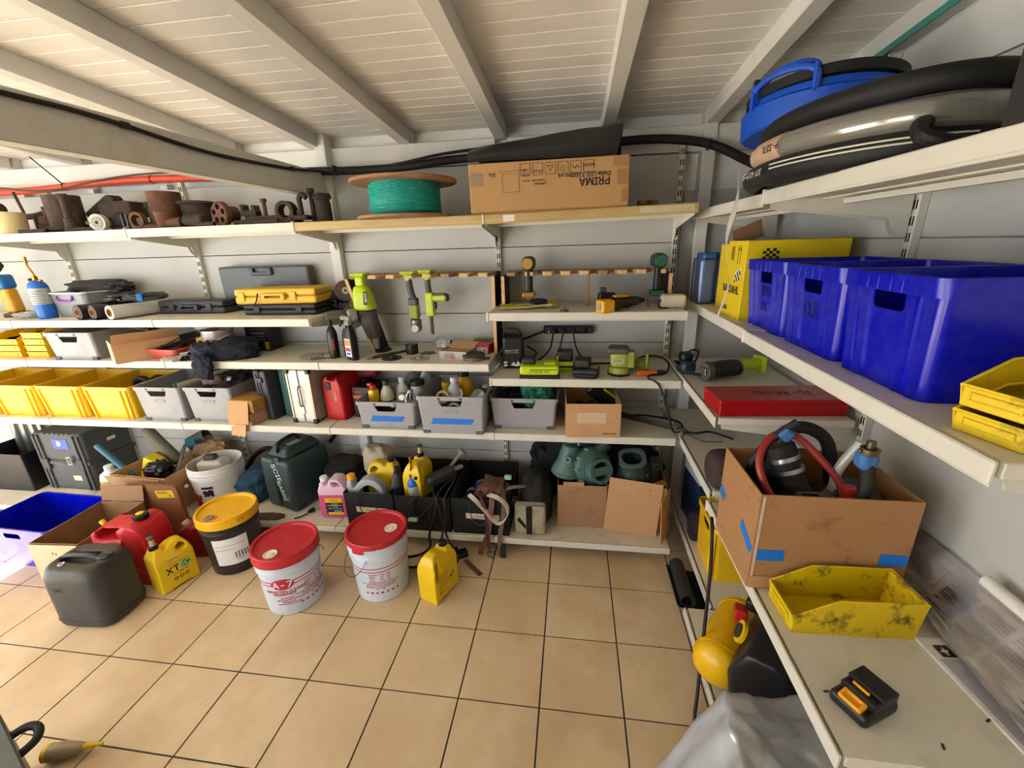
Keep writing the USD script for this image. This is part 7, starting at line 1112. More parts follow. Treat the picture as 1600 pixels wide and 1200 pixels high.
part(lb, 'tape', cat(T(trimesh.creation.box((0.062, 0.001, 0.05)), (-0.318, Y_ - 0.0006, 0.135)), T(trimesh.creation.box((0.001, 0.06, 0.21)), (-0.3508, -0.2, 0.1))), TP, 'clear tape'); part(lb, 'tape', cat(T(trimesh.creation.box((0.05, 0.001, 0.06)), (0.322, Y_ - 0.0006, 0.115)), T(trimesh.creation.box((0.06, 0.001, 0.04)), (0.31, Y_ - 0.0006, 0.178)), T(trimesh.creation.box((0.03, 0.001, 0.05)), (0.333, Y_ - 0.0006, 0.04))), plastic('tape_tan', '#a3784a', 0.3), 'brown tape')
n, m_ = 26, 15; S = []
for i in range(n):
    u = i / (n - 1); x = 0.30 + 0.66 * u; row = []; hgt = 0.062 + 0.075 * u ** 0.8; zb = 2.117 + 0.010 * u
    prof = [(0.84 + 0.10 * u, 0.004), (0.835 + 0.10 * u, hgt * .55), (0.93 + 0.05 * u, hgt), (1.18, 0.03), (1.3, 0.006)]
    pp = spline([(x + 0.05 * (k / 4 - .0) * u, y, zb + z) for k, (y, z) in enumerate(prof)], 4)[:m_ + 2]
    for k, P_ in enumerate(pp): row.append(P_ + np.array([0, -0.004, 0.012]) * (meshkit.fbm(np.array([u * 7, k * .5, 3.3]), 3, 4) - .5))
    S.append(row)
solo('plastic_sheet', sheet(np.array(S), 0.003), plastic('black_sheeting', '#232324', 0.38, 0.2, 6, bump=0.25, bscale=30), 'folded black plastic sheet lying on the long lamp carton', 'plastic sheet')
solo('gear', cat(cyl(0.03, 0.02, 12), T(cyl(0.02, 0.02, 10), (0.05, 0.01, 0))), plastic('brass_dirty', '#7a5a2c', 0.5, 0.3, 20, metal=0.4), 'dirty brass fitting right of the long lamp carton', 'fitting', (1.10, 1.02, ZT + 0.022))
# ================================================================ cables and pipes along the walls
ob = thing('orange_conduit', 'orange conduit running along the wall above the rusty parts', 'conduit'); part(ob, 'pipe', tub([(-4.0, 1.335, 2.20), (-3.3, 1.335, 2.187), (-2.96, 1.335, 2.183), (-2.6, 1.335, 2.19), (-2.27, 1.335, 2.207), (-1.9, 1.335, 2.212), (-1.55, 1.335, 2.205), (-1.2, 1.335, 2.19), (-0.8, 1.34, 2.17)], 0.021, 12), plastic('conduit_orange', '#d2472a', 0.5, 0.06)); part(ob, 'tie', cat([T(ring(0.0235, 0.020, 0.006, 18), (x, 1.335, z), (0, 90, 0)) for x, z in ((-2.46, 2.198), (-1.82, 2.211), (-1.3, 2.194))]), BLACKP)
solo('wire', tub([(-4.0, 1.312, 2.23), (-3.0, 1.312, 2.21), (-2.75, 1.310, 2.185), (-2.5, 1.308, 2.18), (-2.2, 1.312, 2.215), (-1.9, 1.312, 2.237), (-1.5, 1.32, 2.24), (-1.1, 1.33, 2.235)], 0.006, 6), plastic('wire_olive', '#4e4b38', 0.6), 'thin olive wire twisted along the orange conduit', 'wire')
solo('cord', tub([(-2.605, 1.30, 2.37), (-2.45, 1.312, 2.215)], 0.0035, 6, smooth=False), RUBBER, 'black cord tying the orange conduit up to the ceiling', 'cord')
kb = thing('cable_bundle', 'thick black sleeved cable bundle running along the wall above the lamp carton', 'cable'); part(kb, 'sleeve', tub([(-0.79, 1.335, 2.205), (-0.46, 1.335, 2.195), (-0.15, 1.335, 2.20), (0.075, 1.335, 2.22), (0.5, 1.335, 2.235), (0.9, 1.335, 2.255), (1.14, 1.335, 2.262), (1.32, 1.335, 2.25), (1.475, 1.325, 2.215), (1.60, 1.20, 2.12), (1.66, 1.0, 2.03), (1.68, 0.80, 1.95)], 0.022, 12), RUBBER); part(kb, 'tie', cat([T(cham(0.01, 0.05, 0.05, 0.004), (x, 1.33, z - 0.025)) for x, z in ((-0.60, 2.20), (1.45, 2.22))]), BLACKP)
solo('cable', tub([(-0.5, 1.325, 2.185), (-0.2, 1.32, 2.215), (0.05, 1.32, 2.25), (0.35, 1.32, 2.268), (0.6, 1.32, 2.27)], 0.008, 7), RUBBER, 'thinner black cable above the thick bundle behind the reel', 'cable')
bc2 = thing('cable', 'black cable clipped along the side of the tie beam', 'cable'); part(bc2, 'wire', tub([(-0.676, -1.6, 2.165), (-0.676, -0.6, 2.170), (-0.676, -0.166, 2.173), (-0.676, -0.017, 2.176), (-0.676, 0.148, 2.170), (-0.676, 0.414, 2.152), (-0.676, 0.646, 2.152), (-0.676, 1.033, 2.17), (-0.66, 1.25, 2.19), (-0.55, 1.31, 2.18)], 0.0075, 7), RUBBER); part(bc2, 'tie', cat([T(rb(0.02, 0.03, 0.02, 0.005), (-0.674, y, z)) for y, z in ((0.148, 2.16), (1.03, 2.16))]), BLACKP)
# ================================================================ right wall, top shelf: hoses, drum, stone slab
ZR5 = 1.909
def oval(cx, cy, ax, ay, z, r, dz=0.0, n=26, a0=0.0, a1=2 * math.pi): return [(cx + ax * math.cos(a), cy + ay * math.sin(a), z + dz * math.sin(a + .6)) for a in np.linspace(a0, a1, n, endpoint=a1 < 6.28)]
hs = thing('hose_coil', 'thick black rubber hose coil with a double white stripe on the top right shelf', 'hose coil')
CXO, CYO, AXO, AYO = 1.565, 0.245, 0.225, 0.365
z = ZR5 + 0.034
for k_, r in ((0.0, 0.033), (0.068, 0.032)): part(hs, 'hose', tub(oval(CXO, CYO, AXO - k_, AYO - k_, z, r), r, 14, 3, True), RUBBER)
st = oval(CXO, CYO, AXO + 0.0325, AYO + 0.0325, z + 0.004, 0, 0, 44, 2.55, 5.0)
for k in (0, 0.010): part(hs, 'stripe', tub([(x, y, q + k) for x, y, q in st[14:40]], 0.0022, 5, 3), plastic('stripe_cream', '#d3cfbd', 0.6)); part(hs, 'stripe', tub([(x, y, q + k) for x, y, q in st[2:7]], 0.0022, 5, 3), plastic('stripe_cream', '#d3cfbd'))
def onoval(a, off): return (CXO + (AXO + off) * math.cos(a), CYO + (AYO + off) * math.sin(a)), math.degrees(math.atan2(math.sin(a) / AYO, math.cos(a) / AXO)) + 90
(tx, ty), tr_ = onoval(3.12, 0.034); part(hs, 'lettering', T(txt('377-6119', 0.016, (0, 0, 0), (90, 180, 0)), (tx, ty, z + 0.010), (0, 0, tr_)), plastic('stripe_cream', '#d3cfbd')); part(hs, 'hose_end', tub([(1.50, -0.12, ZR5 + 0.075), (1.46, -0.165, ZR5 + 0.06), (1.45, -0.20, ZR5 + 0.035), (1.49, -0.215, ZR5 + 0.02), (1.54, -0.20, ZR5 + 0.02)], 0.015, 10), RUBBER)
hw = thing('wrapped_hose', 'film wrapped black hose with a paper label lying on the striped coil', 'hose'); wz = ZR5 + 0.101; wp = oval(CXO + 0.015, CYO, AXO, AYO, wz, 0, 0.008)
part(hw, 'hose', tub(wp, 0.032, 14, 3, True), plastic('wrapped_hose_dark', '#3b3831', 0.3, 0.3, 14, bump=0.2, bscale=60))
seg = oval(CXO + 0.015, CYO, AXO, AYO, wz, 0, 0.008, 20, 3.3, 5.1); part(hw, 'film', tub(seg, 0.0345, 14, 3), clearfilm('hose_film', (0.95, 0.92, 0.86), 0.14, 0.12, 0.22, (0.72, 0.68, 0.58)), 'clear stretch film')
part(hw, 'paper_label', tub(oval(CXO + 0.015, CYO, AXO, AYO, wz, 0, 0.008, 8, 2.75, 3.35), 0.0355, 14, 3), plastic('label_peach', '#c2a184', 0.6, 0.15, 14), 'peach paper label'); part(hw, 'label_print', T(txt('P-327L', 0.018, (0, 0, 0), (90, 180, 0)), (onoval(3.25, 0.036)[0][0] + 0.015, onoval(3.25, 0.036)[0][1], wz + 0.004), (0, 0, onoval(3.25, 0)[1])), INK)
part(hw, 'film_tail', T(sheet(np.array([[(1.322 + 0.012 * math.sin(v * .7 + u), 0.44 + 0.03 * u + 0.010 * math.sin(v * .45), 1.975 - 0.033 * v) for u in np.linspace(-.5, .5, 5) * (1 - v / 20)] for v in range(16)]), 0.0012)), clearfilm('film_tail_look', (0.95, 0.95, 0.92), 0.1, 0.2, 0.35, (0.8, 0.78, 0.72)), 'hanging end of clear film')
h3 = thing('hose_coil', 'plain black hose coil under the blue drum cover', 'hose coil'); part(h3, 'hose', tub(oval(1.595, 0.255, 0.222, 0.36, ZR5 + 0.161, 0), 0.027, 12, 3, True), RUBBER)
dm = thing('drum_cover', 'blue plastic drum cover with arched handles and a black rim on the hose coils', 'cover', (1.60, 0.56, ZR5 + 0.19), rot=(-3, 0, 0)); BLUD = plastic('drum_blue', '#1552c4', 0.4, 0.06)
part(dm, 'ring', lathe([(0.16, 0), (0.225, 0), (0.235, 0.008), (0.238, 0.075), (0.222, 0.085), (0.215, 0.105), (0.19, 0.105), (0.19, 0.02), (0.16, 0.02), (0.16, 0)], 48), BLUD); part(dm, 'rim', T(ring(0.225, 0.17, 0.028, 48), (0, 0, 0.10), (-3, 0, 0)), RUBBER)
for a0 in (195,):
    for dr, dz in ((0.235, 0.0), (0.205, 0.02)): part(dm, 'handle', tub([(dr * math.cos(math.radians(a)), dr * math.sin(math.radians(a)), z_ + dz) for a, z_ in ((a0 - 4, 0.075), (a0 - 3, 0.125), (a0 + 12, 0.145), (a0 + 32, 0.145), (a0 + 45, 0.125), (a0 + 46, 0.075))], 0.010, 8), BLUD)
    
    for a in (a0 - 3, a0 + 45): part(dm, 'handle_web', T(cham(0.012, 0.05, 0.075, 0.003), (0.222 * math.cos(math.radians(a)), 0.222 * math.sin(math.radians(a)), 0.07), (0, 0, a + 90)), BLUD)
part(dm, 'far_handle', tub([(0.2 * math.cos(math.radians(a)), 0.2 * math.sin(math.radians(a)), z_) for a, z_ in ((128, 0.10), (130, 0.165), (142, 0.19), (160, 0.19), (170, 0.165), (172, 0.10))], 0.012, 8), RUBBER, 'black handle')
solo('stone_slab', cham(0.40, 0.14, 0.62, 0.004), plastic('black_granite', '#232324', 0.45, 0.25, 8, dirt=0.5, dirtcol='#8f8f8c', dscale=60, dpos=(0.64, 0.72), bump=0.3, bscale=40), 'black speckled stone slab standing on the top right shelf', 'slab', (1.60, -0.50, ZR5))
# ================================================================ shelf with the blue crates
ZR4 = 1.4375
def bcrate(label, y, words=()):
    p = thing('blue_crate', label, 'crate', (1.655, y, ZR4), -90); w, d, h = 0.300, 0.395, 0.248
    b = tray(w, d, h, 0.0035, 1.10, 0.022)
    b = cut(b, T(rb(0.10, 0.05, 0.052, 0.012), (0, -d / 2 + 0.008, h - 0.078))); part(p, 'body', b, BLUECR)
    q = np.array(rrect(w + 0.012, d + 0.012, 0.026).exterior.coords)[:-1]; part(p, 'rim', sweep(np.c_[q, np.full(len(q), h - 0.018)], [(-0.007, -0.018), (0.003, -0.016), (0.005, 0.019), (-0.006, 0.019)], True), BLUECR)
    for sx in (-0.33, 0.33):
        for e in (-0.021, 0.021): part(p, 'rib', hull([(sx * w / 1.1 + e + f, -d / 2.2 + g, 0.004) for f, g in ((-0.010, 0.002), (0.010, 0.002), (0.004, -0.011), (-0.004, -0.011))] + [(sx * w + e + f, -d / 2 + g, h - 0.036) for f, g in ((-0.010, 0.002), (0.010, 0.002), (0.004, -0.011), (-0.004, -0.011))]), BLUECR, smooth=False)
    for sx in (-0.055, -0.02, 0.02, 0.055): part(p, 'rim_rib', T(cham(0.004, 0.006, 0.03, 0.001), (sx, -d / 2 - 0.010, h - 0.035)), BLUECR)
    for s, hh, x, z in words: part(p, 'marker_writing', T(txt(s, hh, (0, 0, 0), (90, 0, 0)), (x, -d / 2.2 - 0.0724 * z - 0.0006, z), (4.15, 0, 0)), plastic('marker_navy', '#05093a', 0.5), 'black marker handwriting')
    return p
bcrate('blue crate marked IPS HT in black marker, farthest of three', 0.437, (('IPS', 0.034, 0.0, 0.125), ('HT', 0.03, -0.005, 0.07)))
bcrate('blue crate marked D3 in black marker, middle of three', 0.121, (('D3', 0.045, 0.0, 0.10),))
bcrate('blank blue crate, nearest of three on the right shelf', -0.195)
yb2 = stackbin('stacking_bin', ['dirty yellow stacking bin under another, at the end of the right shelf', 'dirty yellow stacking bin nested on another, at the end of the right shelf'], 0.105, 0.24, 0.075, (1.575, -0.475, ZR4), -76, plastic('bin_yellow_dirty', '#e3c20d', 0.36, 0.06, 5, dirt=0.7, dirtcol='#3f3413', dscale=10, dpos=(0.53, 0.66)), nest=2, dz=0.045)
oc2 = thing('oil_carton', 'yellow carton with a chequered flag emblem behind the farthest blue crate', 'cardboard box', (1.63, 0.715, ZR4), 0)
part(oc2, 'box', cham(0.37, 0.21, 0.315, 0.002), plastic('carton_yellow', '#e6c70e', 0.5, 0.04)); X_ = -0.1856
def lx(m, y, z): return T(m, (X_, y, z), (90, 0, -90))
part(oc2, 'flag_emblem', cat([lx(T(patch(0.011, 0.0105), (0.011 * i + 0.003 * j, 0.0105 * j + 0.003 * i, 0)), 0.005 - 0.02, 0.155) for i in range(5) for j in range(4) if (i + j) % 2 == 0]), INK); part(oc2, 'flag_ground', lx(ext(Polygon([(-0.008, -0.006), (0.05, 0.010), (0.06, 0.055), (0.0, 0.04)]), 0.0004), -0.015, 0.155), WHITEINK)
part(oc2, 'lettering', cat(lx(flat('BARDAHL', 0.030, 0.0008, True), 0.02, 0.105), lx(flat('3x5L', 0.018, 0.0008, True), 0.065, 0.03), [lx(patch(0.002, 0.055), y_, 0.265) for y_ in (0.055, 0.045, 0.036, 0.026)]), INK)
part(oc2, 'arrows', cat([lx(T(ext(Polygon([(-0.0012, 0), (0.0012, 0), (0.0012, 0.055), (0.007, 0.052), (0, 0.072), (-0.007, 0.052), (-0.0012, 0.055)]), 0.0008)), y_, 0.225) for y_ in (-0.02, -0.045)]), INK)
part(oc2, 'side_emblem', cat([T(T(patch(0.012, 0.010), (0.012 * i, 0.010 * j, 0)), (-0.12, -0.1056, 0.25), (90, 0, 0)) for i in range(5) for j in range(4) if (i + j) % 2 == 0]), INK)
oc3 = thing('oil_carton', 'second yellow carton standing deeper in the corner', 'cardboard box', (1.655, 0.945, ZR4), 0); part(oc3, 'box', cham(0.34, 0.21, 0.30, 0.002), plastic('carton_yellow', '#e6c70e'))
bl = thing('wipes_pack', 'blue shrink wrapped pack of canisters in the far corner of the right shelf', 'pack', (1.545, 1.165, ZR4), 0)
BLP = plastic('pack_blue', '#1f5d96', 0.4, 0.15, 14)
for i in range(3): part(bl, 'canister', T(rb(0.075, 0.13, 0.26 + 0.05 * (i == 2), 0.018), (-0.09 + 0.08 * i, 0, 0)), BLP)
part(bl, 'wrap', T(rb(0.262, 0.15, 0.235, 0.02), (-0.008, 0, 0)), clearfilm('pack_wrap', (0.85, 0.93, 1), 0.03, 0.15, 0.04)); part(bl, 'carton_flap', T(trimesh.creation.box((0.14, 0.004, 0.09)), (0.10, 0.02, 0.345), (20, -22, 0)), CARDIN)
# ================================================================ shelf with the red metal box
ZR3 = 1.084
rm_ = thing('metal_box', 'long red metal box with worn black lettering on its lid', 'metal box', (1.60, 0.545, ZR3), 4.5)
REDM = plastic('red_enamel', '#a8101a', 0.3, 0.05); part(rm_, 'base', cham(0.49, 0.175, 0.050, 0.003), REDM); part(rm_, 'lid', cham(0.494, 0.179, 0.020, 0.003, z0=0.050), REDM); part(rm_, 'lettering', T(txt('R-Mob', 0.05, (0, 0, 0), (0, 0, 180)), (0.03, 0.02, 0.070)), plastic('lettering_worn', '#3a0b0e', 0.5, 0.2, 30))
rs = thing('reciprocating_saw', 'lime and black reciprocating saw lying in the right shelf corner', 'power saw', (1.555, 0.965, ZR3 + 0.002), 24)
part(rs, 'body', T(soft(hull(np.vstack([np.c_[np.full(40, x), r * np.cos(np.linspace(0, 6.28, 40)), 0.05 + r * .9 * np.sin(np.linspace(0, 6.28, 40))] for x, r in ((-0.12, 0.043), (-0.04, 0.05), (0.06, 0.046))])), 0.014, 1)), BLACKP); part(rs, 'nose', T(lathe([(0.02, 0), (0.045, 0), (0.048, 0.015), (0.046, 0.03), (0.02, 0.03), (0.02, 0)], 28), (-0.14, 0, 0.05), (0, 90, 0)), TGREY); part(rs, 'shoe', T(cham(0.006, 0.05, 0.035, 0.002), (-0.15, 0, 0.035)), STEELW); part(rs, 'blade', T(cham(0.10, 0.002, 0.016, 0.0005), (-0.20, 0, 0.035), (0, 14, 0)), DKGREY); part(rs, 'grip', T(soft(rb(0.15, 0.05, 0.055, 0.02), 0.014, 1), (0.12, 0, 0.03)), LIME); part(rs, 'battery_foot', T(cham(0.02, 0.085, 0.085, 0.006), (0.20, 0, 0.012)), LIME)
# ================================================================ right worktop shelf
ZR2, ZR2F = 0.712, 0.752
hb = carton('hose_carton', 'big open carton with blue tape strips, full of hoses, on the right worktop shelf', 0.43, 0.31, 0.335, (1.548, 0.085, ZR2), 0, plastic('cardboard_brown', '#a97b4f', 0.7, 0.06, 6, dirt=0.55, dirtcol='#4f3522', dscale=8, dpos=(0.58, 0.72), bump=0.06, bscale=40), 0.005)
for L_, x, z, a in ((0.085, -0.165, 0.125, -2), (0.075, 0.175, 0.135, 1)): part(hb, 'tape', T(trimesh.creation.box((L_, 0.001, 0.040)), (x, -0.1558, z), (0, a, 0)), TAPE)
for L_, y, z, a in ((0.10, -0.10, 0.15, 0), (0.05, 0.13, 0.165, 0)): part(hb, 'tape', T(trimesh.creation.box((0.001, L_, 0.035)), (-0.2158, y, z), (22, 0, 0)), TAPE)
part(hb, 'torn_edge', T(trimesh.creation.box((0.007, 0.002, 0.33)), (-0.205, -0.1562, 0.167)), plastic('card_torn', '#cdb9a2', 0.8)); part(hb, 'bottom_flap', T(trimesh.creation.box((0.42, 0.003, 0.045)), (0.0, -0.157, 0.024)), CARD)
CL = clearfilm('hose_clear', (0.9, 0.9, 0.86), 0.04, 0.2, 0.45, (0.7, 0.68, 0.6))
solo('hose', tub([(1.60, 0.03, 0.80), (1.48, -0.03, 0.93), (1.395, 0.0, 1.0), (1.365, 0.05, 1.09), (1.41, 0.10, 1.155), (1.49, 0.12, 1.155), (1.57, 0.07, 1.08), (1.61, 0.03, 1.01), (1.605, -0.02, 0.88)], 0.0115, 12), plastic('hose_red', '#9c2a25', 0.45, 0.08), 'red rubber hose curving out of the big carton', 'hose')
p = thing('hose', 'black hose with blue tape at its end rising to the shelf above from the carton', 'hose'); part(p, 'tube', tub([(1.40, 0.16, 0.80), (1.37, 0.14, 0.95), (1.385, 0.12, 1.08), (1.43, 0.10, 1.165), (1.475, 0.09, 1.215)], 0.0125, 12), RUBBER); part(p, 'tape', T(rb(0.04, 0.04, 0.04, 0.01), (1.437, 0.098, 1.155), (0, 40, 0)), plastic('tape_dusty_blue', '#3f77b5', 0.6))
p = thing('hose', 'thick black hose with blue tape and clamp standing in the carton', 'hose'); part(p, 'tube', tub([(1.58, -0.02, 0.82), (1.605, -0.03, 0.95), (1.635, -0.02, 1.06), (1.635, 0.0, 1.16)], 0.019, 14), RUBBER); part(p, 'tape', T(rb(0.05, 0.05, 0.055, 0.016), (1.632, 0.0, 1.11)), plastic('tape_dusty_blue', '#3f77b5')); part(p, 'clamp', T(cat(ring(0.024, 0.018, 0.018, 20), T(cham(0.06, 0.01, 0.012, 0.003), (0, 0, 0.004)), cyl(0.012, 0.04, 12)), (1.635, 0.0, 1.158)), plastic('fitting_brass', '#6f6048', 0.35, 0.2, 20, metal=0.8))
solo('hose', tub([(1.50, 0.20, 0.85), (1.50, 0.21, 1.06), (1.53, 0.215, 1.135), (1.585, 0.21, 1.14), (1.64, 0.20, 1.09), (1.67, 0.19, 0.95)], 0.021, 12), RUBBER, 'thick black hose arching at the back of the big carton', 'hose')
p = thing('hose', 'ribbed black hose with two steel clamps leaning in the big carton', 'hose'); A_, B_ = np.array((1.46, 0.12, 1.09)), np.array((1.56, 0.02, 0.82)); pts = [A_ + (B_ - A_) * t for t in np.linspace(0, 1, 40)]; part(p, 'tube', sweep(pts, circ(0.043, 22), scale=1 + 0.05 * np.sin(np.arange(40) * 1.6)), plastic('hose_ribbed', '#1d2027', 0.6, 0.15)); part(p, 'cuff', sweep([A_ + (A_ - B_) * .09, A_ + (B_ - A_) * .12], circ(0.047, 24)), RUBBER)
for t in (0.03, 0.16): part(p, 'clamp', sweep([A_ + (B_ - A_) * t, A_ + (B_ - A_) * (t + .045)], circ(0.0495, 28)), STEELW, 'steel band clamp')
p = thing('hose', 'short wide black pipe end standing at the left corner of the carton', 'hose', (1.405, 0.185, 0.86), rot=(12, 16, 0)); part(p, 'tube', ring(0.045, 0.037, 0.20, 28), RUBBER)
solo('hose', tub([(1.62, 0.06, 0.85), (1.60, 0.06, 1.0), (1.605, 0.06, 1.08), (1.64, 0.05, 1.17)], 0.014, 12), CL, 'clear plastic tube sticking up out of the big carton', 'hose')
solo('connector', cat(cyl(0.02, 0.05, 16, c=0.003), T(ring(0.024, 0.016, 0.012, 18), (0, 0, 0.015))), plastic('red_fitting', '#a5231f', 0.4), 'red hose end with a steel band in the big carton', 'fitting', (1.605, -0.005, 1.0))
p = thing('pedal', 'grey metal pedal bracket lying on the hoses in the carton', 'bracket', (1.575, 0.035, 0.985), rot=(8, 8, 14)); part(p, 'plate', ext(Polygon([(-0.12, -0.02), (-0.02, -0.045), (0.13, -0.05), (0.12, 0.02), (0.03, 0.045), (-0.02, 0.01), (-0.11, 0.01)]).difference(Polygon([(-0.10, -0.012), (-0.04, -0.022), (-0.04, 0.0), (-0.10, 0.0)])), 0.012), plastic('bracket_grey', '#5b5d5d', 0.4, 0.1, metal=0.4)); part(p, 'rib', T(cham(0.10, 0.012, 0.02, 0.003), (0.06, 0.0, 0.01)), plastic('bracket_grey', '#5b5d5d'))
solo('duct', cyl(0.075, 0.10, 30, c=0.012), BLACKP, 'round black plastic duct at the right end in the big carton', 'duct', (1.665, 0.075, 0.905), rot=(14, 0, 0))
solo('hose_fill', lump(0.40, 0.28, 0.19, 121, 0.3, 3.5, 4), plastic('hose_dark_fill', '#161616', 0.65, 0.3, 14), 'dark jumble of rubber hoses filling the big carton', 'hoses', (1.548, 0.085, ZR2 + 0.006), kind='stuff')
bkR = thing('blanket_roll', 'rolled dark brown blanket lying behind the hose carton', 'blanket', (1.36, 0.46, ZR2F + 0.085), rot=(0, 90, 5)); part(bkR, 'roll', T(soft(cyl(0.085, 0.42, 28, c=0.02), 0.02, 1)), plastic('blanket_brown', '#3a2a2a', 0.9, 0.35, 9, bump=0.4, bscale=50)); part(bkR, 'edge', strap([(-0.02, -0.084, 0.01), (-0.03, -0.086, 0.2), (-0.02, -0.084, 0.41)], 0.02, 0.006), plastic('blanket_brown', '#3a2a2a'))
solo('white_board', T(trimesh.creation.box((0.30, 0.008, 0.20)), (0, 0, 0.1)), PAPER, 'white sheet standing behind the big hose carton', 'sheet', (1.66, 0.385, ZR2), rot=(-4, 0, 0))
DY = plastic('tray_yellow_dirty', '#d9b90a', 0.4, 0.08, 6, dirt=0.85, dirtcol='#2f2712', dscale=13, dpos=(0.53, 0.64))
stackbin('long_bin', 'long dirty yellow picking bin lying on the worktop in front of the hose carton', 0.135, 0.31, 0.115, (1.552, -0.158, ZR2), -88, DY)
bt2 = thing('battery', 'black cordless tool battery with amber release button on the worktop', 'battery', (1.463, -0.425, ZR2), 28)
part(bt2, 'body', T(soft(rb(0.115, 0.085, 0.034, 0.012), 0.008, 1)), BLACKP); part(bt2, 'top_block', T(cham(0.085, 0.075, 0.022, 0.004), (0.012, 0.0, 0.032)), BLACKP); part(bt2, 'step', T(cham(0.055, 0.078, 0.010, 0.003), (0.022, 0, 0.052)), plastic('battery_top', '#141112', 0.5)); AM = plastic('amber_button', '#f0a511', 0.4)
part(bt2, 'release_button', T(cut(rb(0.028, 0.05, 0.014, 0.004), T(rb(0.018, 0.036, 0.02, 0.004), (0, 0, 0.008))), (-0.040, 0.0, 0.031), (0, -18, 0)), AM, 'amber release button'); part(bt2, 'button_bar', T(cham(0.006, 0.036, 0.006, 0.001), (-0.012, 0.004, 0.053)), AM, 'amber bar'); part(bt2, 'bumper', T(rb(0.012, 0.07, 0.026, 0.005), (0.057, 0, 0.003)), DKGREY)
# papers and film on the worktop
def leaf(x0, x1, z0, z1, y0, y1, amp, seed, n=26, m=14, th=0.0012, sag=0.0, kx=0.0):
    """A sheet leaning from the worktop (x0, z0) up towards the wall (x1, z1), y0 to y1, softly crumpled."""
    U_, S_ = np.meshgrid(np.linspace(0, 1, n), np.linspace(0, 1, m), indexing='ij'); q = meshkit.fbm(np.stack([U_ * 6 + seed, S_ * 4, U_ * 0 + seed], -1), 4, seed) - 0.4
    return sheet(np.stack([x0 - kx * U_ + (x1 - x0 + kx * U_) * S_ - amp * q * 0.5, y0 + (y1 - y0) * U_ + 0 * S_, z0 + (z1 - z0) * S_ ** 1.3 + amp * q + sag * np.sin(U_ * 3.1) * S_], -1), th)
ca = thing('catalogue', 'white catalogue with a dark logo square lying under the printed plastic bag', 'paper', (1.788, -0.385, ZR2), -86)
part(ca, 'pages', T(trimesh.creation.box((0.34, 0.128, 0.008)), (0, 0, 0.0045)), PAPER, smooth=False); part(ca, 'band', T(trimesh.creation.box((0.27, 0.110, 0.0012)), (0.03, 0, 0.0091)), plastic('catalogue_lilac', '#b7b5c0', 0.5), smooth=False)
part(ca, 'logo', T(ext(rrect(0.034, 0.034, 0.001).difference(Polygon([(-0.012, -0.003), (-0.003, -0.004), (-0.002, -0.012), (0.004, -0.012), (0.004, -0.004), (0.013, -0.002), (0.012, 0.005), (0.003, 0.004), (0.0, 0.011), (-0.005, 0.009), (-0.004, 0.004), (-0.012, 0.003)])), 0.001), (-0.128, -0.025, 0.0098)), plastic('logo_brown', '#2b1a1c', 0.5), 'dark logo square')
dp = thing('leaflet', 'printed leaflet in a crumpled clear bag leaning on the wall above the worktop', 'paper')
part(dp, 'sheet', leaf(1.812, 1.876, 0.745, 0.845, 0.02, -0.52, 0.016, 6, kx=0.055), plastic('leaflet_grey', '#c9c0b8', 0.6, 0.06))
def lpt(u, s): q = float(meshkit.fbm(np.array([u * 6 + 6, s * 4, 6.0]), 4, 6)) - 0.4; return (1.812 - 0.055 * u + (0.064 + 0.055 * u) * s - 0.016 * q * .5 - 0.0025, 0.02 - 0.54 * u, 0.745 + 0.10 * s ** 1.3 + 0.016 * q + 0.0028)
part(dp, 'print', cat([T(patch(w_, 0.005, 0.0006), lpt(u0, 0.16 + 0.058 * r_), (44, 0, -90)) for r_ in range(13) for u0, w_ in ((0.32, 0.075), (0.49, 0.08), (0.67, 0.085), (0.85, 0.07)) if (r_ * 7 + int(u0 * 100)) % 5]), plastic('print_grey', '#4a4746', 0.6), kind='stuff')
part(dp, 'frame', cat(tub([lpt(u, 0.10) for u in np.linspace(0.2, 0.95, 12)], 0.0012, 4), tub([lpt(0.2, s) for s in np.linspace(0.1, 0.95, 6)], 0.0012, 4)), plastic('print_grey', '#4a4746'))
FILM = clearfilm('document_film', (0.97, 0.96, 0.95), 0.10, 0.12, 0.18, (0.78, 0.76, 0.74))
p = thing('plastic_bag', 'crumpled clear plastic bag drawn over the printed leaflet by the wall', 'bag'); part(p, 'film', leaf(1.80, 1.874, 0.735, 0.868, 0.10, -0.56, 0.030, 11, 40, 18, kx=0.06), FILM)
p = thing('envelope', 'white envelope under the printed leaflet at the right edge of the worktop', 'paper'); part(p, 'sheet', leaf(1.80, 1.874, 0.730, 0.800, -0.16, -0.56, 0.008, 14, kx=0.045), plastic('paper_cream', '#dcd6c8', 0.6))
solo('paper_roll', T(ring(0.016, 0.010, 0.16, 20)), PAPER, 'small white paper roll leaning on the wall at the right edge', 'paper roll', (1.845, -0.20, 0.905), rot=(90, 0, 0))
for i, (x, y, a) in enumerate(((1.72, -0.43, 30), (1.58, -0.50, 70), (1.40, -0.40, 10))): solo('wood_chip', T(cham(0.014, 0.005, 0.003, 0.001)), plastic('chip_brown', '#3b2f26', 0.8), ('dark chip lying on the worktop by the papers', 'dark chip on the worktop at the lower right', 'tiny dark chip near the black battery')[i], 'chip', (x, y, ZR2), a)
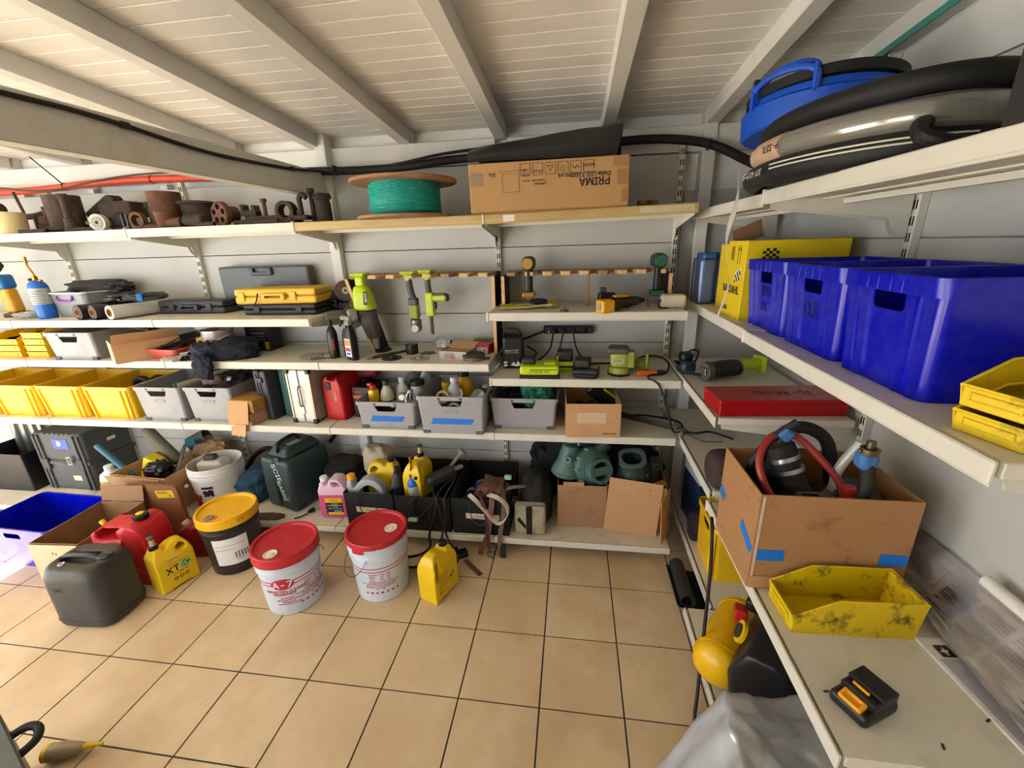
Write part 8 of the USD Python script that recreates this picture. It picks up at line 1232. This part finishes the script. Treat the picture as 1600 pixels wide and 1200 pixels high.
solo('cable', tub([(1.02, 1.20, 0.757), (1.20, 1.24, 0.757), (1.38, 1.16, 0.76), (1.40, 1.02, 0.76), (1.44, 0.96, 0.775), (1.52, 0.98, 0.775), (1.62, 0.93, 0.76)], 0.006, 8), RUBBER, 'black cable lying across the lower shelf corner', 'cable'); solo('cable', tub([(1.40, 0.99, 0.757), (1.46, 0.90, 0.757), (1.56, 0.90, 0.757)], 0.003, 6), plastic('cable_green', '#2f5a43', 0.5), 'thin green cable on the corner shelf', 'cable')
solo('cable', tub([(1.33, 0.28, 0.72), (1.318, 0.22, 0.69), (1.315, 0.18, 0.55), (1.30, 0.12, 0.35), (1.275, 0.03, 0.10), (1.258, -0.03, 0.012), (1.27, -0.12, 0.008), (1.30, -0.2, 0.008)], 0.0065, 8), RUBBER, 'black cable hanging from the worktop down to the tiles', 'cable')
# ================================================================ base shelves on the right
ZR0 = 0.127
yc2 = crate('yellow_crate', 'tall yellow crate on the base shelf in the right corner', 0.30, 0.36, 0.30, (1.655, 0.745, ZR0), -90, YBIN, ribs=(0.40,), top=1.05, handle=0.09)
solo('paper_bag', lump(0.20, 0.22, 0.16, 131, 0.3, 3), plastic('paper_brownish', '#8a6a58', 0.8, 0.2), 'crumpled brown paper filling the tall yellow crate', 'paper', (1.66, 0.75, ZR0 + 0.14))
bx = thing('carton', 'dark blue printed carton deep in the right corner behind the yellow crate', 'cardboard box', (1.60, 1.13, ZR0), 6); part(bx, 'box', cham(0.22, 0.24, 0.30, 0.003), plastic('carton_navy', '#16254a', 0.5, 0.2, 8)); part(bx, 'lid', cham(0.222, 0.242, 0.07, 0.003, z0=0.30), plastic('carton_pale', '#a9b0b8', 0.5)); part(bx, 'emblem', T(ring(0.06, 0.045, 0.001, 28), (0, -0.1205, 0.16), (90, 0, 0)), plastic('emblem_blue', '#3d5a99', 0.5))
solo('bag', lump(0.22, 0.14, 0.18, 133, 0.3, 3), plastic('dark_maroon_bag', '#2b1f22', 0.85, 0.2), 'dark bag on the base shelf left of the yellow crate', 'bag', (1.55, 0.955, ZR0))
solo('lime_cap', rb(0.03, 0.03, 0.05, 0.008), LIME, 'small lime cap beside the dark bag in the corner', 'cap', (1.475, 0.95, ZR0))
co = thing('air_compressor', 'yellow tank air compressor with a black ribbed shroud on the base shelf', 'air compressor', (1.335, 0.045, ZR0), -36)
CY = plastic('compressor_yellow', '#eeb90a', 0.3, 0.05); CB = plastic('compressor_black', '#1d1f24', 0.38, 0.12)
part(co, 'tank', T(lathe([(0, -0.06), (0.05, -0.052), (0.08, -0.03), (0.092, 0), (0.092, 0.27), (0.08, 0.30), (0.05, 0.322), (0, 0.33)], 36), (0, 0.0, 0.115), (-90, 0, 0)), CY); part(co, 'tank_seam', T(ring(0.0935, 0.09, 0.006, 36), (0, 0.005, 0.115), (-90, 0, 0)), CY); part(co, 'tank_seam', T(ring(0.0935, 0.09, 0.006, 36), (0, 0.262, 0.115), (-90, 0, 0)), CY)
part(co, 'foot', cat([T(cham(0.05, 0.03, 0.03, 0.004), (sx, sy, 0)) for sx in (-0.03, 0.12) for sy in (0.03, 0.24)]), RUBBER)
sh = hull([(x, y, z) for y in (-0.10, 0.24) for x, z in ((0.085, 0.02), (0.27, 0.02), (0.29, 0.12), (0.25, 0.30), (0.19, 0.34), (0.10, 0.33), (0.05, 0.215))]); part(co, 'shroud', soft(sh, 0.018, 3), CB)
part(co, 'vent', cat([T(cham(0.085, 0.006, 0.008, 0.001), (0.17, -0.098, 0.05 + 0.016 * q)) for q in range(5)]), plastic('vent_black', '#0c0c0d', 0.6)); part(co, 'vent', cat([T(cham(0.012, 0.10, 0.006, 0.001), (0.185 + 0.016 * q, 0.05, 0.338 - 0.011 * q)) for q in range(5)]), plastic('vent_black', '#0c0c0d'))
part(co, 'gauge_panel', T(ext(Point(0, 0).buffer(0.04, 16), 0.012), (0.058, 0.03, 0.285), (70, 0, -70), (1, 1, 1)), YEL, 'yellow gauge panel'); part(co, 'gauge', T(ring(0.026, 0.0, 0.018, 24), (0.057, 0.03, 0.285), (70, 0, -70)), plastic('gauge_dark', '#2b2a28', 0.3)); part(co, 'regulator', T(rb(0.06, 0.07, 0.05, 0.012), (0.06, 0.17, 0.29)), BLACKP); part(co, 'knob', T(rb(0.045, 0.05, 0.055, 0.008), (0.02, 0.14, 0.235), (0, 0, 20)), plastic('knob_red', '#c5261f', 0.4), 'red knob'); part(co, 'side_label', T(patch(0.05, 0.10), (0.272, -0.03, 0.2), (90, -12, 90)), YEL)
# clear film bag in the lower right foreground
n = 44; U_, V_ = np.meshgrid(np.linspace(0, 1, n), np.linspace(0, 1, n), indexing='ij')
nz = lambda f, sd: meshkit.fbm(np.stack([U_ * f, V_ * f, U_ * 0 + sd], -1), 4, sd) - 0.5
up = np.clip(U_ / 0.34, 0, 1); bk = np.clip(V_ / 0.10, 0, 1)
pz_ = 0.008 + (0.47 * up ** 0.75 * (0.10 + 0.90 * bk ** 0.5) * (1 - 0.10 * V_) + 0.06 * nz(5, 9) * up) 
px_ = 1.10 + 0.13 * up + 0.40 * np.clip((U_ - 0.34) / 0.66, 0, 1) + 0.05 * nz(5, 12) - 0.05 * V_ * (1 - up)
py_ = -0.185 - 0.05 * bk - 0.45 * np.clip((V_ - 0.1) / 0.9, 0, 1) + 0.03 * nz(6, 15)
fbg = thing('plastic_bag', 'large crumpled clear plastic bag on the floor at the lower right below the worktop', 'bag'); part(fbg, 'film', sheet(np.stack([px_, py_, np.maximum(pz_, 0.006)], -1), 0.0015), clearfilm('big_bag_film', (0.95, 0.96, 0.97), 0.10, 0.16, 0.26, (0.72, 0.74, 0.76)))
solo('foam_block', rb(0.34, 0.34, 0.30, 0.03), plastic('foam_pale', '#b9bcbb', 0.8, 0.06), 'pale grey block wrapped inside the large clear plastic bag', 'block', (1.52, -0.47, 0.128), 4)
